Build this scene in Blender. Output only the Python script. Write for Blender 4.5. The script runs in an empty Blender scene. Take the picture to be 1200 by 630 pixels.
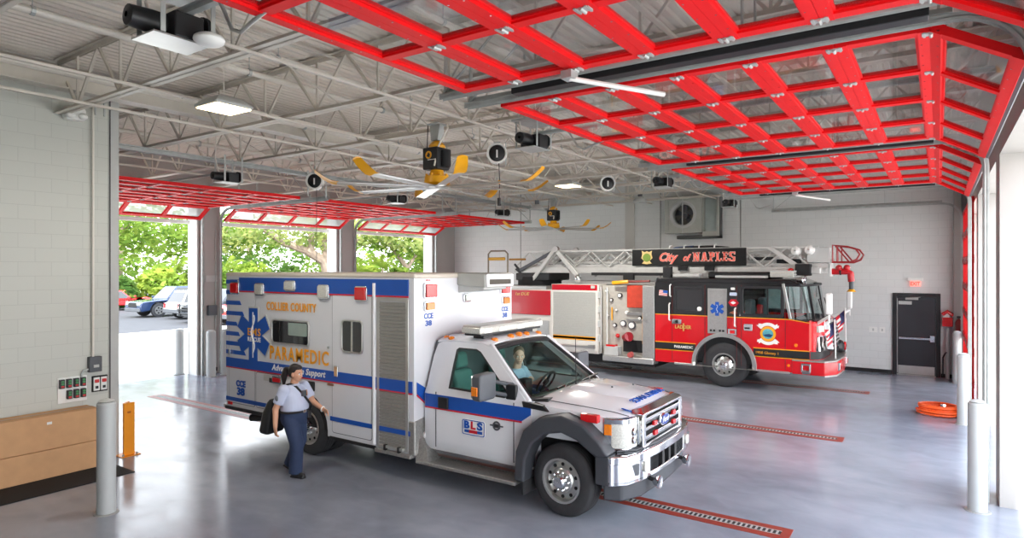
SKY, SKYF, SUN, EXPO, LAMPW = 2.1, 3.7, 4.5, 1.08, 110
import bpy, bmesh, math, random
from mathutils import Vector, Matrix, Euler
R = math.radians
PI = math.pi
rnd = random.Random(7)
SC = bpy.context.scene
COL = SC.collection
ORG = {}

def lin(c):
    c = c / 255.0
    return c / 12.92 if c <= 0.04045 else ((c + 0.055) / 1.055) ** 2.4

MATS = {}
def mat(name, rgb, rough=0.5, metal=0.0, noise=0.06, nscale=6.0, bump=0.0, bscale=40.0, coat=0.0, emit=None, estr=0.0, spec=0.5):
    """principled material with a faint procedural mottling of its colour"""
    if name in MATS: return MATS[name]
    m = bpy.data.materials.new(name); m.use_nodes = True
    nt = m.node_tree; b = nt.nodes['Principled BSDF']
    col = (lin(rgb[0]), lin(rgb[1]), lin(rgb[2]), 1)
    b.inputs['Roughness'].default_value = rough
    b.inputs['Metallic'].default_value = metal
    b.inputs['Specular IOR Level'].default_value = spec
    if coat: 
        b.inputs['Coat Weight'].default_value = coat; b.inputs['Coat Roughness'].default_value = 0.05
    tc = nt.nodes.new('ShaderNodeTexCoord')
    if noise > 0:
        n = nt.nodes.new('ShaderNodeTexNoise'); n.inputs['Scale'].default_value = nscale; n.inputs['Detail'].default_value = 4
        nt.links.new(tc.outputs['Object'], n.inputs['Vector'])
        r = nt.nodes.new('ShaderNodeValToRGB')
        r.color_ramp.elements[0].position = 0.3; r.color_ramp.elements[1].position = 0.7
        r.color_ramp.elements[0].color = tuple(c * (1 - noise) for c in col[:3]) + (1,)
        r.color_ramp.elements[1].color = tuple(min(1, c * (1 + noise)) for c in col[:3]) + (1,)
        nt.links.new(n.outputs['Fac'], r.inputs['Fac']); nt.links.new(r.outputs['Color'], b.inputs['Base Color'])
    else:
        b.inputs['Base Color'].default_value = col
    if bump > 0:
        n2 = nt.nodes.new('ShaderNodeTexNoise'); n2.inputs['Scale'].default_value = bscale
        nt.links.new(tc.outputs['Object'], n2.inputs['Vector'])
        bp = nt.nodes.new('ShaderNodeBump'); bp.inputs['Strength'].default_value = bump; bp.inputs['Distance'].default_value = 0.01
        nt.links.new(n2.outputs['Fac'], bp.inputs['Height']); nt.links.new(bp.outputs['Normal'], b.inputs['Normal'])
    if emit:
        b.inputs['Emission Color'].default_value = (lin(emit[0]), lin(emit[1]), lin(emit[2]), 1)
        b.inputs['Emission Strength'].default_value = estr
    MATS[name] = m
    return m

def glass(name, tint, refl=1.0, rough=0.02, haze=0.0):
    """thin pane: clear transmission tinted by `tint`, mirror reflection by fresnel, optional milky haze"""
    if name in MATS: return MATS[name]
    m = bpy.data.materials.new(name); m.use_nodes = True
    nt = m.node_tree; nt.nodes.remove(nt.nodes['Principled BSDF']); out = nt.nodes['Material Output']
    t = nt.nodes.new('ShaderNodeBsdfTransparent'); t.inputs['Color'].default_value = (*tint, 1)
    g = nt.nodes.new('ShaderNodeBsdfGlossy'); g.inputs['Roughness'].default_value = rough
    f = nt.nodes.new('ShaderNodeLayerWeight'); f.inputs['Blend'].default_value = .5
    pw = nt.nodes.new('ShaderNodeMath'); pw.operation = 'POWER'; pw.inputs[1].default_value = 4.5
    nt.links.new(f.outputs['Facing'], pw.inputs[0])
    mu = nt.nodes.new('ShaderNodeMath'); mu.operation = 'MULTIPLY_ADD'; mu.inputs[1].default_value = .9 * refl; mu.inputs[2].default_value = .025 * refl
    nt.links.new(pw.outputs[0], mu.inputs[0])
    last = t
    if haze > 0:
        d = nt.nodes.new('ShaderNodeBsdfTranslucent'); d.inputs['Color'].default_value = (.9, .92, .92, 1)
        mx0 = nt.nodes.new('ShaderNodeMixShader'); mx0.inputs[0].default_value = haze
        nt.links.new(t.outputs[0], mx0.inputs[1]); nt.links.new(d.outputs[0], mx0.inputs[2]); last = mx0
    mx = nt.nodes.new('ShaderNodeMixShader')
    nt.links.new(mu.outputs[0], mx.inputs[0]); nt.links.new(last.outputs[0], mx.inputs[1]); nt.links.new(g.outputs[0], mx.inputs[2])
    nt.links.new(mx.outputs[0], out.inputs['Surface'])
    MATS[name] = m
    return m

def org(o):
    return ORG.get(o.name, Vector((0, 0, 0))) if o else Vector((0, 0, 0))

def tag(o, label=None, cat=None, group=None, kind=None):
    if label: o['label'] = label
    if cat: o['category'] = cat
    if group: o['group'] = group
    if kind: o['kind'] = kind
    return o

def thing(name, loc, label, cat, group=None, rz=0.0):
    o = bpy.data.objects.new(name, None); COL.objects.link(o)
    o.empty_display_size = 0.2
    o.location = loc; o.rotation_euler = (0, 0, rz)
    ORG[o.name] = Vector(loc) if rz == 0 else Vector((0, 0, 0))
    return tag(o, label, cat, group)

class MB:
    """mesh collector; every method adds a closed shape; build() makes ONE mesh object"""
    def __init__(s): s.v = []; s.f = []; s.mi = []; s.c = 0; s.T = None
    def add(s, vs, fs):
        b = len(s.v)
        if s.T is not None: vs = [s.T @ Vector(p) for p in vs]
        s.v.extend([tuple(p) for p in vs])
        for f in fs: s.f.append(tuple(b + i for i in f)); s.mi.append(s.c)
        return s
    def m(s, i): s.c = i; return s
    def box(s, x0, x1, y0, y1, z0, z1):
        vs = [(x, y, z) for x in (x0, x1) for y in (y0, y1) for z in (z0, z1)]
        return s.add(vs, [(0, 1, 3, 2), (4, 6, 7, 5), (0, 4, 5, 1), (2, 3, 7, 6), (0, 2, 6, 4), (1, 5, 7, 3)])
    def hexa(s, b, t):
        """8-corner block: b = 4 bottom points in order, t = 4 top points"""
        return s.add(list(b) + list(t), [(3, 2, 1, 0), (4, 5, 6, 7), (0, 1, 5, 4), (1, 2, 6, 5), (2, 3, 7, 6), (3, 0, 4, 7)])
    def bar(s, p, q, w, h=None, up=(0, 0, 1)):
        h = h or w
        p = Vector(p); q = Vector(q); d = (q - p).normalized(); up = Vector(up)
        if abs(d.dot(up)) > 0.98: up = Vector((1, 0, 0)) if abs(d.x) < .9 else Vector((0, 1, 0))
        a = d.cross(up).normalized(); c = a.cross(d).normalized()
        o = [a * (i * w / 2) + c * (j * h / 2) for i, j in ((-1, -1), (1, -1), (1, 1), (-1, 1))]
        return s.hexa([p + k for k in o], [q + k for k in o])
    def tube(s, path, r, n=8, closed=False, caps=True):
        P = [Vector(p) for p in path]; N = len(P)
        rr = r if isinstance(r, (list, tuple)) else [r] * N
        rings = []; ref = None
        for i in range(N):
            if closed: d = P[(i + 1) % N] - P[i - 1]
            else: d = P[min(i + 1, N - 1)] - P[max(i - 1, 0)]
            d.normalize()
            if ref is None:
                ref = Vector((0, 0, 1)) if abs(d.z) < .9 else Vector((1, 0, 0))
            a = d.cross(ref)
            if a.length < 1e-4: a = d.orthogonal()
            a.normalize(); c = a.cross(d).normalized(); ref = c
            rings.append([P[i] + (a * math.cos(2 * PI * k / n) + c * math.sin(2 * PI * k / n)) * rr[i] for k in range(n)])
        return s.loft(rings, caps=caps and not closed, loop=closed)
    def loft(s, rings, caps=True, loop=False):
        n = len(rings[0]); N = len(rings)
        vs = [p for r in rings for p in r]; fs = []
        for i in range(N if loop else N - 1):
            j = (i + 1) % N
            for k in range(n):
                l = (k + 1) % n
                fs.append((i * n + k, i * n + l, j * n + l, j * n + k))
        if caps: fs.append(tuple(range(n - 1, -1, -1))); fs.append(tuple((N - 1) * n + k for k in range(n)))
        return s.add(vs, fs)
    def cyl(s, p, q, r, r2=None, n=16):
        return s.tube([p, q], [r, r if r2 is None else r2], n)
    def lathe(s, prof, o=(0, 0, 0), axis='z', n=24, caps=False):
        o = Vector(o); rings = []
        for r, h in prof:
            ring = []
            for k in range(n):
                a = 2 * PI * k / n; c, d = r * math.cos(a), r * math.sin(a)
                ring.append(o + Vector({'z': (c, d, h), 'y': (c, h, -d), 'x': (h, c, d)}[axis]))
            rings.append(ring)
        return s.loft(rings, caps=caps)
    def prism(s, poly, ax, a, b):
        """extrude a 2-D polygon along axis ax ('x': poly=(y,z), 'y': (x,z), 'z': (x,y)) from a to b"""
        f = {'x': lambda p, h: (h, p[0], p[1]), 'y': lambda p, h: (p[0], h, p[1]), 'z': lambda p, h: (p[0], p[1], h)}[ax]
        n = len(poly)
        vs = [f(p, a) for p in poly] + [f(p, b) for p in poly]
        fs = [tuple(range(n)), tuple(range(2 * n - 1, n - 1, -1))] + [(k, k + n, (k + 1) % n + n, (k + 1) % n) for k in range(n)]
        return s.add(vs, fs)
    def ring(s, outer, inner, ax, a, b):
        """frame: outer and inner outlines with the same number of points, extruded"""
        f = {'x': lambda p, h: (h, p[0], p[1]), 'y': lambda p, h: (p[0], h, p[1]), 'z': lambda p, h: (p[0], p[1], h)}[ax]
        return s.loft([[f(p, a) for p in outer], [f(p, b) for p in outer], [f(p, b) for p in inner], [f(p, a) for p in inner]], caps=False, loop=True)
    def strip(s, path, t, ax, a, b):
        """ribbon of thickness t along a 2-D polyline, extruded along ax from a to b"""
        P = [Vector(p) for p in path]; L = []; Rr = []
        for i, p in enumerate(P):
            d = (P[min(i + 1, len(P) - 1)] - P[max(i - 1, 0)]).normalized(); nrm = Vector((-d.y, d.x)) * t / 2
            L.append(p + nrm); Rr.append(p - nrm)
        f = {'x': lambda p, h: (h, p[0], p[1]), 'y': lambda p, h: (p[0], h, p[1]), 'z': lambda p, h: (p[0], p[1], h)}[ax]
        return s.loft([[f(L[i], a), f(L[i], b), f(Rr[i], b), f(Rr[i], a)] for i in range(len(P))])
    def holed(s, u0, u1, w0, w1, holes, ax, a, b):
        """flat panel with rectangular openings (u0,u1,w0,w1 each)"""
        us = sorted({u0, u1, *[h[0] for h in holes], *[h[1] for h in holes]}); ws = sorted({w0, w1, *[h[2] for h in holes], *[h[3] for h in holes]})
        us = [u for u in us if u0 <= u <= u1]; ws = [w for w in ws if w0 <= w <= w1]
        for i in range(len(us) - 1):
            run = None
            for j in range(len(ws)):
                solid = j < len(ws) - 1 and not any(h[0] - 1e-6 <= us[i] and us[i + 1] <= h[1] + 1e-6 and h[2] - 1e-6 <= ws[j] and ws[j + 1] <= h[3] + 1e-6 for h in holes)
                if solid and run is None: run = ws[j]
                if not solid and run is not None:
                    U0, U1, W0, W1 = us[i], us[i + 1], run, ws[j]; run = None
                    if ax == 'x': s.box(a, b, U0, U1, W0, W1)
                    elif ax == 'y': s.box(U0, U1, a, b, W0, W1)
                    else: s.box(U0, U1, W0, W1, a, b)
        return s
    def ell(s, c, r, nu=14, nv=10):
        c = Vector(c)
        if not isinstance(r, (list, tuple)): r = (r, r, r)
        rings = []
        for j in range(nv + 1):
            t = -PI / 2 + PI * (0.02 + 0.96 * j / nv)
            rings.append([c + Vector((r[0] * math.cos(t) * math.cos(2 * PI * k / nu), r[1] * math.cos(t) * math.sin(2 * PI * k / nu), r[2] * math.sin(t))) for k in range(nu)])
        return s.loft(rings)
    def caps_chain(s, pts, radii, n=12):
        """string of tapered round-ended limbs"""
        for i in range(len(pts)): s.ell(pts[i], radii[i], n, 8)
        for i in range(len(pts) - 1): s.cyl(pts[i], pts[i + 1], radii[i], radii[i + 1], n)
        return s
    def text(s, txt, M, size, depth=0.004, bold=0.0, shear=0.0, width=None, align='CENTER', space=1.0):
        """raised lettering; text plane local x right, y up, z out; M places it; width squeezes to a given width"""
        cu = bpy.data.curves.new('lettering', 'FONT'); cu.body = txt; cu.size = size; cu.extrude = depth / 2
        cu.offset = bold; cu.shear = shear; cu.align_x = 'LEFT'; cu.space_character = space; cu.resolution_u = 3
        o = bpy.data.objects.new('lettering', cu); COL.objects.link(o)
        dg = bpy.context.evaluated_depsgraph_get(); ev = o.evaluated_get(dg); me = ev.to_mesh()
        vs = [v.co.copy() for v in me.vertices]; fs = [tuple(p.vertices) for p in me.polygons]
        ev.to_mesh_clear(); bpy.data.objects.remove(o); bpy.data.curves.remove(cu)
        if not vs: return s
        x0 = min(v.x for v in vs); x1 = max(v.x for v in vs)
        k = (width / (x1 - x0)) if width else 1.0
        sh = {'CENTER': -(x0 + x1) / 2, 'LEFT': -x0, 'RIGHT': -x1}[align]
        return s.add([M @ Vector(((v.x + sh) * k, v.y, v.z)) for v in vs], fs)
    def build(s, name, mats, parent=None, bevel=0.0, smooth=35, seg=2, **tags):
        o_ = org(parent)
        me = bpy.data.meshes.new(name)
        me.from_pydata([(p[0] - o_.x, p[1] - o_.y, p[2] - o_.z) for p in s.v], [], s.f)
        if not isinstance(mats, (list, tuple)): mats = [mats]
        for m in mats: me.materials.append(m)
        if len(mats) > 1: me.polygons.foreach_set('material_index', s.mi)
        bm = bmesh.new(); bm.from_mesh(me); bmesh.ops.recalc_face_normals(bm, faces=bm.faces); bm.to_mesh(me); bm.free()
        if smooth:
            me.polygons.foreach_set('use_smooth', [True] * len(me.polygons)); me.set_sharp_from_angle(angle=R(smooth))
        me.update()
        o = bpy.data.objects.new(name, me); COL.objects.link(o)
        if parent: o.parent = parent; ORG[o.name] = o_
        if bevel:
            b = o.modifiers.new('bevel', 'BEVEL'); b.width = bevel; b.segments = seg; b.limit_method = 'ANGLE'; b.angle_limit = R(40); b.harden_normals = bool(smooth)
        if tags: tag(o, **tags)
        return o

def rrect(u0, u1, w0, w1, r, n=4):
    """rounded rectangle outline, counter-clockwise"""
    out = []
    for cu, cw, a0 in ((u1 - r, w0 + r, -90), (u1 - r, w1 - r, 0), (u0 + r, w1 - r, 90), (u0 + r, w0 + r, 180)):
        for k in range(n + 1):
            a = R(a0 + 90 * k / n); out.append((cu + r * math.cos(a), cw + r * math.sin(a)))
    return out

def arc(cx, cy, r, a0, a1, n=10):
    return [(cx + r * math.cos(R(a0 + (a1 - a0) * i / n)), cy + r * math.sin(R(a0 + (a1 - a0) * i / n))) for i in range(n + 1)]

def face_y(x, y, z):
    """text placed on a wall whose outside looks towards -Y (reads left to right along +X)"""
    return Matrix(((1, 0, 0, x), (0, 0, -1, y), (0, 1, 0, z), (0, 0, 0, 1)))
def face_x(x, y, z):
    """text on a face that looks towards +X (reads left to right along +Y)"""
    return Matrix(((0, 0, 1, x), (1, 0, 0, y), (0, 1, 0, z), (0, 0, 0, 1)))

def star_of_life(cx, cz, h, w):
    """six-armed star outline in 2-D; h half length of an arm, w half width"""
    pts = []
    for k in range(6):
        a = R(90 - 60 * k); d = (math.cos(a), math.sin(a)); n_ = (math.sin(a), -math.cos(a))
        ai = R(90 - 60 * k + 30); ri = w / math.sin(R(30))
        pts += [(cx + d[0] * h - n_[0] * w, cz + d[1] * h - n_[1] * w), (cx + d[0] * h + n_[0] * w, cz + d[1] * h + n_[1] * w)]
        am = R(90 - 60 * k - 30); pts.append((cx + math.cos(am) * ri, cz + math.sin(am) * ri))
    return pts

# shared materials
M = dict(
    galv=mat('galvanized', (186, 190, 188), .45, .45, .10, 9),
    alum=mat('aluminium', (205, 205, 202), .3, .9, .05),
    chrome=mat('chrome', (225, 227, 230), .08, 1.0, 0),
    tread=mat('treadplate', (168, 166, 162), .35, .7, .18, 40, .4, 90),
    black=mat('black_plastic', (28, 28, 30), .45, 0, .1),
    rubber=mat('rubber', (44, 44, 46), .75, 0, .12, 12, .2, 60),
    dark=mat('dark_underside', (22, 22, 24), .8, 0, .1),
    grey=mat('grey_plastic', (82, 85, 90), .5, 0, .08),
    lgrey=mat('light_grey_paint', (188, 189, 186), .5, 0, .04),
    white=mat('white_paint', (232, 233, 234), .3, 0, .02, 4, coat=.4),
    wplas=mat('white_plastic', (236, 236, 232), .4, 0, .02),
    blue=mat('blue_vinyl', (22, 84, 176), .35, 0, .03),
    red=mat('red_vinyl', (205, 24, 44), .35, 0, .03),
    gold=mat('gold_vinyl', (244, 166, 30), .4, 0, .03),
    redlens=mat('red_lens', (208, 20, 26), .15, 0, .1, 60, coat=.6),
    amber=mat('amber_lens', (236, 130, 24), .15, 0, .1, 60, coat=.6),
    clear=mat('clear_lens', (206, 206, 198), .12, 0.1, .18, 60, coat=.6),
    yellow=mat('yellow_paint', (242, 172, 20), .4, 0, .05),
    joist=mat('joist_paint', (218, 211, 200), .5, .0, .06),
    pipe=mat('pipe_paint', (226, 220, 210), .45, 0, .04),
    firered=mat('fire_engine_red', (206, 8, 24), .25, 0, .03, coat=.5),
    engblack=mat('engine_black', (20, 20, 22), .2, 0, .05, coat=.6),
    orange=mat('orange_hose', (240, 92, 30), .5, 0, .1, 30),
    card=mat('cardboard', (206, 160, 116), .8, 0, .06, 5),
    tyre=mat('tyre', (50, 50, 52), .8, 0, .12, 14, .25, 70),
)
# ---------------------------------------------------------------- setting
def floor_mat():
    m = bpy.data.materials.new('polished_concrete'); m.use_nodes = True
    nt = m.node_tree; b = nt.nodes['Principled BSDF']; L = nt.links.new
    tc = nt.nodes.new('ShaderNodeTexCoord')
    def ns(scale, det, dist=0.0, sx=1.0):
        mp = nt.nodes.new('ShaderNodeMapping'); mp.inputs['Scale'].default_value = (sx, 1, 1)
        L(tc.outputs['Object'], mp.inputs['Vector'])
        n = nt.nodes.new('ShaderNodeTexNoise'); n.inputs['Scale'].default_value = scale; n.inputs['Detail'].default_value = det; n.inputs['Distortion'].default_value = dist
        L(mp.outputs[0], n.inputs['Vector']); return n
    n1 = ns(.4, 6, .8, .5); n2 = ns(3.0, 5, .6, .7)
    mx = nt.nodes.new('ShaderNodeMix'); mx.data_type = 'FLOAT'; mx.inputs[0].default_value = .22
    L(n1.outputs['Fac'], mx.inputs[2]); L(n2.outputs['Fac'], mx.inputs[3])
    r = nt.nodes.new('ShaderNodeValToRGB'); e = r.color_ramp.elements
    e[0].position = .32; e[0].color = (lin(118), lin(122), lin(134), 1)
    e[1].position = .66; e[1].color = (lin(160), lin(165), lin(176), 1)
    L(mx.outputs[0], r.inputs['Fac']); L(r.outputs['Color'], b.inputs['Base Color'])
    r2 = nt.nodes.new('ShaderNodeMapRange'); r2.inputs['From Min'].default_value = .3; r2.inputs['From Max'].default_value = .7
    r2.inputs['To Min'].default_value = .13; r2.inputs['To Max'].default_value = .24
    L(n2.outputs['Fac'], r2.inputs['Value']); L(r2.outputs[0], b.inputs['Roughness'])
    b.inputs['Specular IOR Level'].default_value = .5
    bp = nt.nodes.new('ShaderNodeBump'); bp.inputs['Strength'].default_value = .03; bp.inputs['Distance'].default_value = .01
    n3 = ns(1.6, 3); L(n3.outputs['Fac'], bp.inputs['Height']); L(bp.outputs['Normal'], b.inputs['Normal'])
    return m

def block_mat(name, rgb, axis):
    """painted concrete block: faint mortar grooves, coursing 0.2 x 0.4 m"""
    m = bpy.data.materials.new(name); m.use_nodes = True
    nt = m.node_tree; b = nt.nodes['Principled BSDF']; L = nt.links.new
    tc = nt.nodes.new('ShaderNodeTexCoord'); sp = nt.nodes.new('ShaderNodeSeparateXYZ'); cb = nt.nodes.new('ShaderNodeCombineXYZ')
    L(tc.outputs['Object'], sp.inputs[0]); L(sp.outputs[axis], cb.inputs[0]); L(sp.outputs[2], cb.inputs[1])
    br = nt.nodes.new('ShaderNodeTexBrick'); br.inputs['Scale'].default_value = 1.0
    br.inputs['Brick Width'].default_value = .4; br.inputs['Row Height'].default_value = .2
    br.inputs['Mortar Size'].default_value = .004; br.inputs['Mortar Smooth'].default_value = .3
    c = (lin(rgb[0]), lin(rgb[1]), lin(rgb[2]))
    br.inputs['Color1'].default_value = (*c, 1); br.inputs['Color2'].default_value = (c[0] * .97, c[1] * .97, c[2] * .97, 1)
    br.inputs['Mortar'].default_value = (c[0] * .84, c[1] * .84, c[2] * .84, 1)
    L(cb.outputs[0], br.inputs['Vector']); L(br.outputs['Color'], b.inputs['Base Color'])
    bp = nt.nodes.new('ShaderNodeBump'); bp.inputs['Strength'].default_value = .18; bp.inputs['Distance'].default_value = .004; bp.invert = True
    L(br.outputs['Fac'], bp.inputs['Height']); L(bp.outputs['Normal'], b.inputs['Normal'])
    b.inputs['Roughness'].default_value = .55
    return m

FLOOR = floor_mat()
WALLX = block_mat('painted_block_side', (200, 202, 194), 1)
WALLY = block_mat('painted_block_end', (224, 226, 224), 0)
PLAIN = mat('wall_paint', (200, 198, 192), .6, 0, .03, 2)
PIER = mat('pier_paint', (172, 168, 164), .6, 0, .03, 2)
DECK = mat('deck_paint', (226, 218, 207), .55, 0, .04, 3)
BASE = mat('black_base', (24, 24, 25), .5, 0, .1)
S = lambda o: tag(o, kind='structure')

XW, XF, YF = -16.7, 0.62, 20.4          # rear wall inside, front wall inside, far end wall inside
ROPEN = [(5.25, 9.41), (10.05, 14.2), (14.95, 19.02)]
FOPEN = [(0.3, 4.7), (5.3, 9.7), (10.3, 14.7), (15.3, 19.7)]

m_ = MB().box(XW - .45, XF + .5, -5, YF + .3, -.2, 0); S(m_.build('floor', FLOOR))
m_ = MB().holed(-5, YF + .3, 0, 6.3, [(a, b, 0, 4.75) for a, b in ROPEN], 'x', XW - .42, XW); S(m_.build('wall_rear', PIER))
m_ = MB().holed(-5, YF + .3, 0, 6.3, [(a, b, 0, 4.3) for a, b in FOPEN], 'x', XF, XF + .48); S(m_.build('wall_front', PIER))
m_ = MB().box(XW, XF, YF, YF + .3, 0, 6.3); S(m_.build('wall_far', WALLY))
m_ = MB().box(XW, XF, -5.3, -5, 0, 6.3); S(m_.build('wall_near', PLAIN))
m_ = MB().box(-10.85, -10.6, -5, 4.55, 0, 5.5); S(m_.build('wall_left', WALLX))
m_ = MB().box(-10.9, -10.58, 4.55, 4.7, 0, 5.5); S(m_.build('trim_1', M['lgrey'], bevel=.012))
# black rubber base along the far wall, either side of the door
m_ = MB().box(-9, -1.06, YF - .012, YF, 0, .1).box(.06, XF, YF - .012, YF, 0, .1); S(m_.build('baseboard_far', BASE, bevel=.004))
# control joints and a shallow pilaster on the far wall
k = 80
for a, b in ROPEN:      # white facings on the rear jambs, their daylight brightness put into the colour
    for q, w_ in ((a, -1), (b, 1)):
        S(MB().box(XW - .44, XW - .03, min(q, q - w_ * .02), max(q, q - w_ * .02), 0, 4.75).box(XW - .47, XW - .42, min(q - w_ * .02, q + w_ * .12), max(q - w_ * .02, q + w_ * .12), 0, 4.75).build('trim_%d' % k, M['wplas'])); k += 1
for a, b in ROPEN: S(MB().box(XW - .47, XW - .40, a, b, 4.14, 4.24).build('trim_%d' % k, M['wplas'])); k += 1  # white lintel strip, the daylit soffit's brightness put into its colour
k = 2
for x in (-13.4, -9.03, -7.76, -5.14):
    S(MB().box(x - .012, x + .012, YF - .006, YF, 0, 5.9).build('trim_%d' % k, mat('joint_sealant', (120, 119, 116), .7))); k += 1
S(MB().box(-10.601, -10.596, 3.12, 3.13, 3.6, 5.45).build('trim_%d' % k, MATS['joint_sealant'])); k += 1
S(MB().box(-10.583, -10.577, 4.56, 4.575, 0, 5.5).build('trim_%d' % k, M['dark'])); k += 1
S(MB().box(-9.03, -8.68, YF - .05, YF, 0, 5.9).build('trim_%d' % k, PLAIN, bevel=.01)); k += 1
S(MB().box(.33, .5, YF - .3, YF, 0, 5.9).build('trim_%d' % k, PIER, bevel=.01)); k += 1
# roof deck: trapezoid ribs running along Y
prof = []; x = XW - .4; zt = 5.94
while x < XF + .45:
    prof += [(x, zt), (x + .05, zt), (x + .07, zt + .038), (x + .13, zt + .038)]; x += .15
prof.append((x, zt))
d = MB(); n_ = len(prof)
d.add([(p[0], -5.2, p[1]) for p in prof] + [(p[0], YF + .3, p[1]) for p in prof] , [(i, i + 1, n_ + i + 1, n_ + i) for i in range(n_ - 1)])
d.box(XW - .4, XF + .45, -5.2, YF + .3, 6.02, 6.2)
S(d.build('ceiling', DECK, smooth=0))

# steel joists along X (structure of the roof)
def joist(y, x0, x1, zb=5.15, ztop=5.93):
    j = MB()
    for s in (-1, 1):
        j.box(x0, x1, y + s * .005, y + s * .075, zb, zb + .012).box(x0, x1, y + s * .012, y + s * .02, zb, zb + .065)
        j.box(x0, x1, y + s * .012, y + s * .072, ztop - .01, ztop).box(x0, x1, y + s * .012, y + s * .02, ztop - .06, ztop)
    n = round((x1 - x0) / 1.22); p = (x1 - x0) / n
    for i in range(n):
        a = x0 + p * i; mid = a + p / 2
        j.bar((a, y, ztop - .03), (mid, y, zb + .03), .035, .03); j.bar((mid, y, zb + .03), (a + p, y, ztop - .03), .035, .03)
        j.bar((mid, y, zb), (mid, y, ztop), .028, .028)
    return j
k = 20
for y in (-2.0, 0.0, 2.0, 3.9, 5.95, 7.9, 9.85, 11.8, 13.8, 15.8, 17.8, 19.75):
    S(joist(y, (-10.62 if y < 4.6 else XW), XF).build('trim_%d' % k, M['joist'], smooth=0)); k += 1
# girders and bridging along Y
for x, w, z0, z1, y0, mm in ((-10.35, .24, 5.46, 5.74, -5, 'pipe'), (-12.2, .16, 5.06, 5.15, 4.9, 'galv')):
    g = MB().box(x - w / 2, x + w / 2, y0, YF, z0, z0 + .02).box(x - w / 2, x + w / 2, y0, YF, z1 - .02, z1).box(x - .012, x + .012, y0, YF, z0, z1)
    S(g.build('trim_%d' % k, M[mm])); k += 1
for x, z in ((-2.1, 5.13), (-5.84, 5.13), (-8.07, 5.13), (-14.4, 5.13), (-3.9, 5.86), (-7.0, 5.86), (-9.5, 5.13), (-11.1, 5.86), (-5.0, 5.86), (-13.2, 5.13)):
    S(MB().box(x - .022, x + .022, -5, YF, z - .022, z + .004).box(x - .022, x - .016, -5, YF, z - .022, z + .022).build('trim_%d' % k, M['joist'])); k += 1
# cross bracing between joists at the bridging lines
ys = (3.9, 5.95, 7.9, 9.85, 11.8, 13.8, 15.8, 17.8, 19.75)
for x in (-6.9, -12.9):
    b_ = MB()
    for a, c in zip(ys[:-1], ys[1:]):
        b_.bar((x, a + .03, 5.17), (x, c - .03, 5.9), .03, .006).bar((x + .04, a + .03, 5.9), (x + .04, c - .03, 5.17), .03, .006)
    S(b_.build('trim_%d' % k, M['joist'])); k += 1

# sprinkler pipes and conduits: things hung under the deck
def pipe(name, pts, r, mm, label, cat, fit=0):
    t = thing(name, pts[0], label, cat)
    MB().tube(pts, r, 10).build('pipe_run', M[mm], t)
    if fit:
        L_ = (Vector(pts[-1]) - Vector(pts[0])); n = int(L_.length / fit)
        for i in range(1, n + 1):
            p = Vector(pts[0]) + L_ * (i / (n + 1))
            MB().cyl(p, p + Vector((0, 0, 5.94 - p.z)), .006, n=6).lathe([(r + .012, -.02), (r + .012, .02)], p, 'y' if abs(L_.y) > abs(L_.x) else 'x', 10, caps=True).build('hanger', M['galv'], t)
    return t
pipe('sprinkler_pipe', [(-7.9, -4.9, 5.62), (-7.9, 20.3, 5.62)], .04, 'pipe', 'thicker pale sprinkler pipe under the roof deck, running across the joists', 'pipe', 2.6)
pipe('sprinkler_pipe', [(-7.25, -4.9, 5.7), (-7.25, 20.3, 5.7)], .022, 'pipe', 'thin pale pipe beside the thicker sprinkler pipe under the roof deck', 'pipe', 2.6)
pipe('sprinkler_pipe', [(-4.4, -4.9, 5.55), (-4.4, 20.3, 5.55)], .032, 'pipe', 'pale sprinkler pipe above the black door motors near the front doors', 'pipe', 2.6)
pipe('sprinkler_pipe', [(-13.2, 4.9, 5.6), (-13.2, 20.3, 5.6)], .05, 'pipe', 'pale main pipe in the joists above the rear red doors', 'pipe', 2.6)
pipe('sprinkler_pipe', [(-9.98, -4.9, 5.62), (-9.98, 20.3, 5.62)], .06, 'pipe', 'thickest pale pipe under the roof, passing over the top of the block wall', 'pipe', 3.2)
pipe('conduit', [(-8.6, 5.0, 5.3), (-8.6, 20.2, 5.3)], .02, 'pipe', 'straight thin conduit crossing the joists above the farther lit lamp', 'conduit', 4)
pipe('conduit', [(-9.3, 5.0, 5.45), (-9.3, 8.0, 5.45), (-9.0, 8.6, 5.45), (-6.2, 8.8, 5.45), (-5.8, 9.2, 5.45), (-5.8, 13.5, 5.45)], .03, 'pipe', 'bent pale conduit winding between the joists above the nearer ceiling fan', 'conduit')
pipe('conduit', [(-10.55, 4.32, 1.58), (-10.55, 4.32, 5.4)], .016, 'pipe', 'thin vertical conduit on the block wall above the grey junction box', 'conduit')

# ---------------------------------------------------------------- outside ground
CONC = mat('apron_concrete', (214, 210, 202), .8, 0, .05, 1.2)
ASPH = mat('asphalt', (66, 66, 69), .85, 0, .1, 1.5, .2, 60)
S(MB().box(-30.5, XW - .45, -40, 90, -.25, -.02).build('ground_apron', CONC))
S(MB().box(-80, -30.5, -60, 110, -.25, -.03).build('ground_parking', ASPH))
S(MB().box(XF + .5, 60, -60, 110, -.25, -.02).build('ground_front', CONC))
S(MB().box(-160, -80, -60, 160, -.25, .0).build('ground_verge', mat('verge_soil', (104, 112, 70), .9, 0, .3, 1)))
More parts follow.
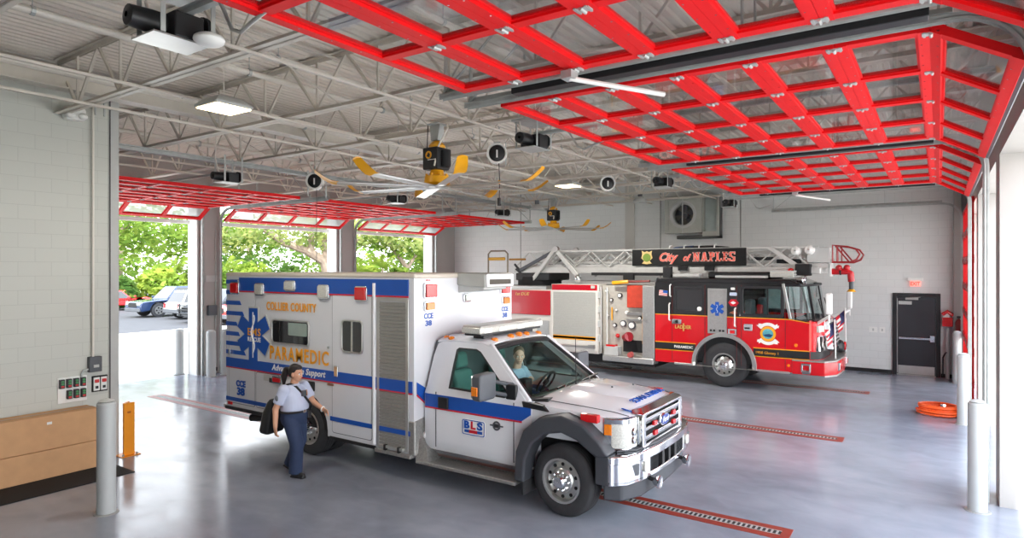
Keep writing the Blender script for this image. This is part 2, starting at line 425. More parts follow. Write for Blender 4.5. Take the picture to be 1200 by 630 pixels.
# ---------------------------------------------------------------- red sectional doors, their tracks and motors
DRED = mat('door_red', (228, 8, 16), .5, 0, .03, 3, spec=.3)
RGLASS = glass('rear_door_pane', (.92, .93, .93), .6, .05, .45)  # strong haze put in so these panes look as white as sky
DGLASS = glass('door_pane', (.93, .95, .95), .55, .03, .05)
SECL = .615
def sect_frame(T, y0, y1, cols=4):
    """one section: rails, stiles and glazing bead; s runs 0..SECL, thickness +-.025"""
    f = MB(); f.T = T; L = SECL - .004
    for a, b in ((0, .082), (L - .082, L)):
        f.box(a, b, y0, y1, -.034, .034)
    W = (y1 - y0); ys = [y0 + W * i / cols for i in range(cols + 1)]
    for i, y in enumerate(ys):
        h = .045; a = max(y0, y - h); b = min(y1, y + h)
        if i == 0: b = y0 + .1
        if i == cols: a = y1 - .1
        f.box(.082, L - .082, a, b, -.03, .03)
    # slimmer glazing bead round each opening
    for i in range(cols):
        a = ys[i] + (.1 if i == 0 else .045); b = ys[i + 1] - (.1 if i == cols - 1 else .045)
        o_ = [(.082, a), (L - .082, a), (L - .082, b), (.082, b)]; n_ = [(.10, a + .018), (L - .10, a + .018), (L - .10, b - .018), (.10, b - .018)]
        f.ring(o_, n_, 'z', -.012, .012)
    # screw heads along the rails and stiles
    for i in range(cols):
        a = ys[i] + .1; b = ys[i + 1] - .06
        for t in (.2, .5, .8):
            y = a + (b - a) * t
            for s_ in (.06, L - .06):
                f.m(1).lathe([(.007, -.0365), (.007, .0365)], (s_, y, 0), 'z', 6, caps=True).m(0)
    p = MB(); p.T = T
    for i in range(cols):
        a = ys[i] + (.1 if i == 0 else .045); b = ys[i + 1] - (.1 if i == cols - 1 else .045)
        p.box(.075, L - .075, a + .002, b - .002, -.003, .003)
    return f, p

def hinge(T, y):
    h = MB(); h.T = T
    h.box(-.055, -.008, y - .035, y + .035, -.041, -.033).box(.008, .055, y - .035, y + .035, -.041, -.033)
    h.tube([(0, y - .04, -.045), (0, y + .04, -.045)], .012, 8)
    for s_ in (-.04, .04): h.box(s_ - .008, s_ + .008, y - .05, y + .05, -.044, -.036)
    return h

def sect_door(name, label, origin_list, y0, y1, group):
    """origin_list: (x, z, angle) of each section's start; angle of travel in the XZ plane; the first one is the bottom section"""
    root = thing(name, (origin_list[0][0], (y0 + y1) / 2, origin_list[0][1]), label, 'door', group)
    tag(root, kind='structure')
    for i, (x, z, a) in enumerate(origin_list):
        c, s_ = math.cos(a), math.sin(a)
        # local s -> (c, 0, s_), local y -> Y, local w -> outward normal
        T = Matrix(((c, 0, -s_ * NSIGN, x), (0, 1, 0, 0), (s_, 0, c * NSIGN, z), (0, 0, 0, 1)))
        f, p = sect_frame(T, y0, y1)
        sec = f.build('section', [DRED, M['chrome']], root, smooth=0)
        p.build('glazing', RGLASS if group.endswith('rear') else DGLASS, sec, smooth=0)
        for j in range(5):
            y = y0 + (y1 - y0) * j / 4
            y = min(max(y, y0 + .05), y1 - .05)
            if i > 0: hinge(T, y).build('hinge', M['galv'], root)
    # rubber strip along the bottom section and two rollers per joint
    x, z, a = origin_list[0]
    b = MB(); b.T = Matrix(((math.cos(a), 0, -math.sin(a) * NSIGN, x), (0, 1, 0, 0), (math.sin(a), 0, math.cos(a) * NSIGN, z), (0, 0, 0, 1)))
    b.box(-.03, 0, y0, y1, -.02, .02); b.build('bottom_seal', M['grey'], root)
    return root

def open_path(xf, dx, z=4.6):
    """seven sections of a raised door: the bottom one hangs down round the bend at the opening"""
    out = []
    a = R(150) if dx < 0 else R(30)
    x0, z0 = xf + dx * .0, z - SECL * math.sin(R(30)) 
    out.append((x0, z0, a))
    x, zz = x0 + SECL * math.cos(a), z
    for i in range(6):
        out.append((x, zz, PI if dx < 0 else 0.0)); x += dx * SECL
    return out

FRONT = ['largest raised red door, overhead along the top edge of the photo',
         'raised red sectional door over the ambulance, between two black overhead rails',
         'raised red sectional door just in front of the ladder truck, smallest of the front ones']
BAYC = []
dn = 1
for i, (a, b) in enumerate(FOPEN[:3]):
    NSIGN = 1
    NSIGN = -1
    o = sect_door('door_%d' % dn, FRONT[i], open_path(.49, -1), a, b, 'raised red doors of the front'); dn += 1
NSIGN = -1
o = sect_door('door_%d' % dn, 'closed red sectional door seen edge-on beside the far bollards', [(.55, .03 + SECL * i, PI / 2) for i in range(7)], *FOPEN[3], 'closed red door of the front'); dn += 1
REAR = ['raised red sectional door at the rear next to the block wall, over the opening with parked cars',
        'raised red sectional door at the rear over the middle opening with the branching tree',
        'raised red sectional door at the rear over the opening with the white building']
for i, (a, b) in enumerate(ROPEN):
    NSIGN = 1
    o = sect_door('door_%d' % dn, REAR[i], open_path(XW + .16, 1, 4.56), a + .02, b - .02, 'raised red doors of the rear'); dn += 1

# tracks: one pair per door
def track(xf, dx, y, z, label, group, black=False, zc=5.94, long=4.3, down=True):
    t = thing('door_track', (xf, y, 0), label, 'door track', group)
    r = .42; xv = xf; zt = z
    path = ([(xv, 0.0)] if down else []) + [(xv, zt - r)] + [(xv + dx * (r - r * math.cos(R(q))), zt - r + r * math.sin(R(q))) for q in range(10, 91, 10)] + [(xv + dx * long, zt)]
    MB().strip(path, .006, 'y', y - .03, y + .03).strip([(p[0] + dx * .0, p[1]) for p in path], .05, 'y', y + .026, y + .03).strip(path, .05, 'y', y - .03, y - .026).build('channel', M['galv'], t, smooth=25)
    # flat angle above the horizontal run
    xe = xv + dx * long
    MB().box(min(xv + dx * r, xe), max(xv + dx * r, xe), y - .035, y + .035, zt + .028, zt + .034).box(min(xv + dx * r, xe), max(xv + dx * r, xe), y + .03, y + .035, zt + .03, zt + .09).build('angle', M['galv'], t)
    for x in (xv + dx * 1.7, xv + dx * (long - .06)):
        MB().bar((x, y, zt + .03), (x, y, zc - .75 if zc > 5 else zc), .045, .012).build('hanger', M['galv'], t)
    MB().bar((xv + dx * (long - .06), y, zt + .05), (xv + dx * (long - .7), y, 5.16), .03, .01).build('brace', M['galv'], t)
    if black:
        MB().box(min(xv + dx * .55, xv + dx * 3.85), max(xv + dx * .55, xv + dx * 3.85), y - black - .07, y - black + .06, zt - .045, zt + .06).build('rail_cover', M['black'], t, bevel=.008)
    return t
for i, (a, b) in enumerate(FOPEN):
    who = ('door along the top of the photo', 'door over the ambulance', 'door in front of the ladder truck', 'closed door beside the ladder truck')[i]
    track(.5, -1, a - .1, 4.6, 'track of the %s, side nearer the camera' % who, 'front door tracks', black=.2 if i else False, long=4.6)
    track(.5, -1, b + .1, 4.6, 'track of the %s, side nearer the end wall' % who, 'front door tracks', long=4.6)
for i, (a, b) in enumerate(ROPEN):
    who = ('rear door above the parked cars', 'rear door above the branching tree', 'rear door by the white building')[i]
    for y, e in ((a - .06, 'nearer the block wall'), (b + .06, 'nearer the end wall')):
        track(XW + .12, 1, y, 4.56, 'track of the %s, side %s' % (who, e), 'rear door tracks', long=4.5)

# motor units
def opener(x, y, z, dx, label, group, plate=False):
    """black door motor hung from a bracket with its rail running to the wall head"""
    t = thing('door_motor', (x, y, z + .35), label, 'door motor', group)
    MB().box(x - .16, x + .16, y - .11, y + .11, z - .02, z + .17).build('housing', M['black'], t, bevel=.015)
    MB().lathe([(.02, -.16), (.075, -.15), (.085, 0), (.085, .12), (.05, .15), (.01, .15)], (x - .02, y - .2, z + .09), 'y', 16).build('motor', M['black'], t)
    MB().lathe([(.09, -.02), (.11, -.015), (.11, .015), (.09, .02)], (x + .06, y + .15, z + .1), 'y', 16, caps=True).build('gear_wheel', M['dark'], t)
    MB().box(x - .16, x + .16, y - .26, y + .15, z - .034, z - .022).build('base_plate', M['alum'] if plate else M['galv'], t)
    if plate:
        MB().ell((x + .27, y + .08, z - .02), (.11, .11, .05)).build('light_lens', M['wplas'], t)
    for sx, sy in ((-.17, -.2), (.17, -.2), (-.17, .17), (.17, .17)):
        MB().bar((x + sx, y + sy, z - .02), (x + sx, y + sy, 5.16 if dx > 0 else z + .36), .035, .006).build('hanger', M['galv'], t)
    if dx < 0:
        MB().box(x - .2, x + .2, y - .28, y + .26, z + .34, z + .37).build('bracket', M['galv'], t)
        for q in (-.25, .2): MB().bar((x, y + q, z + .36), (x, y + q, 5.9), .04, .01).build('hanger', M['galv'], t)
    xe = .45 if dx < 0 else XW + .1      # end of the rail at the wall head
    MB().box(min(x, xe), max(x, xe), y - .025, y + .025, z + .17, z + .21).box(min(x, xe), max(x, xe), y - .05, y + .05, z + .205, z + .21).build('drive_rail', M['galv'], t)
    # bent arm from the trolley to the door
    xa = x - dx * .55
    MB().tube([(xa, y, z + .16), (xa - dx * .14, y, z - .06), (xa - dx * .24, y, z - .1), (xa - dx * .36, y, z - .06), (xa - dx * .52, y, z - .02)], .014, 8).build('door_arm', M['alum'], t)
    cbl = MB().tube([(x - .1, y - .15, z + .1), (x - .12, y - .24, z + .5), (x - .1, y - .24, 5.2), (x - .1, y - .2, 5.9)], .012, 6); cbl.build('flex_conduit', M['pipe'], t)
    return t
FM = ['biggest black door motor, with white lens and bright base plate, at upper left',
      'black door motor below the raised door over the ambulance, right of the nearer ceiling fan',
      'black door motor below the raised door in front of the ladder truck',
      'black door motor in front of the louvred exhaust fan housing on the end wall']
for i, (a, b) in enumerate(FOPEN):
    opener(-4.70, (a + b) / 2, 4.60, -1, FM[i], 'front door motors', plate=(i == 0))
RM = ['black door motor over the rear door above the parked cars', 'black door motor over the rear door above the branching tree', 'black door motor over the rear door by the white building']
for i, (a, b) in enumerate(ROPEN):
    opener(-11.85, (a + b) / 2, 4.66, 1, RM[i], 'rear door motors')
# white bar hanging from the edge of the nearest raised door, another at the far one
for y, l in ((4.72, 'white bar hanging below the black rail beside the largest raised door'), (14.72, 'small white bar hanging under the far front track near the end wall')):
    t = thing('release_bar', (-2.4, y, 4.58), l, 'bar', 'release bars')
    MB().tube([(-2.55, y - .1, 4.49), (-1.95, y + .5, 4.40)], .022, 8).build('bar', M['wplas'], t)
    MB().box(-2.6, -2.5, y - .16, y - .04, 4.48, 4.545).build('bracket', M['galv'], t)
# ---------------------------------------------------------------- things hung from the roof and on the walls
FANSIL = mat('fan_blade_silver', (206, 206, 202), .3, .6, .04)
def ceiling_fan(x, y, z, label, a0, ztop=5.9):
    t = thing('ceiling_fan', (x, y, ztop), label, 'ceiling fan', 'large ceiling fans')
    MB().box(x - .12, x + .12, y - .12, y + .12, ztop - .02, ztop).hexa([(x - .07, y - .07, z + .72), (x + .07, y - .07, z + .72), (x + .07, y + .07, z + .72), (x - .07, y + .07, z + .72)], [(x - .11, y - .05, ztop), (x + .11, y - .05, ztop), (x + .11, y + .05, ztop), (x - .11, y + .05, ztop)]).build('down_bracket', M['galv'], t, bevel=.01)
    MB().lathe([(.04, 0), (.12, .0), (.13, .06), (.08, .12), (.04, .14)], (x, y, z + .58), 'z', 20).build('upper_collar', M['yellow'], t)
    mb = MB().prism([(y - .17, z + .26), (y + .12, z + .26), (y + .17, z + .34), (y + .17, z + .6), (y - .17, z + .6)], 'x', x - .15, x + .15).build('motor_box', M['black'], t, bevel=.02)
    MB().lathe([(.004, 0), (.06, 0), (.06, -.008), (.004, -.008)], (x - .02, y - .17, z + .48), 'y', 20).build('round_badge', M['yellow'], mb)
    MB().prism([(x - .055, z + .46), (x - .02, z + .52), (x + .015, z + .49), (x + .0, z + .44), (x - .03, z + .45)], 'y', y - .183, y - .175).build('badge_figure', M['black'], mb)
    MB().box(x - .04, x + .12, y - .175, y - .169, z + .40, z + .41).build('badge_line', M['wplas'], mb)
    MB().cyl((x + .16, y, z + .3), (x + .16, y, z + .55), .07, n=16).build('drive_motor', M['dark'], t)
    hub = MB().lathe([(.03, .24), (.10, .24), (.12, .16), (.19, .14), (.20, .04), (.16, .0), (.03, 0)], (x, y, z + .02), 'z', 28).build('hub', M['yellow'], t)
    for k in range(8): 
        a = 2 * PI * k / 8 + .2; MB().cyl((x + .165 * math.cos(a), y + .165 * math.sin(a), z + .15), (x + .165 * math.cos(a), y + .165 * math.sin(a), z + .2), .02, n=8).build('hub_bolt', M['yellow'], hub)
    MB().lathe([(.02, .0), (.22, 0), (.22, .02), (.02, .02)], (x, y, z - .005), 'z', 28).build('blade_plate', M['alum'], t)
    for k in range(8):
        a = a0 + 2 * PI * k / 8
        b = MB(); b.T = Matrix.Translation((x, y, z)) @ Matrix.Rotation(a, 4, 'Z') @ Matrix.Rotation(R(10), 4, 'X')
        sec = [(-.075, 0), (-.05, .018), (0, .024), (.05, .014), (.085, -.006), (.05, -.004), (0, .004), (-.05, -.004)]
        b.loft([[(r, p[0], p[1]) for p in sec] for r in (.12, 1.50)])
        bl = b.build('blade', FANSIL, t, smooth=30)
        w_ = MB(); w_.T = b.T
        w_.loft([[(r, p[0] * k_, p[1] + dz) for p in sec] for r, k_, dz in ((1.48, 1.06, 0), (1.58, 1.12, .01), (1.70, 1.1, .075), (1.82, .9, .17))])
        w_.build('winglet', M['yellow'], bl, smooth=40)
    c = MB().tube([(x + .12, y + .1, ztop), (x + .2, y + .02, z + .9), (x + .1, y - .08, z + .62), (x + .12, y - .2, z + .3)], .014, 8); c.build('power_cable', M['pipe'], t)
    MB().tube([(x - .14, y - .05, ztop), (x - .16, y - .05, z + .6)], .008, 6).build('safety_cable', M['black'], t)
ceiling_fan(-6.46, 7.46, 4.17, 'silver ceiling fan with yellow tips and black motor, above the ambulance, nearer of the two', .12, 5.15)
ceiling_fan(-10.15, 17.35, 4.17, 'silver ceiling fan with yellow tips near the end wall, farther of the two', .35, 5.15)

GLOW = mat('lamp_diffuser', (255, 244, 220), .5, 0, 0, emit=(255, 226, 170), estr=6)
LITS = []
def bay_light(x, y, z, label, lit, hang=5.15):
    t = thing('ceiling_light', (x, y, hang), label, 'ceiling light', 'square lamps' if lit else 'round lamps')
    if lit:
        MB().loft([[(x + sx * w_, y + sy * w_, z + h) for sx, sy in ((-1, -1), (1, -1), (1, 1), (-1, 1))] for w_, h in ((.245, 0), (.25, .03), (.17, .11), (.1, .14))]).build('housing', M['lgrey'], t, bevel=.01)
        MB().box(x - .225, x + .225, y - .225, y + .225, z - .012, z + .002).build('diffuser', GLOW, t)
        MB().cyl((x, y, z + .13), (x, y, hang), .006, n=6).build('hanging_cable', M['pipe'], t)
        LITS.append((x, y, z - .03, 1.0 if y > 8 else .2))
    else:
        MB().lathe([(.05, .18), (.10, .16), (.2, .08), (.235, 0), (.22, 0), (.19, .07), (.09, .15), (.01, .16)], (x, y, z), 'z', 28).build('reflector', M['wplas'] if y < 5 else M['lgrey'], t)
        MB().cyl((x, y, z + .15), (x, y, z + .3), .07, n=16).build('ballast', M['grey'], t)
        MB().cyl((x, y, z + .3), (x, y, hang), .01, n=6).build('hanging_rod', M['galv'], t)
bay_light(-7.38, 4.49, 4.9, 'lit square lamp hanging on a thin cable near the block wall', True, 5.94)
bay_light(-7.4, 13.35, 4.9, 'lit square lamp above the right side of the farther ceiling fan', True, 5.94)
bay_light(-10.55, 17.0, 4.78, 'grey round lamp shade beside the farther ceiling fan', False)
bay_light(-7.7, 18.5, 4.98, 'grey round lamp shade left of the louvred exhaust fan', False)

def reel(x, y, z, label, ln, rot):
    t = thing('cord_reel', (x, y, z + .3), label, 'cord reel', 'cord reels under the roof')
    T = Matrix.Translation((x, y, z)) @ Matrix.Rotation(rot, 4, 'Z')
    m = MB(); m.T = T; m.lathe([(.02, -.06), (.13, -.06), (.145, -.05), (.145, .05), (.13, .06), (.02, .06)], (0, 0, 0), 'y', 28); dr = m.build('drum', M['black'], t)
    m = MB(); m.T = T; m.lathe([(.155, -.075), (.185, -.075), (.185, .075), (.155, .075), (.155, -.075)], (0, 0, 0), 'y', 32); m.build('guard_ring', M['wplas'], t)
    m = MB(); m.T = T; m.box(-.015, .015, -.068, -.06, -.08, .06); m.T = T @ Matrix.Rotation(.5, 4, 'Y'); m.build('stripe', M['wplas'], dr)
    m = MB(); m.T = T; m.box(-.06, .06, -.09, .09, .17, .2); m.bar((0, 0, .2), (0, 0, 5.15 - z), .04, .02).bar((.16, 0, -.2), (.16, 0, .2), .03, .02); m.build('mount', M['galv'], t)
    if ln:
        zb_ = z - ln
        MB().tube([(x + .04, y, z - .15), (x + .06, y, z - .5), (x + .05, y, zb_ + .12)], .008, 6).build('cord', M['black'], t)
        MB().ell((x + .05, y, z - .55 * ln), (.03, .03, .035)).build('cord_stop', M['yellow'], t)
        MB().cyl((x + .05, y, zb_), (x + .05, y, zb_ + .14), .035, n=12).build('plug_box', M['black'], t)
ra = R(35)
reel(-6.66, 9.35, 5.0, 'black cord reel with hanging cord, right of the nearer fan motor', .95, ra)
reel(-6.74, 14.15, 5.0, 'black cord reel in a white ring, left of the far door motor', 0, ra)
reel(-11.3, 9.0, 4.82, 'black cord reel over the pier between the two left rear doors', 0, ra)
# hanging pull cord from the reel at the rear pier
t = thing('pull_cord', (-11.25, 9.0, 4.66), 'thin pull cord hanging from the reel by the left rear doors', 'cord')
MB().tube([(-11.25, 9.0, 4.66), (-11.25, 9.0, 2.9)], .006, 6).build('cord_line', M['black'], t)

# louvred exhaust fan box on the end wall
t = thing('exhaust_fan', (-6.7, YF, 4.6), 'square exhaust fan with round opening and dark hood, high on the end wall', 'exhaust fan')
EXG = mat('fan_box_grey', (176, 178, 170), .5, .2, .05)
MB().holed(-7.46, -6.25, 4.06, 5.27, [(-7.33, -6.38, 4.19, 5.14)], 'y', 19.98, 20.4).build('fan_box', EXG, t, bevel=.01)
MB().ring([(-6.855 + .475 * math.cos(R(a)) * (1.0 / max(abs(math.cos(R(a))), abs(math.sin(R(a))))), 4.665 + .475 * math.sin(R(a)) / max(abs(math.cos(R(a))), abs(math.sin(R(a))))) for a in range(0, 360, 9)], [(-6.855 + .40 * math.cos(R(a)), 4.665 + .40 * math.sin(R(a))) for a in range(0, 360, 9)], 'y', 19.99, 20.02).build('face_plate', EXG, t)
MB().lathe([(.40, .06), (.45, -.015), (.40, -.03), (.34, .0), (.33, .1), (.40, .1)], (-6.855, 20.0, 4.665), 'y', 36).build('venturi_ring', M['lgrey'], t)
MB().lathe([(.01, .0), (.36, 0), (.36, .02), (.01, .02)], (-6.855, 20.3, 4.665), 'y', 30).build('dark_duct', mat('duct_dark', (128, 124, 116), .7, 0, .2, 5), t)
fm = MB().lathe([(.01, -.1), (.08, -.1), (.09, .1), (.01, .1)], (-6.8, 20.15, 4.62), 'y', 16).build('fan_motor', M['grey'], t)
for k in range(5):
    a = 2 * PI * k / 5 + .3; c, s_ = math.cos(a), math.sin(a)
    MB().hexa([(-6.855 + .07 * c - .05 * s_, 20.18, 4.665 + .07 * s_ + .05 * c), (-6.855 + .07 * c + .05 * s_, 20.24, 4.665 + .07 * s_ - .05 * c), (-6.855 + .07 * c + .05 * s_, 20.25, 4.665 + .07 * s_ - .05 * c), (-6.855 + .07 * c - .05 * s_, 20.19, 4.665 + .07 * s_ + .05 * c)],
              [(-6.855 + .31 * c - .11 * s_, 20.18, 4.665 + .31 * s_ + .11 * c), (-6.855 + .31 * c + .09 * s_, 20.24, 4.665 + .31 * s_ - .09 * c), (-6.855 + .31 * c + .09 * s_, 20.25, 4.665 + .31 * s_ - .09 * c), (-6.855 + .31 * c - .11 * s_, 20.19, 4.665 + .31 * s_ + .11 * c)]).build('fan_blade', M['grey'], t)
MB().box(-6.87, -6.845, 19.95, 19.985, 4.04, 5.3).build('support_strut', M['lgrey'], t)
MB().holed(-6.25, -5.72, 3.95, 5.25, [(-6.22, -5.80, 4.1, 5.2)], 'y', 20.1, 20.4).build('hood_side', EXG, t)
MB().box(-6.22, -5.80, 20.3, 20.36, 4.1, 5.2).build('hood_panel', mat('pale_panel', (186, 198, 196), .4, .1), t)
MB().box(-7.1, -5.7, 20.12, 20.4, 3.88, 3.99).box(-5.8, -5.7, 20.12, 20.4, 3.88, 5.2).build('hood_edge', mat('hood_dark', (70, 72, 70), .5), t, bevel=.01)

# exit sign
t = thing('exit_sign', (-.51, YF, 2.55), 'white exit sign with red letters above the black door', 'sign')
MB().box(-.70, -.34, 20.31, 20.4, 2.575, 2.66).build('housing', M['wplas'], t, bevel=.01)
MB().box(-.645, -.395, 20.34, 20.37, 2.43, 2.58).build('face', mat('exit_pane', (236, 200, 192), .3, emit=(255, 120, 100), estr=.5), t, bevel=.004)
MB().text('EXIT', face_y(-.52, 20.336, 2.455), .13, .006, bold=.004, width=.22).build('lettering', mat('exit_red', (240, 50, 40), .4, emit=(255, 40, 30), estr=1.2), t, smooth=0)
# emergency light on the block wall
t = thing('emergency_light', (-10.6, 4.05, 5.0), 'white rounded emergency light high on the block wall', 'light')
MB().prism(rrect(3.92, 4.2, 5.08, 5.28, .05), 'x', -10.6, -10.46).build('case', M['wplas'], t, bevel=.03)
for y in (3.98, 4.14): MB().ell((-10.43, y, 5.14), (.05, .06, .05)).build('lamp_head', M['wplas'], t)
for y in (4.3, 4.42): MB().bar((-10.42, y, 5.2), (-10.42, y, 5.5), .02, .02).build('rod', M['galv'], t)
# ---------------------------------------------------------------- ambulance
YC = 7.48; YB = 6.31; YE = 8.66           # centre line, near side and far side of the box body
AMB = thing('ambulance', (-6.6, YC, 0), 'white ambulance with blue stripes and gold lettering parked in the middle bay', 'ambulance')
VW = mat('ambulance_white', (226, 228, 232), .22, 0, .015, 3, coat=.7)
VROOF = mat('ambulance_roof', (214, 206, 192), .4, 0, .04, 4)
VAL = mat('roll_up_aluminium', (168, 166, 160), .4, .6, .04, 30)
FLARE = mat('fender_plastic', (62, 64, 69), .5, 0, .06, 10)
DGL = mat('dark_window', (30, 31, 34), .06, 0, .05, 3, coat=.8)
CABGL = glass('cab_glass', (.76, .89, .85), .9, .01)
SEATM = mat('seat_fabric', (84, 124, 120), .8, 0, .08, 14)
EMB = mat('emblem_blue', (26, 60, 140), .25, 0, .03, coat=.6)
def A(mb, name, m, p=AMB, **k): return mb.build(name, m, p, **k)
# box body with the wheel arch cut out
arch = [(-8.15 + .52 * math.cos(R(a)), .46 + .52 * math.sin(R(a))) for a in range(180, -1, -15)]
poly = [(-10.29, .52)] + [(-8.67, .52)] + arch + [(-7.63, .38), (-5.87, .38), (-5.87, 2.79), (-10.29, 2.79)]
A(MB().prism(poly, 'y', YB, YE), 'box_body', VW, bevel=.05, seg=3)
A(MB().box(-10.31, -5.85, YB - .012, YE + .012, 2.765, 2.84), 'box_roof', VROOF, bevel=.035, seg=3)
A(MB().box(-8.7, -7.6, YB + .05, YE - .05, .45, 1.0), 'wheel_well', M['dark'])
A(MB().box(-10.2, -4.0, 6.75, 8.2, .36, .6), 'chassis', M['dark'])
y1 = YB - .008
def panel(x0, x1, z0, z1, name, r=.04):
    return A(MB().prism(rrect(x0, x1, z0, z1, r), 'y', YB - .008, YB + .02), name, VW, bevel=.004, seg=1)
def seam(x0, x1, z0, z1, p):   # dark rubber gap round a door
    A(MB().ring(rrect(x0 - .008, x1 + .008, z0 - .008, z1 + .008, .045), rrect(x0, x1, z0, z1, .04), 'y', YB - .003, YB + .02), 'door_gasket', M['grey'], p)
for x0, x1, z0, z1, nm in ((-10.2, -9.46, .6, 2.71, 'rear_compartment_door'), (-9.42, -8.80, .6, 1.18, 'lower_compartment_door'), (-7.52, -6.68, .46, 2.71, 'side_entry_door')):
    p = panel(x0, x1, z0, z1, nm); seam(x0, x1, z0, z1, p)
    if nm == 'side_entry_door':
        A(MB().box(-7.46, -7.38, YB - .03, YB - .008, 1.30, 1.46), 'door_handle', M['chrome'], p, bevel=.008)
        A(MB().lathe([(.02, -.02), (.02, 0)], (-7.6, YB, 1.72), 'y', 10, caps=True), 'lock', M['chrome'], p)
    elif nm[0] == 'l':
        A(MB().box(-9.05, -8.93, YB - .022, YB - .006, 1.05, 1.13), 'door_handle', M['black'], p, bevel=.01)
    else:
        A(MB().box(-10.16, -10.12, YB - .05, YB - .006, 1.42, 1.52), 'door_handle', M['chrome'], p, bevel=.006)
A(MB().tube([(-6.62, YB - .012, .42), (-6.62, YB - .012, 2.70)], .028, 10), 'corner_rail', M['white'])
# roll-up door in its frame
fr = A(MB().ring(rrect(-6.575, -5.965, .40, 2.50, .02), rrect(-6.52, -6.02, .44, 2.45, .02), 'y', YB - .014, YB + .03), 'roll_up_frame', M['alum'], bevel=.006)
sl = MB(); z = .44
while z < 2.44:
    sl.prism([(YB - .002, z), (YB - .012, z + .008), (YB - .012, z + .040), (YB - .002, z + .047), (YB + .02, z + .047), (YB + .02, z)], 'x', -6.525, -6.015); z += .05
A(sl, 'roll_up_door', VAL, fr, smooth=0)
A(MB().box(-6.5, -6.04, YB - .05, YB - .01, .41, .45), 'lift_bar', M['alum'], fr, bevel=.006)
# stripes, bars and lettering on the near side
yd = YB - .0145
def decal(poly_, m, name='stripe', a=None, p=AMB): return A(MB().prism(poly_, 'y', yd if a is None else a, YB), name, m, p, smooth=0)
rc = lambda x0, x1, z0, z1: [(x0, z0), (x1, z0), (x1, z1), (x0, z1)]
decal(rc(-9.9, -5.97, 2.53, 2.755), M['blue']); decal(rc(-9.9, -5.97, 2.508, 2.53), M['red'])
for x0, x1 in ((-10.28, -6.65), (-6.60, -6.57), (-5.965, -5.9)):
    decal(rc(x0, x1, 1.215, 1.372), M['blue']); decal(rc(x0, x1, 1.195, 1.215), M['red'])
for x0, x1 in ((-10.28, -8.78), (-7.56, -6.65), (-5.965, -5.93)): decal(rc(x0, x1, .63, .695), M['blue'])
decal(rc(-6.52, -6.02, 1.215, 1.372), M['blue'], 'stripe', YB - .0165, fr); decal(rc(-6.52, -6.02, 1.195, 1.215), M['red'], 'stripe', YB - .0165, fr); decal(rc(-6.52, -6.02, .63, .695), M['blue'], 'stripe', YB - .0165, fr)
for i, (z, x) in enumerate(((2.68, -9.96), (2.50, -9.98), (2.32, -9.88), (2.14, -9.8), (1.96, -9.98), (1.79, -9.92), (1.62, -9.9), (1.47, -9.75))):
    decal([(-10.28, z - .035), (x + .05, z - .035), (x, z + .035), (-10.28, z + .035)], M['blue'], 'speed_stripe')
st = decal(star_of_life(-9.49, 1.80, .47, .135), M['lgrey'], 'star_emblem', yd + .001)
decal(star_of_life(-9.49, 1.80, .445, .12), M['blue'], 'star_field', yd - .002, st)
sn = MB().tube([(-9.49, yd - .004, 1.42), (-9.49, yd - .004, 2.18)], .010, 6)
sn.tube([(-9.49 + .045 * math.sin(i * .62), yd - .006, 1.5 + .045 * i) for i in range(15)], .012, 6)
A(sn, 'staff_and_snake', M['wplas'], st)
T_ = lambda txt, x, z, size, m, par=AMB, nm='lettering', **k: A(MB().text(txt, face_y(x, yd - .002, z), size, .006, **k), nm, m, par, smooth=0)
T_('EMS', -9.46, 1.79, .17, M['gold'], st, bold=.004, width=.36, space=1.15); T_('RESCUE', -9.46, 1.69, .10, M['wplas'], st, bold=.003, width=.36, space=1.15)
T_('COLLIER COUNTY', -8.50, 2.235, .185, M['gold'], bold=.003, width=1.24, space=1.1)
T_('PARAMEDIC', -8.31, 1.445, .30, M['gold'], bold=.005, width=1.44, space=1.16)
T_('Advanced Life Support', -8.32, 1.262, .135, M['wplas'], bold=.003, shear=.25, width=1.32, space=1.08)
T_('CCE', -9.84, .90, .14, M['blue'], bold=.006, width=.27); T_('38', -9.84, .755, .17, M['blue'], bold=.008, width=.22)
# windows of the box
for x0, x1, z0, z1, mul in ((-8.98, -8.04, 1.70, 2.09, ()), (-7.30, -6.85, 1.675, 2.155, (-7.075,))):
    w_ = A(MB().ring(rrect(x0, x1, z0, z1, .06), rrect(x0 + .022, x1 - .022, z0 + .022, z1 - .022, .045), 'y', YB - .03, YB + .01), 'side_window', M['alum'], bevel=.006)
    A(MB().prism(rrect(x0 + .02, x1 - .02, z0 + .02, z1 - .02, .045), 'y', YB - .018, YB), 'window_pane', DGL, w_, smooth=0)
    for xm in mul: A(MB().box(xm - .018, xm + .018, YB - .028, YB - .01, z0 + .02, z1 - .02), 'window_bar', M['alum'], w_)
    if not mul:
        A(MB().prism(rrect(-8.55, -8.09, 1.85, 2.05, .02), 'y', YB - .0215, YB - .0175), 'pane_sheen_patch', mat('pane_sheen', (150, 168, 158), .08, 0, .1, 3, coat=1.0), w_, smooth=0)  # paler patch: sheen on the glass put into the colour
        A(MB().box(-8.78, -8.755, YB - .024, YB - .016, 1.72, 2.07), 'window_bar', M['black'], w_)
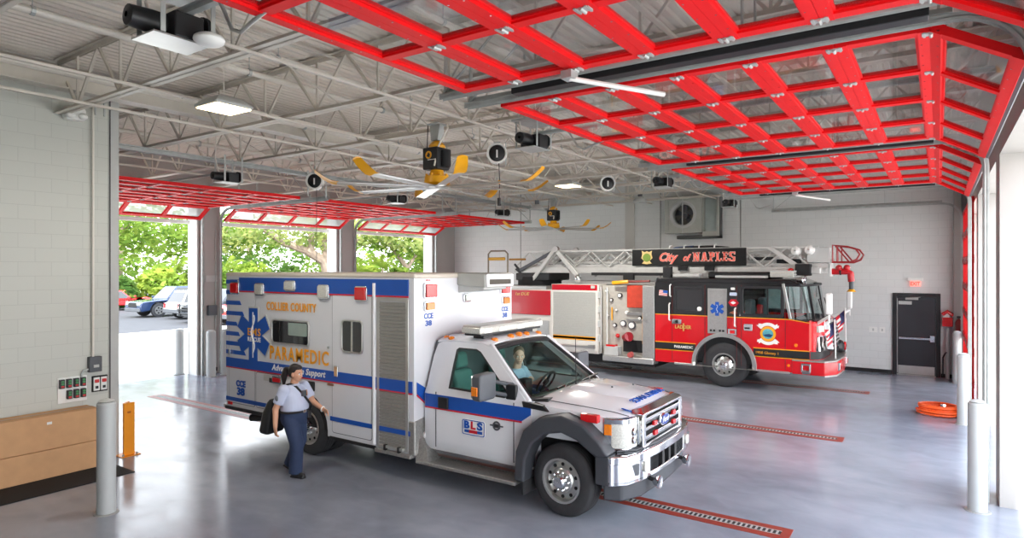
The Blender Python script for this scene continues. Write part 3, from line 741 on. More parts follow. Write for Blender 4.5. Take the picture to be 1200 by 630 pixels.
# warning lights along the top
def warn(x, z, w, h, m, p=AMB, ax='y'):
    if ax == 'y':
        b_ = A(MB().prism(rrect(x - w / 2, x + w / 2, z - h / 2, z + h / 2, .03), 'y', YB - .035, YB - .01), 'warning_light', M['chrome'], p, bevel=.008)
        A(MB().prism(rrect(x - w / 2 + .018, x + w / 2 - .018, z - h / 2 + .018, z + h / 2 - .018, .02), 'y', YB - .062, YB - .03), 'lens', m, b_, bevel=.014)
    else:
        b_ = A(MB().prism(rrect(x - w / 2, x + w / 2, z - h / 2, z + h / 2, .03), 'x', -5.875, -5.84), 'warning_light', M['chrome'], p, bevel=.008)
        A(MB().prism(rrect(x - w / 2 + .018, x + w / 2 - .018, z - h / 2 + .018, z + h / 2 - .018, .02), 'x', -5.84, -5.815), 'lens', m, b_, bevel=.012)
warn(-10.0, 2.575, .24, .21, M['redlens']); warn(-9.30, 2.565, .24, .21, M['clear']); warn(-8.50, 2.635, .27, .17, M['clear'])
warn(-7.70, 2.555, .25, .22, M['clear']); warn(-6.88, 2.545, .25, .22, M['redlens'])
warn(6.62, 2.60, .26, .22, M['redlens'], ax='x'); warn(6.60, 2.385, .20, .14, M['amber'], ax='x')
warn(8.44, 2.60, .26, .22, M['redlens'], ax='x'); warn(8.46, 2.385, .20, .14, M['amber'], ax='x'); warn(7.45, 2.47, .17, .13, M['clear'], ax='x')
for y in (6.60, 8.46):
    A(MB().text('CCE', face_x(-5.868, y, 2.215), .10, .006, bold=.003, width=.19), 'lettering', M['blue'], smooth=0)
    A(MB().text('38', face_x(-5.868, y, 2.115), .10, .006, bold=.003, width=.13), 'lettering', M['blue'], smooth=0)
A(MB().box(-5.872, -5.85, 6.55, 6.62, 2.735, 2.755), 'marker_lamp', M['redlens'])
# small side fittings low on the body
A(MB().prism(rrect(-9.2, -9.0, 1.07, 1.17, .02), 'y', YB - .02, YB), 'grey_flap', M['lgrey'], bevel=.004)
q = A(MB().prism(rrect(-8.96, -8.72, 1.05, 1.17, .015), 'y', YB - .03, YB), 'side_lamp', M['chrome'], bevel=.006)
A(MB().box(-8.93, -8.75, YB - .045, YB - .028, 1.075, 1.145), 'lens', M['redlens'], q, bevel=.01)
A(MB().prism(rrect(-8.08, -7.92, 1.02, 1.17, .02), 'y', YB - .025, YB), 'fuel_flap', M['black'], bevel=.006)
A(MB().box(-7.62, -7.48, YB - .018, YB - .004, 1.15, 1.185), 'reflector', mat('brown_reflector', (150, 110, 90), .3))
A(MB().box(-10.22, -10.1, YB - .018, YB - .004, .56, .61), 'reflector', M['redlens'])
# front face: stripe running down to the cab, tread plate corner guards, air conditioner
fx = lambda pts, m, nm, a=-5.87, b=-5.862: A(MB().prism(pts, 'x', a, b), nm, m, smooth=0)
for s in (1, -1):
    g = lambda pts: [(YC + s * (p - YC), z) for p, z in pts]
    fx(g([(6.36, 1.36), (6.64, 1.2), (6.75, 1.23), (6.75, 1.02), (6.60, 1.0), (6.36, 1.20)]), M['blue'], 'stripe')
    fx(g([(6.36, 1.20), (6.60, 1.0), (6.75, 1.02), (6.75, 1.0), (6.60, .98), (6.36, 1.175)]), M['red'], 'stripe')
    fx(g([(6.36, .37)] + [(6.36, .84), (6.5, .86), (6.78, .88)] + [(6.78, .62), (6.72, .48), (6.6, .38)]), M['tread'], 'tread_guard', -5.872, -5.858)
A(MB().box(-5.98, -5.85, YB - .012, YB + .1, .36, .84), 'tread_corner', M['tread'], bevel=.03)
A(MB().lathe([(.05, 0), (.05, .03), (.02, .04)], (-5.86, 6.52, .62), 'x', 14, caps=True), 'tread_knob', M['wplas'])
ac = MB(); ac.hexa([(-5.87, 7.22, 2.66), (-5.40, 7.28, 2.63), (-5.40, 8.0, 2.63), (-5.87, 8.06, 2.66)], [(-5.87, 7.22, 2.845), (-5.40, 7.28, 2.835), (-5.40, 8.0, 2.835), (-5.87, 8.06, 2.845)])
acu = A(ac, 'air_conditioner', mat('ac_housing', (172, 174, 168), .5, 0, .04), bevel=.02)
A(MB().ring(rrect(7.3, 7.98, 2.645, 2.825, .015), rrect(7.36, 7.92, 2.675, 2.75, .01), 'x', -5.41, -5.375), 'grille_frame', M['white'], acu)
gl = MB()
for i in range(5): gl.box(-5.40, -5.39, 7.36, 7.92, 2.678 + i * .015, 2.686 + i * .015)
gl.box(-5.402, -5.398, 7.34, 7.94, 2.67, 2.76); A(gl, 'grille_slats', mat('ac_dark', (92, 86, 76), .6), acu)
A(MB().hexa([(-5.87, 7.25, 2.55), (-5.45, 7.32, 2.60), (-5.45, 7.9, 2.60), (-5.87, 8.0, 2.55)], [(-5.87, 7.25, 2.67), (-5.45, 7.32, 2.64), (-5.45, 7.9, 2.64), (-5.87, 8.0, 2.67)]), 'drip_tray', M['lgrey'], acu, bevel=.01)
# skirt rub rails, rear bumper, exhausts
A(MB().box(-10.31, -8.72, YB - .02, YB + .06, .47, .53), 'rub_rail', M['black'], bevel=.01)
A(MB().box(-7.58, -6.6, YB - .015, YB + .06, .345, .395), 'rub_rail', M['black'], bevel=.01)
A(MB().box(-6.58, -5.9, YB - .05, YB + .08, .33, .385), 'kick_step', M['tread'], bevel=.01)
for x in (-6.38, -6.12): A(MB().box(x - .02, x + .02, YB - .055, YB - .01, .38, .46), 'latch', M['black'], bevel=.004)
A(MB().box(-10.62, -10.28, 6.45, 8.5, .42, .5), 'rear_bumper', M['tread'], bevel=.02)
for dy in (0, .14):
    A(MB().tube([(-9.2, 6.65 + dy, .36), (-9.55, 6.6 + dy, .35), (-9.85, 6.5 + dy, .33)], .062, 14, caps=False).tube([(-9.86, 6.497 + dy, .33), (-9.5, 6.6 + dy, .345)], .05, 12), 'exhaust_pipe', M['black'])

# wheels
def wheel(par, c, r, w, side, rim=M['alum'], holes=10, dual=0, rz=0.0, rr=.58):
    """tyre and disc rim; side = -1 faces -Y. The rim face is drilled with a ring of hand holes"""
    x, y, z = c; s = side
    f = lambda p, d: p
    T = Matrix.Translation((x, y, z)) @ Matrix.Rotation(rz, 4, 'Z')
    t = MB(); t.T = T
    t.lathe([(r * rr, s * .0), (r * .70, s * .012), (r * .9, s * .006), (r * .965, -s * .02), (r, -s * .05), (r, -s * (w - .05)), (r * .965, -s * (w - .02)), (r * .9, -s * w), (r * rr, -s * w)], (0, 0, 0), 'y', 48)
    for k in range(4):
        yy = -s * (w * (.22 + .19 * k)); t.m(1).lathe([(r * 1.0015, yy - .006), (r * 1.0015, yy + .006)], (0, 0, 0), 'y', 48); t.m(0)
    ty = t.build('tyre', [M['tyre'], M['dark']], par, smooth=40)
    g = MB(); g.T = T; R0 = r * rr
    g.lathe([(R0, -s * .05), (R0 + .012, s * .012), (R0 - .014, s * .012), (R0 - .03, -s * .02), (R0 * .88, -s * .05), (R0 * .62, -s * .035 + s * dual), (R0 * .56, -s * .01 + s * dual), (R0 * .50, s * .0 + s * dual), (R0 * .02, s * .0 + s * dual)], (0, 0, 0), 'y', 40)
    rm = g.build('rim', rim, par, smooth=40)
    hb = MB(); hb.T = T
    hb.lathe([(R0 * .30, 0), (R0 * .30, s * .06 + s * dual), (R0 * .24, s * .075 + s * dual), (R0 * .02, s * .08 + s * dual)], (0, 0, 0), 'y', 24); hb.build('hub', M['chrome'], rm)
    for k in range(holes):
        a = 2 * PI * (k + .5) / holes; rr_ = R0 * .75; dd = s * dual * .5; hl = MB(); hl.T = T
        hl.lathe([(R0 * .085, -s * .035 + dd), (R0 * .085, -s * .03 + dd)], (rr_ * math.cos(a), 0, rr_ * math.sin(a)), 'y', 12, caps=True)
        hl.build('hand_hole', M['dark'], rm)
    for k in range(10):
        a = 2 * PI * k / 10; nt_ = MB(); nt_.T = T
        nt_.lathe([(.014, 0), (.014, s * .025 + s * dual), (.005, s * .035 + s * dual)], (R0 * .42 * math.cos(a), 0, R0 * .42 * math.sin(a)), 'y', 6)
        nt_.build('lug_nut', M['chrome'], rm)
def wheel_group(par, c, r, w, side, name='wheel', **k):
    e = bpy.data.objects.new(name, None); COL.objects.link(e); e.parent = par; e.location = Vector(c) - org(par); ORG[e.name] = Vector(c)
    wheel(e, c, r, w, side, **k); return e
wheel_group(AMB, (-3.65, 6.42, .425), .425, .24, -1, rz=R(-4), rr=.59)
wheel_group(AMB, (-3.65, 8.54, .425), .425, .24, 1, rz=R(-4), rr=.59)
for y, s in ((6.36, -1), (8.60, 1)):
    wheel_group(AMB, (-8.15, y, .425), .425, .25, s, rr=.59)
    MB().lathe([(.2, 0), (.4, 0), (.425, -s * .04), (.425, -s * .2), (.4, -s * .24), (.2, -s * .24)], (-8.15, y - s * .28, .425), 'y', 32).build('inner_tyre', M['tyre'], AMB)

# cab: lower tub
def mirrored(half):
    """half section [(off, z)] from the near bottom up to the centre; gives the full ring"""
    return [(YC - o, z) for o, z in half] + [(YC + o, z) for o, z in reversed(half)]
tub = []
for x, o in ((-5.84, .99), (-5.7, 1.0), (-4.4, 1.0), (-4.10, 1.0)):
    tub.append([(x, y, z) for y, z in mirrored([(.6, .45), (o - .03, .45), (o, .52), (o, .6), (o, 1.21), (o - .025, 1.265), (o - .085, 1.275), (o - .09, .78), (.3, .76)])])
A(MB().loft(tub), 'cab_body', VW, bevel=.0)
side_y = lambda z, s: YC + s * (1.0 - max(0, z - 1.21) * .37)
OUT = [(-5.82, 1.20), (-4.16, 1.20), (-4.20, 1.285), (-4.90, 1.87), (-5.02, 1.905), (-5.68, 1.905), (-5.79, 1.86), (-5.82, 1.7)]
INN = [(-5.44, 1.30), (-4.52, 1.275), (-4.44, 1.315), (-5.03, 1.80), (-5.11, 1.83), (-5.41, 1.83), (-5.45, 1.80), (-5.45, 1.6)]
IN2 = [(-5.42, 1.32), (-4.55, 1.295), (-4.48, 1.325), (-5.04, 1.785), (-5.12, 1.812), (-5.40, 1.812), (-5.43, 1.79), (-5.43, 1.6)]
cen = (-5.0, 1.5)
for s in (-1, 1):
    P3 = lambda L, d: [(x, side_y(z, s) - s * d, z) for x, z in L]
    sf = A(MB().loft([P3(OUT, -.003), P3(OUT, .06), P3(INN, .06), P3(INN, -.003)], caps=False, loop=True), 'door_frame', VW, smooth=30)
    A(MB().loft([P3(INN, .002), P3(INN, .04), P3(IN2, .04), P3(IN2, .002)], caps=False, loop=True), 'window_gasket', M['black'], sf, smooth=0)
    A(MB().loft([P3(IN2, .018), P3(IN2, .022)]), 'side_glass', CABGL, sf, smooth=0)
    A(MB().bar((-4.175, YC + s * .945, 1.25), (-4.93, YC + s * .715, 1.88), .10, .07, up=(0, s, .3)), 'windshield_pillar', VW, bevel=.02)
    # door seams, handle
    for x in (-5.63, -4.36): A(MB().box(x - .006, x + .006, YC + s * 1.0 - .004, YC + s * 1.0 + .004, .5, 1.24), 'door_seam', M['grey'])
    A(MB().box(-5.57, -5.40, YC + s * 1.02 - .016, YC + s * 1.02 + .016, 1.03, 1.185), 'door_handle', M['black'], bevel=.012)
    # cab stripe
    a, b = sorted((YC + s * 1.0, YC + s * 1.006))
    A(MB().prism([(-5.82, 1.03), (-4.24, 1.03), (-4.11, 1.12), (-4.11, 1.205), (-5.82, 1.205)], 'y', a, b), 'stripe', M['blue'], smooth=0)
    A(MB().prism([(-5.82, 1.008), (-4.24, 1.008), (-4.24, 1.03), (-5.82, 1.03)], 'y', a, b), 'stripe', M['red'], smooth=0)
    # towing mirror
    ym = YC + s * 1.255
    mi = A(MB().prism(rrect(min(ym - .17, ym + .17), ym + .17, 1.29, 1.62, .05), 'x', -4.70, -4.56), 'towing_mirror', M['grey'], bevel=.03, seg=3)
    A(MB().prism(rrect(ym - .15, ym + .15, 1.31, 1.60, .04), 'x', -4.715, -4.695), 'mirror_glass', M['chrome'], mi)
    A(MB().box(-4.69, -4.60, min(ym + s * .17, ym + s * .185), max(ym + s * .17, ym + s * .185), 1.36, 1.47).box(-4.715, -4.62, ym + s * .1 - .03, ym + s * .1 + .03, 1.36, 1.47), 'turn_signal', M['amber'], mi, bevel=.006)
    for z in (1.50, 1.36): A(MB().tube([(-4.62, YC + s * 1.1, z), (-4.42, YC + s * .90, z - .06)], .026, 8), 'mirror_arm', M['grey'], mi)
    A(MB().box(-4.5, -4.34, YC + s * .955 - .03, YC + s * .955 + .03, 1.26, 1.46), 'mirror_base', M['black'], mi, bevel=.02)
rf = []
for x, zo, ed in ((-5.84, -.02, .73), (-5.78, .005, .745), (-5.4, .02, .748), (-5.0, .005, .74), (-4.90, -.03, .725)):
    rf.append([(x, y, z + zo) for y, z in mirrored([(ed, 1.875), (ed + .01, 1.90), (ed - .05, 1.935), (.45, 1.962), (.15, 1.97)])])
A(MB().loft(rf), 'cab_roof', VW)
A(MB().box(-5.84, -5.80, YC - .95, YC + .95, .6, 1.3).hexa([(-5.84, YC - .95, 1.28), (-5.80, YC - .95, 1.28), (-5.80, YC + .95, 1.28), (-5.84, YC + .95, 1.28)], [(-5.84, YC - .74, 1.9), (-5.80, YC - .74, 1.9), (-5.80, YC + .74, 1.9), (-5.84, YC + .74, 1.9)]), 'cab_back', M['grey'])
# windshield
ws0, ws1 = [], []
rows = []
for j in range(7):
    t = j / 6; row = []
    for i in range(13):
        u = -1 + i / 6
        hw = .90 + (.685 - .90) * t
        x = (-4.16 + (.19 * (1 - u * u))) * (1 - t) + (-4.905 + .08 * (1 - u * u)) * t
        z = (1.285 + .02 * (1 - u * u)) * (1 - t) + (1.865 + .045 * (1 - u * u)) * t
        row.append(Vector((x, YC + u * hw, z)))
    rows.append(row)
nrm = Vector((.62, 0, .78)) * .006
g = MB(); vs = [p for r_ in rows for p in r_]; n0 = len(vs); fs = []
for j in range(6):
    for i in range(12): fs.append((j * 13 + i, j * 13 + i + 1, (j + 1) * 13 + i + 1, (j + 1) * 13 + i))
g.add(vs, fs)
wsh = A(g, 'windshield', CABGL, smooth=60)
per = rows[0] + [r_[-1] for r_ in rows[1:]] + list(reversed(rows[-1][:-1])) + [r_[0] for r_ in reversed(rows[1:-1])]
A(MB().tube(per, .026, 8, closed=True), 'windshield_gasket', M['black'], wsh)
A(MB().tube([rows[6][i] + Vector((.03, 0, -.025)) for i in range(13)], .03, 6), 'tint_band', M['black'], wsh)
for y0, y2 in ((7.0, 7.75), (7.75, 8.3)):
    A(MB().tube([(-3.97, y0, 1.33), (-4.10, (y0 + y2) / 2, 1.365), (-4.12, y2, 1.37)], .011, 6).bar((-4.08, (y0 + y2) / 2 - .3, 1.355), (-4.14, y2 + .05, 1.375), .02, .02), 'wiper', M['black'], wsh)
A(MB().hexa([(-4.24, YC - .93, 1.2), (-3.93, YC - .9, 1.2), (-3.93, YC + .9, 1.2), (-4.24, YC + .93, 1.2)], [(-4.24, YC - .93, 1.285), (-3.95, YC - .85, 1.315), (-3.95, YC + .85, 1.315), (-4.24, YC + .93, 1.285)]), 'cowl', M['black'], bevel=.01)
# hood and fenders
hd = []
for x, o, zs, pts in ((-4.14, .985, 1.245, [(.80, 1.29), (.62, 1.30), (.45, 1.30), (0.1, 1.30)]),
                      (-3.98, .985, 1.25, [(.80, 1.295), (.62, 1.345), (.45, 1.375), (.1, 1.39)]),
                      (-3.6, .975, 1.235, [(.79, 1.285), (.62, 1.33), (.42, 1.36), (.1, 1.37)]),
                      (-3.2, .96, 1.21, [(.77, 1.26), (.60, 1.30), (.40, 1.33), (.1, 1.34)]),
                      (-3.0, .92, 1.19, [(.73, 1.235), (.58, 1.27), (.39, 1.305), (.1, 1.315)]),
                      (-2.90, .84, 1.16, [(.70, 1.20), (.55, 1.235), (.38, 1.265), (.1, 1.275)])):
    hd.append([(x, y, z) for y, z in mirrored([(.5, .88), (o - .02, .88), (o, .95), (o, zs - .08), (o - .02, zs)] + pts)])
hood = A(MB().loft(hd), 'hood', VW, smooth=40)
for s in (-1, 1):
    A(MB().tube([(-3.98, YC + s * .83, 1.292), (-3.5, YC + s * .83, 1.277), (-3.1, YC + s * .80, 1.25), (-2.93, YC + s * .76, 1.215)], .005, 5), 'hood_seam', M['grey'], hood)
A(MB().loft([[(x, YC + o * k, z - .02) for o in (-1, 1)] + [(x, YC + (k - .06), z + h), (x, YC - (k - .06), z + h)] for x, k, z, h in ((-3.92, .40, 1.385, .01), (-3.75, .42, 1.375, .03), (-3.35, .40, 1.355, .025), (-3.1, .34, 1.325, .005))]), 'hood_bulge', VW, hood, bevel=.015)
for dx, dy in ((-3.45, -.1), (-3.3, .22)): A(MB().lathe([(.014, 0), (.012, .02)], (dx, YC + dy, 1.385), 'z', 8, caps=True), 'washer_nozzle', M['grey'], hood)
# mirror-written hood lettering and small star
Th = Matrix(((0, .12, .99, -3.03), (-1, 0, 0, YC), (0, .99, -.12, 0), (0, 0, 0, 1)))
sl = Vector((-.99, 0, .13))
Mh = Matrix(((0, -sl.x * -1, .13, -3.04), (1, 0, 0, YC), (0, sl.z, .99, 1.327), (0, 0, 0, 1)))
Mh = Matrix(((0, -.985, .17, -2.975), (-1, 0, 0, YC + .02), (0, .17, .985, 1.312), (0, 0, 0, 1)))   # reads mirror-wise from the front
A(MB().text('AMBULANCE', Mh, .14, .012, bold=.0, width=.92, space=1.15), 'mirror_lettering', M['blue'], hood, smooth=0)
s6 = star_of_life(0, 0, .065, .018)
stn = MB(); stn.T = Matrix(((-.985, 0, .17, -3.0), (0, 1, .0, YC - .66), (.17, -.25, .96, 1.258), (0, 0, 0, 1))); stn.prism(s6, 'z', -.004, .008); A(stn, 'star_emblem', M['blue'], hood)
# fender flares, flaps, side markers
FO = [(-4.25, .34), (-4.23, .70), (-4.12, .97), (-3.90, 1.15), (-3.6, 1.215), (-3.32, 1.145), (-3.12, .99), (-3.0, .84)]
FI = [(-4.11, .34), (-4.09, .62), (-3.99, .82), (-3.82, .965), (-3.6, 1.01), (-3.40, .955), (-3.24, .85), (-3.14, .79)]
def dense(L): 
    o_ = []
    for a, b in zip(L[:-1], L[1:]): o_ += [a, ((a[0] + b[0]) / 2, (a[1] + b[1]) / 2)]
    return o_ + [L[-1]]
for s in (-1, 1):
    a, b = sorted((YC + s * 1.175, YC + s * .90))
    ff = A(MB().prism(FO + list(reversed(FI)), 'y', a, b), 'fender_flare', FLARE, bevel=.035, seg=3, smooth=50)
    mk = MB().prism(rrect(-3.42, -3.20, 1.145, 1.235, .01), 'y', *sorted((YC + s * 1.03, YC + s * .95))); A(mk, 'side_marker', M['redlens'], bevel=.01)
    A(MB().box(-4.14, -4.115, *sorted((YC + s * 1.15, YC + s * .85)), .19, .62), 'mud_flap', M['rubber'], bevel=.006)
    A(MB().box(-4.06, -3.14, *sorted((YC + s * .84, YC + s * .80)), .42, 1.0), 'inner_wheel_well', M['dark'])
    # running board
    rb = A(MB().box(-5.86, -4.24, *sorted((YC + s * 1.16, YC + s * .86)), .275, .32), 'running_board', M['tread'], bevel=.012)
    A(MB().hexa([(-5.87, YC + s * 1.15, .3), (-5.62, YC + s * 1.15, .3), (-5.62, YC + s * .9, .3), (-5.87, YC + s * .9, .3)], [(-5.87, YC + s * 1.1, .62), (-5.80, YC + s * 1.02, .50), (-5.80, YC + s * .9, .5), (-5.87, YC + s * .9, .62)]), 'board_end', M['tread'], rb, bevel=.01)
    # black side vent behind the hood
    A(MB().prism([(-4.24, 1.275), (-4.22, 1.205), (-3.86, 1.19), (-3.94, 1.255)], 'y', *sorted((YC + s * 1.008, YC + s * .9))), 'side_vent', M['black'], bevel=.006)
# bumper bar, headlights, grille
bp = [(-3.13, -1.15), (-2.98, -1.15), (-2.84, -1.02), (-2.765, -.75), (-2.73, -.35), (-2.725, 0)]
bp = bp + [(x, -y) for x, y in reversed(bp[:-1])]
inn = [(-3.13, 1.0), (-2.95, .9), (-2.9, 0), (-2.95, -.9), (-3.13, -1.0)]
def plan(L): return [(x, YC + y) for x, y in L]
bum = A(MB().prism(plan(bp + inn), 'z', .72, .83), 'bumper', M['chrome'], bevel=.02, seg=3)
A(MB().prism(plan(bp + inn), 'z', .505, .565), 'bumper_lower_bar', M['chrome'], bum, bevel=.015)
for s in (-1, 1):
    cor = [(-3.13, 1.15), (-2.98, 1.15), (-2.84, 1.02), (-2.765, .75), (-2.75, .56), (-2.93, .56), (-2.98, .95), (-3.13, 1.0)]
    c_ = A(MB().prism([(x, YC + s * y) for x, y in cor], 'z', .52, .76), 'bumper_corner', M['chrome'], bum, bevel=.012, seg=3)
    A(MB().hexa([(-2.90, YC + s * 1.05, .59), (-2.775, YC + s * .84, .59), (-2.80, YC + s * .8, .59), (-2.95, YC + s * 1.0, .59)], [(-2.89, YC + s * 1.06, .72), (-2.765, YC + s * .85, .72), (-2.80, YC + s * .8, .72), (-2.95, YC + s * 1.0, .72)]), 'lamp_pocket', M['grey'], c_, bevel=.006)
    A(MB().prism(rrect(YC + s * .70 - .05, YC + s * .70 + .05, .60, .72, .03), 'x', -2.80, -2.735), 'fog_lamp', M['clear'], c_, bevel=.012)
    A(MB().tube([(-2.80, YC + s * .5, .47), (-2.72, YC + s * .5, .45)], .025, 8), 'siren_bracket', M['black'], bum)
    A(MB().lathe([(.02, -.06), (.05, -.03), (.075, .02), (.07, .035), (.01, .03)], (-2.69, YC + s * .5, .44), 'x', 20), 'siren_speaker', M['chrome'], bum)
    A(MB().prism([(x, YC + s * y) for x, y in [(-3.17, 1.158), (-3.0, 1.156), (-2.97, 1.0), (-3.17, 1.0)]], 'z', .50, .825), 'bumper_end', FLARE, bum, bevel=.02)
    # headlight
    hx = [(-3.15, .975), (-3.02, .955), (-2.90, .88), (-2.865, .68), (-3.15, .68)]
    hl_ = A(MB().prism([(x, YC + s * y) for x, y in hx], 'z', .855, 1.205), 'headlight', M['chrome'], bevel=.01)
    lx = [(-3.06, .972), (-3.0, .958), (-2.89, .885), (-2.855, .70), (-2.9, .70), (-3.04, .93)]
    A(MB().prism([(x, YC + s * y) for x, y in lx], 'z', .875, 1.15), 'lens', M['clear'], hl_, bevel=.01)
    A(MB().prism([(x, YC + s * y) for x, y in [(-3.14, .985), (-3.05, .975), (-3.05, .93), (-3.14, .94)]], 'z', 1.02, 1.14), 'turn_signal', M['amber'], hl_, bevel=.006)
    for zz in (.96, 1.05): A(MB().lathe([(.05, 0), (.045, .02), (.02, .028)], (-2.87, YC + s * .77, zz), 'x', 16), 'lamp_bowl', M['chrome'], hl_)
A(MB().prism(plan([(-3.12, -1.06), (-2.92, -.98), (-2.81, -.72), (-2.77, 0), (-2.81, .72), (-2.92, .98), (-3.12, 1.06), (-3.05, .0)]), 'z', .30, .52), 'valance', FLARE, bum, bevel=.03)
A(MB().prism(plan([(-2.97, -1.0), (-2.86, -.6), (-2.84, 0), (-2.86, .6), (-2.97, 1.0), (-3.1, 0)]), 'z', .53, .73), 'bumper_opening', M['dark'], bum)
for y in (-.16, .05, .26): A(MB().box(-2.80, -2.745, YC + y - .035, YC + y + .035, .55, .73), 'bumper_bracket', M['black'], bum, bevel=.006)
A(MB().prism(plan([(-3.0, -.95), (-2.84, -.75), (-2.77, -.3), (-2.765, .3), (-2.84, .75), (-3.0, .95)]), 'z', .83, .855), 'bumper_step_pad', FLARE, bum, bevel=.008)
gf = A(MB().ring(rrect(YC - .66, YC + .66, .835, 1.235, .05), rrect(YC - .56, YC + .56, .875, 1.20, .03), 'x', -2.93, -2.80), 'grille', M['chrome'], bevel=.02, seg=3)
A(MB().box(-2.90, -2.88, YC - .62, YC + .62, .88, 1.22), 'grille_mesh', M['dark'], gf)
for zz in (.945, 1.045, 1.15): A(MB().box(-2.885, -2.805, YC - .57, YC + .57, zz - .03, zz + .018), 'grille_bar', M['chrome'], gf, bevel=.012)
for zz in (.90, 1.10): A(MB().box(-2.88, -2.83, YC - .55, YC + .55, zz - .018, zz + .012), 'grille_louvre', M['grey'], gf, bevel=.006)
for y, zz in ((-.30, 1.07), (-.28, .95), (.34, 1.08), (.34, .96)):
    A(MB().prism(rrect(YC + y - .045, YC + y + .045, zz - .028, zz + .028, .01), 'x', -2.82, -2.785), 'grille_light', M['redlens'], gf, bevel=.006)
em = MB(); em.lathe([(1, 0), (1, .02), (.9, .03), (.02, .03)], (0, 0, 0), 'x', 32); em.v = [(-2.815 + x, YC + y * .155, 1.06 + z * .075) for x, y, z in em.v]
emb = A(em, 'oval_emblem', M['chrome'], gf)
em = MB(); em.lathe([(1, 0), (1, .01), (.02, .01)], (0, 0, 0), 'x', 32); em.v = [(-2.787 + x, YC + y * .138, 1.06 + z * .062) for x, y, z in em.v]
A(em, 'emblem_field', EMB, emb)
A(MB().text('Ford', face_x(-2.776, YC, 1.033), .09, .004, shear=.3, width=.19), 'emblem_script', M['wplas'], emb, smooth=0)
A(MB().hexa([(-2.93, YC - .68, 1.225), (-2.80, YC - .66, 1.225), (-2.80, YC + .66, 1.225), (-2.93, YC + .68, 1.225)], [(-2.95, YC - .66, 1.27), (-2.87, YC - .56, 1.285), (-2.87, YC + .56, 1.285), (-2.95, YC + .66, 1.27)]), 'hood_trim', M['chrome'], hood, bevel=.008)
# roof light bar, clearance lights, antenna
lb = A(MB().box(-5.33, -5.05, 6.72, 8.24, 2.0, 2.035), 'light_bar', M['black'], bevel=.01)
A(MB().prism(rrect(-5.35, -5.03, 2.03, 2.12, .02), 'y', 6.68, 8.28), 'light_bar_lens', M['clear'], lb, bevel=.02)
A(MB().box(-5.345, -5.035, 6.70, 8.26, 2.105, 2.14), 'light_bar_cover', mat('bar_silver', (166, 164, 158), .35, .4), lb, bevel=.015)
for y in (6.85, 7.2, 7.65, 8.1): A(MB().prism(rrect(y - .09, y + .09, 2.04, 2.10, .01), 'x', -5.04, -5.02), 'light_module', M['wplas'], lb)
for y in (6.95, 8.0): A(MB().box(-5.28, -5.1, y - .1, y + .1, 1.95, 2.01), 'light_bar_foot', M['black'], lb, bevel=.01)
for x, y in ((-4.97, -.56), (-4.95, -.2), (-4.945, 0), (-4.95, .2), (-4.97, .56), (-5.72, -.66), (-5.60, -.70)):
    A(MB().ell((x, YC + y, 1.975 - abs(y) * .06), (.055, .045, .035), 12, 8), 'clearance_light', M['amber'])
A(MB().tube([(-3.96, 7.36, 1.38), (-3.97, 7.36, 2.0)], .005, 6).lathe([(.02, 0), (.012, .05)], (-3.96, 7.36, 1.36), 'z', 8, caps=True), 'antenna', M['black'])
# door plate and badge on the passenger door
pl = A(MB().prism(rrect(-5.17, -4.80, .74, .945, .025), 'y', 6.470, 6.482), 'magnet_sign', M['wplas'], smooth=0)
A(MB().ring(rrect(-5.165, -4.805, .745, .94, .022), rrect(-5.155, -4.815, .755, .93, .018), 'y', 6.467, 6.471), 'sign_border', M['blue'], pl, smooth=0)
A(MB().text('B', face_y(-5.09, 6.468, .83), .13, .005, bold=.006, width=.09), 'lettering', M['blue'], pl, smooth=0)
A(MB().text('L', face_y(-4.985, 6.468, .83), .13, .005, bold=.006, width=.08), 'lettering', M['red'], pl, smooth=0)
A(MB().text('S', face_y(-4.88, 6.468, .83), .13, .005, bold=.006, width=.09), 'lettering', M['blue'], pl, smooth=0)
A(MB().box(-5.13, -4.84, 6.466, 6.471, .775, .81), 'sign_band', M['blue'], pl); A(MB().box(-5.05, -4.92, 6.464, 6.469, .772, .812), 'sign_patch', M['red'], pl)
bd = MB().tube([(-4.62 + .05 * math.cos(R(a)), 6.476, .92 + .05 * math.sin(R(a))) for a in range(0, 360, 30)], .012, 6, closed=True).box(-4.72, -4.52, 6.47, 6.48, .912, .93).box(-4.66, -4.58, 6.47, 6.48, .895, .945)
A(bd, 'fender_badge', M['grey'])
# interior
for s, nm in ((-1, 'passenger_seat'), (1, 'driver_seat')):
    y = YC + s * .47
    se = A(MB().box(-5.55, -4.98, y - .25, y + .25, .80, .98), nm, SEATM, bevel=.06, seg=3)
    A(MB().hexa([(-5.62, y - .24, .95), (-5.42, y - .24, .95), (-5.42, y + .24, .95), (-5.62, y + .24, .95)], [(-5.72, y - .21, 1.48), (-5.58, y - .21, 1.48), (-5.58, y + .21, 1.48), (-5.72, y + .21, 1.48)]), 'seat_back', SEATM, se, bevel=.05, seg=3)
    A(MB().hexa([(-5.68, y - .14, 1.50), (-5.57, y - .14, 1.50), (-5.57, y + .14, 1.50), (-5.68, y + .14, 1.50)], [(-5.70, y - .13, 1.72), (-5.60, y - .13, 1.72), (-5.60, y + .13, 1.72), (-5.70, y + .13, 1.72)]), 'headrest', SEATM, se, bevel=.05, seg=3)
A(MB().hexa([(-4.62, YC - .9, .8), (-4.12, YC - .9, .8), (-4.12, YC + .9, .8), (-4.62, YC + .9, .8)], [(-4.58, YC - .9, 1.19), (-4.16, YC - .88, 1.25), (-4.16, YC + .88, 1.25), (-4.58, YC + .9, 1.19)]), 'dashboard', mat('dash_plastic', (58, 66, 62), .7), bevel=.03)
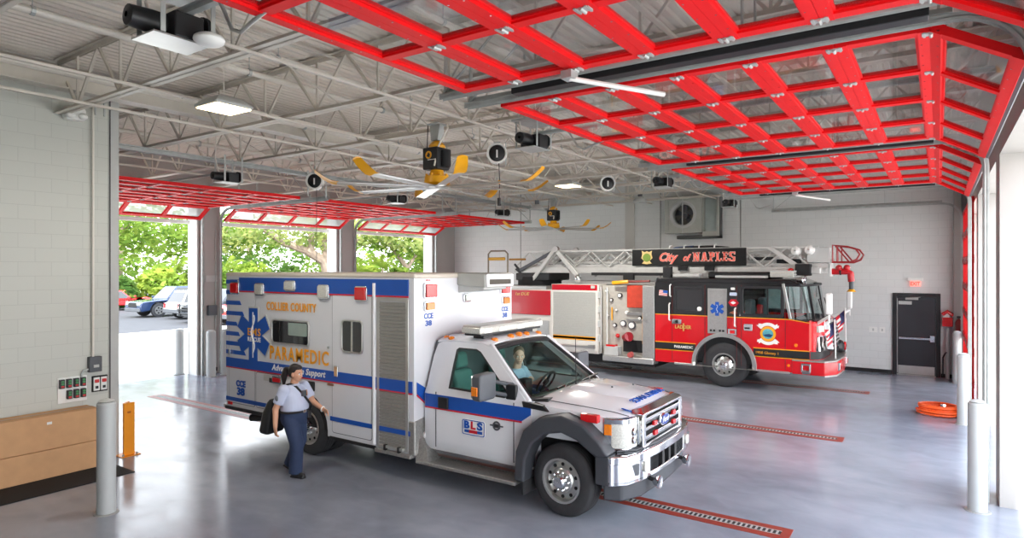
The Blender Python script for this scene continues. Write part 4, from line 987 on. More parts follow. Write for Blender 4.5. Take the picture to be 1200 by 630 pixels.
A(MB().box(-5.3, -4.7, YC - .14, YC + .14, .8, 1.12).box(-4.9, -4.75, YC - .12, YC + .06, 1.1, 1.36), 'centre_console', M['black'], bevel=.02)
swm = MB(); swm.T = Matrix.Translation((-4.78, YC + .47, 1.24)) @ Matrix.Rotation(R(-58), 4, 'Y')
swm.tube([(.19 * math.cos(2 * PI * k / 24), .19 * math.sin(2 * PI * k / 24), 0) for k in range(24)], .016, 8, closed=True).box(-.17, .17, -.02, .02, -.012, .012).cyl((0, 0, -.02), (0, 0, .02), .05)
A(swm, 'steering_wheel', M['black'])
# ---------------------------------------------------------------- ladder fire truck
Y0, Y1 = 15.70, 18.20; YM = 16.95
FT = thing('fire_truck', (-7.5, YM, 0), 'red and black ladder fire truck with silver aerial ladder and lettered black banner', 'fire truck')
SHUT = mat('shutter_satin', (196, 196, 190), .45, .35, .03, 20)
STEEL = mat('brushed_steel', (190, 190, 188), .35, .7, .08, 30)
LADM = mat('ladder_aluminium', (206, 206, 202), .42, .45, .05, 8)
WRED = mat('red_body_panel', (190, 22, 40), .25, 0, .04, 2, coat=.6)
FGL = mat('fire_dark_glass', (26, 27, 30), .05, 0, .05, 3, coat=.9)
CREAM = mat('fire_white', (226, 222, 214), .35, 0, .02)
PANEL = mat('pump_panel_grey', (196, 192, 182), .45, .2, .06, 12)
ENGGL = glass('engine_glass', (.72, .82, .82), 1.2, .01)
def F(mb, name, m, p=FT, **k): return mb.build(name, m, p, **k)
yd5 = Y0 - .006
def dec(pts, m, nm='stripe', a=yd5, p=FT): return F(MB().prism(pts, 'y', a, Y0 + .002), nm, m, p, smooth=0)
# chassis and wheels
F(MB().box(-13.8, -2.4, 16.5, 17.4, .45, .75), 'chassis', M['dark'])
F(MB().box(-13.5, -6.2, Y0 + .25, Y1 - .25, .3, .6), 'underbody', M['dark'])
for x in (-4.36, -10.6, -12.0):
    for y, s in ((Y0 + .03, -1), (Y1 - .03, 1)):
        wheel_group(FT, (x, y, .55), .55, .38, s, rr=.50, dual=.02)
# ---- cab: red lower shell, black upper shell
zb, zw, zt = .50, 1.73, 2.62
arch5 = [(-4.36 + .70 * math.cos(R(a)), .55 + .72 * math.sin(R(a))) for a in range(180, -1, -15)]
low = [(-6.12, zb), (-5.06, zb)] + arch5 + [(-3.66, zb), (-2.42, zb), (-2.42, 1.66), (-2.86, zw), (-6.12, zw)]
F(MB().prism(low, 'y', Y0, Y0 + .08), 'cab_side', M['firered'], bevel=.01); F(MB().prism(low, 'y', Y1 - .08, Y1), 'cab_side', M['firered'], bevel=.01)
F(MB().box(-6.12, -5.2, Y0 + .05, Y1 - .05, .5, 1.0).box(-3.6, -2.45, Y0 + .05, Y1 - .05, .5, 1.0), 'cab_floor', M['dark'])
F(MB().box(-5.1, -3.62, Y0 + .06, Y0 + .1, .6, 1.3), 'wheel_well', M['dark'])
fl = F(MB().ring(arc(-4.36, .55, .78, 185, -5, 20) , arc(-4.36, .55, .685, 185, -5, 20), 'y', Y0 - .05, Y0 + .12), 'wheel_arch_trim', M['alum'], bevel=.012)
# front end wraps round
fr5 = [(-2.42, Y0), (-2.28, Y0 + .12), (-2.20, Y0 + .4), (-2.17, YM), (-2.20, Y1 - .4), (-2.28, Y1 - .12), (-2.42, Y1), (-2.52, Y1 - .1), (-2.52, Y0 + .1)]
F(MB().prism(fr5, 'z', .78, 1.70), 'cab_front', M['firered'], bevel=.02)
# black upper panels with window openings
win = [(-5.59, -4.87, 1.82, 2.42), (-3.93, -3.02, 1.80, 2.46)]
for ya, yb_ in ((Y0 + .004, Y0 + .05), (Y1 - .05, Y1 - .004)):
    F(MB().holed(-6.12, -2.98, zw, 2.56, win, 'y', ya, yb_), 'cab_upper_side', M['engblack'], smooth=0)
for j, (a, b, c, d_) in enumerate(win):
    for ya, s in ((Y0, -1), (Y1, 1)):
        yy = ya - s * .0
        wf = F(MB().ring(rrect(a - .03, b + .03, c - .03, d_ + .03, .05), rrect(a + .03, b - .03, c + .03, d_ - .03, .04), 'y', *sorted((ya + s * .012, ya - s * .05))), 'window_frame', mat('frame_black', (40, 40, 43), .4), bevel=.006)
        F(MB().prism(rrect(a + .02, b - .02, c + .02, d_ - .02, .04), 'y', ya - s * .025, ya - s * .015), 'window_pane', FGL if j == 0 else ENGGL, wf, smooth=0)
        if j: F(MB().box((a + b) / 2 + .12, (a + b) / 2 + .15, *sorted((ya + s * .01, ya - s * .03)), c, d_), 'window_bar', M['black'], wf)
F(MB().prism([(-6.12, 2.55), (-2.95, 2.55), (-2.72, 2.50), (-2.62, 2.56), (-2.85, 2.65), (-6.08, 2.68)], 'y', Y0 - .01, Y1 + .01), 'cab_roof', M['engblack'], bevel=.025)
F(MB().box(-6.12, -6.06, Y0 + .04, Y1 - .04, .6, 2.6), 'cab_back', M['engblack'])
# A pillar, side triangle, windscreen
for y in (Y0 + .02, Y1 - .02):
    F(MB().bar((-2.84, y, 1.74), (-3.0, y, 2.56), .07, .06), 'windscreen_pillar', M['alum'], bevel=.01)
wr = []
for z, xo in ((1.70, 0), (2.52, -.13)):
    wr.append([Vector((x + xo - .02, y, z)) for x, y in ((-2.82, Y0 + .03), (-2.50, Y0 + .10), (-2.36, Y0 + .32), (-2.30, Y0 + .7), (-2.28, YM), (-2.30, Y1 - .7), (-2.36, Y1 - .32), (-2.50, Y1 - .10), (-2.82, Y1 - .03))])
g = MB(); g.add(wr[0] + wr[1], [(i, i + 1, 9 + i + 1, 9 + i) for i in range(8)])
wsn = F(g, 'windscreen', ENGGL, smooth=50)
F(MB().tube(wr[0], .028, 8), 'windscreen_gasket', M['black'], wsn); F(MB().tube(wr[1], .03, 8), 'windscreen_header', M['black'], wsn)
F(MB().bar(wr[0][2], wr[1][2], .06, .05).bar(wr[0][4], wr[1][4], .03, .03), 'windscreen_divider', M['black'], wsn)
for y in (16.5, 17.4): F(MB().tube([(-2.24, y, 1.70), (-2.32, y - .3, 2.2)], .012, 6), 'wiper', M['black'], wsn)
F(MB().lathe([(.01, 0), (.15, .0), (.15, .02), (.01, .02)], (-2.48, Y0 + 1.35, 2.36), 'x', 20), 'fan_disc', M['black'], wsn)
F(MB().box(-2.85, -2.35, Y0 + .12, Y1 - .12, 1.45, 1.74), 'dashboard', M['dark'], bevel=.03)
for y in (16.25, 17.6):
    sb = F(MB().box(-3.85, -3.4, y - .22, y + .22, 1.2, 1.4), 'crew_seat', M['grey'], bevel=.05)
    F(MB().box(-3.95, -3.78, y - .22, y + .22, 1.35, 2.15), 'seat_back', M['grey'], sb, bevel=.05)
F(MB().box(-3.62, -3.5, Y0 + .14, Y0 + .3, 1.82, 2.05), 'seat_bag', M['firered'], bevel=.03)
# belt stripe, gold line
dec(rc(-6.12, -5.06, .83, 1.01), M['black']); dec(rc(-6.12, -5.05, 1.005, 1.03), M['gold']); dec(rc(-6.12, -5.05, .815, .84), M['gold'])
dec(rc(-3.66, -2.43, .83, 1.01), M['black']); dec(rc(-3.66, -2.43, 1.005, 1.03), M['gold']); dec(rc(-3.66, -2.43, .815, .84), M['gold'])
F(MB().prism([(x + .004, y) for x, y in fr5[:4]] + [(-2.25, YM), (-2.3, Y0 + .4), (-2.4, Y0 + .12)], 'z', .83, 1.01), 'stripe', M['black'])
F(MB().strip([(-6.12, zw), (-2.86, zw), (-2.43, 1.665)], .018, 'y', Y0 - .006, Y0 + .01), 'belt_line', M['gold'], smooth=0)
# door seams
for x in (-5.66, -4.82, -4.05, -3.94, -2.95): F(MB().box(x - .006, x + .006, Y0 - .004, Y0 + .002, .56, 2.5), 'door_seam', mat('seam_dark', (90, 12, 16), .5))
# stainless door with the star emblem between the cab windows
sd = F(MB().box(-4.74, -4.28, Y0 - .03, Y0 + .01, 1.31, 2.42), 'steel_panel', STEEL, bevel=.01)
F(MB().ring(rc(-4.74, -4.28, 1.31, 2.42), rc(-4.70, -4.32, 1.36, 2.38), 'y', Y0 - .04, Y0 - .028), 'panel_frame', M['alum'], sd, smooth=0)
F(MB().prism(star_of_life(-4.51, 1.92, .17, .045), 'y', Y0 - .038, Y0 - .03), 'star_emblem', M['blue'], sd)
F(MB().tube([(-4.51 + .014 * math.sin(i), Y0 - .041, 1.82 + i * .02) for i in range(11)], .007, 6), 'staff', M['wplas'], sd)
for x in (-4.66, -4.58, -4.44, -4.36): F(MB().box(x - .025, x + .025, Y0 - .045, Y0 - .03, 1.36, 1.41), 'latch', M['black'], sd, bevel=.004)
# handles, stickers, lettering
for x, z0, z1 in ((-5.72, 1.58, 2.02), (-4.08, 1.50, 1.95), (-5.70, 2.2, 2.5)):
    F(MB().tube([(x, Y0 + .01, z0), (x, Y0 - .06, z0 + .02), (x, Y0 - .06, z1 - .02), (x, Y0 + .01, z1)], .02, 8), 'grab_rail', M['wplas'])
F(MB().prism(rrect(-5.66, -5.42, 1.50, 1.62, .02), 'y', Y0 - .02, Y0), 'latch_plate', M['chrome'], bevel=.005)
F(MB().prism(rrect(-5.57, -5.50, 1.52, 1.6, .02), 'y', Y0 - .028, Y0 - .015), 'latch_paddle', M['black'])
F(MB().prism(rrect(-3.88, -3.68, 1.42, 1.58, .02), 'y', Y0 - .02, Y0), 'latch_plate', M['chrome'], bevel=.005); F(MB().box(-3.86, -3.74, Y0 - .03, Y0 - .018, 1.46, 1.50), 'latch_paddle', M['black'])
F(MB().ring(rc(-4.25, -4.05, 1.30, 1.44), rc(-4.21, -4.09, 1.33, 1.41), 'y', Y0 - .02, Y0), 'marker_frame', M['chrome'], smooth=0); F(MB().box(-4.21, -4.09, Y0 - .014, Y0, 1.33, 1.41), 'marker_lens', M['redlens'])
dec(rrect(-4.22, -4.04, 2.25, 2.33, .02), mat('sticker_blue', (196, 210, 230), .4), 'sticker', Y0 - .004); dec(rrect(-4.19, -4.09, 2.39, 2.45, .02), M['wplas'], 'sticker', Y0 - .004)
dec([(-4.25, 2.08), (-4.19, 2.0), (-4.06, 2.0), (-4.0, 2.08), (-4.06, 2.16), (-4.19, 2.16)], M['red'], 'sticker', Y0 - .004); dec([(-4.2, 2.08), (-4.13, 2.04), (-4.06, 2.08), (-4.13, 2.12)], M['wplas'], 'sticker', Y0 - .008)
dec([(-4.22, 1.83), (-4.13, 1.80), (-4.03, 1.83), (-4.13, 1.88)], mat('sticker_bronze', (170, 100, 70), .4), 'sticker', Y0 - .004)
fg5 = dec([(-6.02, 2.22), (-5.8, 2.20), (-5.78, 2.34), (-6.0, 2.36)], M['wplas'], 'flag_sticker', Y0 - .004)
for i in range(4): dec([(-6.01, 2.228 + i * .034), (-5.79, 2.21 + i * .034), (-5.79, 2.227 + i * .034), (-6.01, 2.245 + i * .034)], M['red'], 'flag_stripe', Y0 - .007, fg5)
dec([(-5.9, 2.285), (-5.785, 2.276), (-5.78, 2.34), (-5.9, 2.35)], M['blue'], 'flag_canton', Y0 - .009, fg5)
TF = lambda txt, x, z, s_, m, nm='lettering', p=FT, yo=.010, **k: F(MB().text(txt, face_y(x, Y0 - yo, z), s_, .006, **k), nm, m, p, smooth=0)
GOLD2 = mat('gold_leaf', (222, 182, 96), .3, .3, .06)
TF('LADDER', -5.37, 1.385, .125, GOLD2, bold=.003, width=.42); TF('1', -5.36, 1.33, .27, GOLD2, bold=.006, yo=.013)
TF('PARAMEDIC', -5.36, .89, .09, M['wplas'], bold=.002, width=.48); TF('1958 Gloney 1', -3.35, .89, .085, M['gold'], width=.50)
dec([(-5.42 + .05 * math.cos(2 * PI * k / 16), 1.88 + .05 * math.sin(2 * PI * k / 16)) for k in range(16)], M['wplas'], 'window_sticker', Y0 - .016) if False else F(MB().lathe([(.002, 0), (.06, 0), (.06, -.006), (.002, -.006)], (-4.96, Y0 + .008, 1.90), 'y', 18), 'window_sticker', M['wplas'])
# city seal on the front door: white scrolls, gold ring, teal disc
sc5 = MB(); 
for a0, a1 in ((35, 145), (215, 325)): sc5.strip(arc(-3.33, 1.37, .225, a0, a1, 12), .075, 'y', Y0 - .008, Y0)
seal = F(sc5, 'seal_scroll', M['wplas'], smooth=0)
for a in (45, 135, 225, 315): F(MB().prism([(-3.33 + .27 * math.cos(R(a - 14)), 1.37 + .27 * math.sin(R(a - 14))), (-3.33 + .33 * math.cos(R(a - 4)), 1.37 + .31 * math.sin(R(a - 4))), (-3.33 + .30 * math.cos(R(a)), 1.37 + .28 * math.sin(R(a))), (-3.33 + .33 * math.cos(R(a + 6)), 1.37 + .31 * math.sin(R(a + 6))), (-3.33 + .24 * math.cos(R(a + 10)), 1.37 + .24 * math.sin(R(a + 10)))], 'y', Y0 - .006, Y0), 'scroll_tail', M['wplas'], seal, smooth=0)
F(MB().lathe([(.002, 0), (.175, 0), (.175, -.012), (.002, -.012)], (-3.33, Y0, 1.37), 'y', 24), 'seal_ring', M['gold'], seal)
F(MB().lathe([(.002, 0), (.12, 0), (.12, -.016), (.002, -.016)], (-3.33, Y0, 1.37), 'y', 24), 'seal_disc', mat('seal_teal', (96, 176, 186), .4, 0, .25, 12), seal)
F(MB().prism([(-3.44, 1.34), (-3.38, 1.30), (-3.27, 1.29), (-3.22, 1.35), (-3.3, 1.37), (-3.38, 1.36)], 'y', Y0 - .019, Y0), 'seal_wave', mat('seal_navy', (24, 66, 110), .4), seal)
# front detail: grille, headlight, bumper
gt = F(MB().hexa([(-2.20, YM - .62, 1.02), (-2.02, YM - .58, 1.02), (-2.02, YM + .58, 1.02), (-2.20, YM + .62, 1.02)], [(-2.2, YM - .62, 1.66), (-2.12, YM - .58, 1.70), (-2.12, YM + .58, 1.70), (-2.2, YM + .62, 1.66)]), 'front_grille', M['chrome'], bevel=.012)
for i in range(7):
    z = 1.08 + i * .085; xg = -2.02 - (z - 1.02) * .15
    F(MB().box(xg - .012, xg + .008, YM - .55, YM + .55, z, z + .04), 'grille_slot', M['black'], gt, bevel=.004)
for s in (-1, 1):
    hb5 = F(MB().hexa([(-2.28, YM + s * .68, 1.0), (-2.12, YM + s * .68, 1.0), (-2.22, YM + s * 1.16, 1.0), (-2.36, YM + s * 1.16, 1.0)], [(-2.28, YM + s * .68, 1.36), (-2.15, YM + s * .70, 1.36), (-2.25, YM + s * 1.14, 1.36), (-2.36, YM + s * 1.14, 1.36)]), 'headlight', M['chrome'], bevel=.03)
    for yy in (.80, 1.02): F(MB().lathe([(.075, 0), (.07, .02), (.02, .03)], (-2.13 - (yy - .7) * .22, YM + s * yy, 1.17), 'x', 16), 'lamp_bowl', M['clear'], hb5)
    F(MB().hexa([(-2.3, YM + s * .9, 1.45), (-2.17, YM + s * .9, 1.45), (-2.24, YM + s * 1.15, 1.45), (-2.36, YM + s * 1.15, 1.45)], [(-2.3, YM + s * .9, 1.60), (-2.18, YM + s * .9, 1.60), (-2.25, YM + s * 1.15, 1.60), (-2.36, YM + s * 1.15, 1.60)]), 'warning_light', M['clear'], bevel=.012)
F(MB().box(-2.44, -2.40, Y0 - .004, Y0 + .14, 1.03, 1.72), 'corner_trim', mat('pale_red', (238, 120, 110), .3, coat=.5))
F(MB().lathe([(.002, 0), (.04, 0), (.03, -.02), (.002, -.02)], (-2.72, Y0, 1.14), 'y', 12), 'marker_lens', M['amber'])
bm5 = [(-2.80, Y0 - .02), (-2.12, Y0 - .02), (-1.92, Y0 + .32), (-1.86, YM), (-1.92, Y1 - .32), (-2.12, Y1 + .02), (-2.80, Y1 + .02)]
bmp = F(MB().prism(bm5, 'z', .48, .78), 'front_bumper', M['firered'], bevel=.015)
F(MB().prism(bm5, 'z', .78, .815), 'bumper_deck', M['tread'], bmp)
F(MB().prism([(x + .006, y) for x, y in bm5[1:4]] + [(-1.95, YM), (-2.0, Y0 + .33)], 'z', .455, .49), 'bumper_edge', M['alum'], bmp)
F(MB().ring(rc(-2.60, -2.40, .54, .74), rc(-2.565, -2.435, .59, .70), 'y', Y0 - .06, Y0 - .02), 'tow_eye', M['chrome'], bmp, bevel=.01)
F(MB().box(-2.58, -2.42, Y0 - .05, Y0 - .02, .50, .56), 'tow_hook', M['grey'], bmp)
F(MB().lathe([(.002, 0), (.035, 0), (.025, -.02), (.002, -.02)], (-2.88, Y0, .66), 'y', 12), 'marker_lens', M['amber'])
for xa, xb in ((-3.58, -2.86), (-5.6, -5.12)): F(MB().box(xa, xb, Y0 - .015, Y0 + .1, .465, .515), 'cab_step', M['alum'], bevel=.008)
for y in (Y0 + .55, Y1 - .7): 
    bl = F(MB().prism([(-1.97, .55), (-1.90, .55), (-1.86, .58), (-1.86, .74), (-1.97, .74)], 'y', y - .06, y + .06), 'bumper_light', M['chrome'], bmp, bevel=.01)
    F(MB().box(-1.865, -1.845, y - .04, y + .04, .6, .7), 'lens', M['redlens'], bl)
F(MB().tube([(-2.5, 16.4, .82), (-2.3, 16.5, 1.0), (-2.1, 17.2, .95), (-2.0, 17.9, .84)], .06, 8).ell((-2.05, 17.6, .98), (.12, .3, .16)), 'front_hose', M['black'])
F(MB().lathe([(.05, 0), (.11, .02), (.1, .06), (.02, .07)], (-1.97, 17.75, .98), 'x', 14), 'hose_cap', M['redlens'])
# mirrors on white arms
for y, ya, x in ((15.62, 15.9, -2.02), (18.35, 18.1, -1.9)):
    F(MB().tube([(-2.34, ya, 1.62), (x, y, 1.84)], .035, 8).tube([(x, y, 1.7), (x, y, 2.3)], .02, 8), 'mirror_arm', M['wplas'])
    F(MB().prism(rrect(y - .11, y + .11, 1.88, 2.36, .05), 'x', x - .06, x + .06), 'mirror', M['wplas'], bevel=.03)
# roof lights
lb5 = F(MB().prism(rrect(-3.35, -2.82, 2.70, 2.84, .02), 'y', Y0 + .3, Y1 - .3), 'light_bar', M['clear'], bevel=.02)
F(MB().box(-3.35, -2.8, Y0 + .28, Y1 - .28, 2.765, 2.775).box(-3.36, -2.81, Y0 + .3, Y1 - .3, 2.835, 2.86), 'light_bar_trim', M['lgrey'], lb5)
for y in (16.0, 16.3):
    F(MB().lathe([(.02, -.1), (.06, -.08), (.10, .06), (.09, .08), (.02, .06)], (-2.68, y, 2.64), 'x', 14), 'air_horn', M['chrome'])
F(MB().box(-4.6, -3.4, Y0 + .1, Y0 + .35, 2.68, 2.74).box(-5.7, -5.0, Y0 + .15, Y0 + .4, 2.70, 2.78), 'roof_rail', M['lgrey'], bevel=.01)
F(MB().box(-4.9, -3.35, Y0 + .5, Y1 - .5, 2.66, 2.83), 'roof_cover', M['engblack'], bevel=.04)
F(MB().box(-5.95, -5.75, Y0 + .1, Y0 + .3, 2.66, 2.95), 'ladder_rest', M['black'], bevel=.01)
# ---- body behind the cab
F(MB().box(-7.74, -6.14, Y0 + .22, Y1 - .1, .52, 2.45), 'pump_house', PANEL)
F(MB().box(-6.47, -6.14, Y0 - .005, Y0 + .25, .55, 2.46), 'pump_side_panel', STEEL, bevel=.01)
for r_, z in ((.05, 1.55), (.035, 1.70)): F(MB().lathe([(.004, 0), (r_, 0), (r_, -.02), (.004, -.02)], (-6.34, Y0 - .005, z), 'y', 16), 'pump_port', M['alum'])
F(MB().box(-6.96, -6.48, Y0 + .1, Y0 + .26, 1.86, 2.46), 'red_tarp', mat('orange_red_tarp', (192, 62, 40), .75, 0, .12, 10), bevel=.02)
ry = Y0 + .21
for x, z, r, mm in ((-7.2, 2.18, .07, 'black'), (-7.45, 2.05, .05, 'black'), (-7.1, 1.42, .09, 'grey'), (-6.85, 1.38, .11, 'grey'), (-7.35, 1.36, .06, 'black'), (-6.62, 1.58, .06, 'black'), (-7.55, 1.62, .045, 'chrome'), (-7.3, 1.78, .04, 'chrome'), (-7.0, 1.72, .05, 'wplas'), (-7.6, 2.3, .05, 'chrome')):
    gq = F(MB().lathe([(.004, 0), (r, 0), (r, -.05), (r * .85, -.06), (.004, -.06)], (x, ry + .01, z), 'y', 16), 'gauge', M[mm])
    F(MB().lathe([(.004, 0), (r * .7, 0), (r * .7, -.01), (.004, -.01)], (x, ry - .05, z), 'y', 16), 'gauge_face', M['wplas'], gq)
F(MB().tube([(-7.05, ry, 1.04), (-6.85, ry - .22, 1.1)], [.1, .12], 14).lathe([(.02, 0), (.13, 0), (.13, -.06), (.02, -.06)], (-6.86, ry - .18, 1.09), 'y', 16), 'red_inlet_cap', mat('valve_red', (150, 24, 36), .35))
F(MB().ell((-7.25, ry - .05, 1.08), .06), 'valve_knob', M['redlens'])
F(MB().box(-7.0, -6.5, ry - .05, ry, 1.66, 1.74).box(-7.0, -6.5, ry - .04, ry, 1.50, 1.56), 'panel_rail', M['alum'], bevel=.008)
for x, z0, z1 in ((-6.52, .9, 1.72), (-7.42, 1.5, 1.85)): F(MB().tube([(x, ry - .05, z0), (x, ry - .05, z1)], .02, 8), 'yellow_strap', M['yellow'])
F(MB().tube([(-7.35, Y0 + .06, 2.52), (-7.1, Y0 + .02, 2.54), (-6.9, Y0 + .06, 2.56)], .05, 8), 'yellow_tool', M['yellow'])
F(MB().tube([(-6.9, Y0 + .1, 2.56), (-6.3, Y0 + .1, 2.58)], .03, 8), 'red_pole', mat('pole_maroon', (120, 40, 34), .5))
F(MB().box(-7.1, -6.55, ry - .03, ry + .02, .66, .98), 'lower_recess', M['dark'])
F(MB().box(-7.6, -6.14, Y0 - .08, Y0 + .3, .40, .56), 'pump_step', STEEL, bevel=.03)
F(MB().box(-7.55, -7.15, Y0 - .06, Y0 + .2, .56, .8), 'step_box', M['lgrey'], bevel=.012); F(MB().box(-7.5, -7.25, Y0 - .05, Y0 + .15, .8, .85), 'box_lid', M['redlens'])
F(MB().lathe([(.01, 0), (.08, 0), (.07, -.1), (.01, -.1)], (-6.78, Y0 - .02, .62), 'y', 14), 'outlet_cap', mat('cap_pink', (190, 90, 86), .4))
for x in (-7.70, -7.52): F(MB().tube([(x, Y0 + .05, .6), (x, Y0 + .05, 2.4)], .014, 6), 'grab_post', M['alum'])
# tall compartment with roll shutter
cb = F(MB().box(-9.27, -7.76, Y0 + .03, Y1 - .03, .55, 2.47), 'compartment', CREAM, bevel=.012)
F(MB().box(-9.24, -7.80, Y0 - .006, Y0 + .04, 2.30, 2.46), 'red_header', WRED, cb, bevel=.01)
F(MB().box(-7.98, -7.86, Y0 - .02, Y0, 2.36, 2.44), 'header_lamp', M['clear'], cb, bevel=.006)
F(MB().ring(rc(-9.27, -7.77, .62, 2.30), rc(-9.20, -7.84, .90, 2.25), 'y', Y0 - .004, Y0 + .04), 'shutter_frame', CREAM, cb, smooth=0)
sh = MB(); z = .90
while z < 2.24:
    sh.prism([(Y0 + .016, z), (Y0 + .008, z + .006), (Y0 + .008, z + .040), (Y0 + .016, z + .046), (Y0 + .03, z + .046), (Y0 + .03, z)], 'x', -9.21, -7.83); z += .048
shu = F(sh, 'roll_shutter', SHUT, cb, smooth=0)
dec(rc(-9.20, -7.84, .93, 1.00), M['black'], 'stripe', Y0 + .002, shu); dec(rc(-9.20, -7.84, .995, 1.02), M['gold'], 'stripe', Y0 + .001, shu); dec(rc(-9.20, -7.84, .91, .935), M['gold'], 'stripe', Y0 + .001, shu)
F(MB().tube([(-8.9, Y0 - .03, .74), (-8.0, Y0 - .03, .74)], .03, 8).box(-8.05, -7.85, Y0 - .05, Y0, .7, .8), 'lift_bar', M['alum'], cb)
for z in (.9, 1.3, 1.7, 2.1): F(MB().box(-7.77, -7.70, Y0 - .01, Y0 + .05, z, z + .18), 'hinge_block', M['lgrey'], cb, bevel=.006)
# rear body with red panel
rb5 = F(MB().box(-13.9, -9.28, Y0 + .04, Y1 - .04, .75, 2.30), 'rear_body', CREAM, bevel=.015)
F(MB().box(-12.6, -9.30, Y0 - .004, Y0 + .05, 1.56, 2.27), 'red_panel', WRED, rb5, bevel=.012)
F(MB().text('1st DUE', face_y(-10.25, Y0 - .007, 2.12), .13, .006, shear=.3, width=.5), 'lettering', GOLD2, rb5, smooth=0)
F(MB().box(-11.4, -9.5, Y0 + .12, Y1 - .1, 2.30, 2.40), 'turntable_deck', STEEL, rb5, bevel=.01)
F(MB().prism(rrect(-9.75, -9.35, .8, 1.4, .02), 'y', Y0 + .02, Y0 + .05), 'lower_door', STEEL, rb5)
# hoop rail at the turntable, with yellow pad
F(MB().tube([(-11.95, 16.3, 2.4), (-11.95, 16.3, 3.38), (-11.85, 16.3, 3.47), (-11.3, 16.3, 3.47), (-11.2, 16.3, 3.38), (-11.2, 16.3, 2.4)], .028, 8), 'hoop_rail', mat('rail_bronze', (150, 140, 126), .4, .6))
F(MB().tube([(-11.9, 16.28, 3.22), (-11.3, 16.28, 3.22)], .05, 8), 'yellow_pad', mat('pad_ochre', (214, 164, 60), .6))
F(MB().tube([(-11.2, 16.4, 3.2), (-10.6, 16.4, 3.2)], .03, 8), 'yellow_hose', mat('hose_brown', (170, 120, 44), .6))
# turntable gear and lifting arms
F(MB().cyl((-10.4, YM, 2.4), (-10.4, YM, 2.66), .7, n=28), 'turntable', M['dark'])
F(MB().box(-10.9, -9.7, 16.3, 17.6, 2.55, 2.78), 'turntable_gear', M['black'], bevel=.03)
for y in (16.32, 17.58):
    F(MB().bar((-10.35, y, 2.48), (-9.52, y, 3.46), .10, .12), 'lift_cylinder', LADM, bevel=.02)
    F(MB().bar((-10.75, y, 2.86), (-9.6, y, 3.40), .06, .10), 'lift_link', M['grey'], bevel=.015)
    F(MB().bar((-9.42, y, 3.42), (-8.74, y, 2.70), .07, .13), 'support_arm', LADM, bevel=.02)
    F(MB().lathe([(.01, -.06), (.09, -.06), (.09, .06), (.01, .06)], (-9.46, y, 3.49), 'y', 18), 'pivot', M['alum'])
    F(MB().bar((-10.9, y, 2.9), (-10.35, y, 2.5), .05, .05).bar((-10.95, y, 3.05), (-10.75, y, 2.85), .05, .05), 'pivot_bracket', M['black'])
F(MB().ell((-8.55, 16.0, 2.62), (.1, .1, .12)), 'spot_lamp', M['chrome'])
F(MB().box(-9.2, -6.1, 16.2, 17.7, 2.47, 2.55), 'body_top', STEEL)
F(MB().box(-8.2, -5.8, 16.15, 16.25, 2.72, 2.80).box(-7.2, -6.9, 16.1, 16.2, 2.6, 2.78), 'hydraulic_tray', M['dark'])
# ---- aerial ladder
def lad(x0, x1, y, zl, zh, pitch, wr_, off=0):
    m = MB(); m.box(x0, x1, y - .035, y + .035, zl, zl + wr_).box(x0 + .3, x1, y - .03, y + .03, zh - .05, zh)
    n = int((x1 - x0) / pitch)
    for i in range(n):
        a = x0 + i * pitch + off
        m.bar((a, y, zl + wr_), (a + pitch / 2, y, zh - .03), .035, .03).bar((a + pitch / 2, y, zh - .03), (a + pitch, y, zl + wr_), .035, .03)
    return m
la = bpy.data.objects.new('aerial_ladder', None); COL.objects.link(la); la.parent = FT; la.location = Vector((-6.5, YM, 3.0)) - org(FT); ORG[la.name] = Vector((-6.5, YM, 3.0))
for y in (16.42, 17.48): F(lad(-11.0, -2.35, y, 2.79, 3.45, 1.06, .16), 'base_section_truss', LADM, la, smooth=0)
for y in (16.55, 17.35): F(lad(-10.6, -2.15, y, 2.93, 3.40, .74, .10, .2), 'mid_section_truss', LADM, la, smooth=0)
for y in (16.66, 17.24): F(lad(-10.2, -2.1, y, 3.05, 3.33, .5, .07, .1), 'fly_section_truss', LADM, la, smooth=0)
for i in range(22):
    x = -10.4 + i * .38; F(MB().cyl((x, 16.43, 2.90), (x, 17.47, 2.90), .022, n=8), 'rung', M['grey'], la)
F(MB().hexa([(-3.3, 16.37, 2.79), (-2.30, 16.37, 2.79), (-2.30, 17.53, 2.79), (-3.3, 17.53, 2.79)], [(-3.3, 16.37, 2.93), (-2.30, 16.37, 2.93), (-2.30, 17.53, 2.93), (-3.3, 17.53, 2.93)]), 'heel_beam', LADM, la, bevel=.02)
F(MB().bar((-3.45, 16.40, 3.43), (-2.75, 16.40, 2.93), .05, .10), 'tip_brace', LADM, la)
F(MB().box(-2.62, -2.12, 16.5, 17.4, 3.05, 3.42), 'tip_box', M['lgrey'], la, bevel=.02)
for x, z in ((-2.85, 3.34), (-2.55, 3.36)): F(MB().lathe([(.02, -.12), (.10, -.06), (.12, .05), (.1, .06), (.01, .04)], (x, 16.45, z), 'y', 18), 'flood_lamp', M['wplas'], la)
F(MB().box(-3.3, -2.75, 16.5, 17.4, 3.04, 3.14).box(-3.9, -3.4, 16.55, 16.65, 3.12, 3.2), 'cable_tray', M['dark'], la)
F(MB().lathe([(.01, 0), (.07, 0), (.06, -.05), (.01, -.05)], (-2.95, 16.37, 2.86), 'y', 16), 'ladder_lamp', M['redlens'], la)
F(MB().box(-2.85, -2.5, 16.3, 16.5, 2.74, 3.02), 'lock_block', M['dark'], la, bevel=.02)
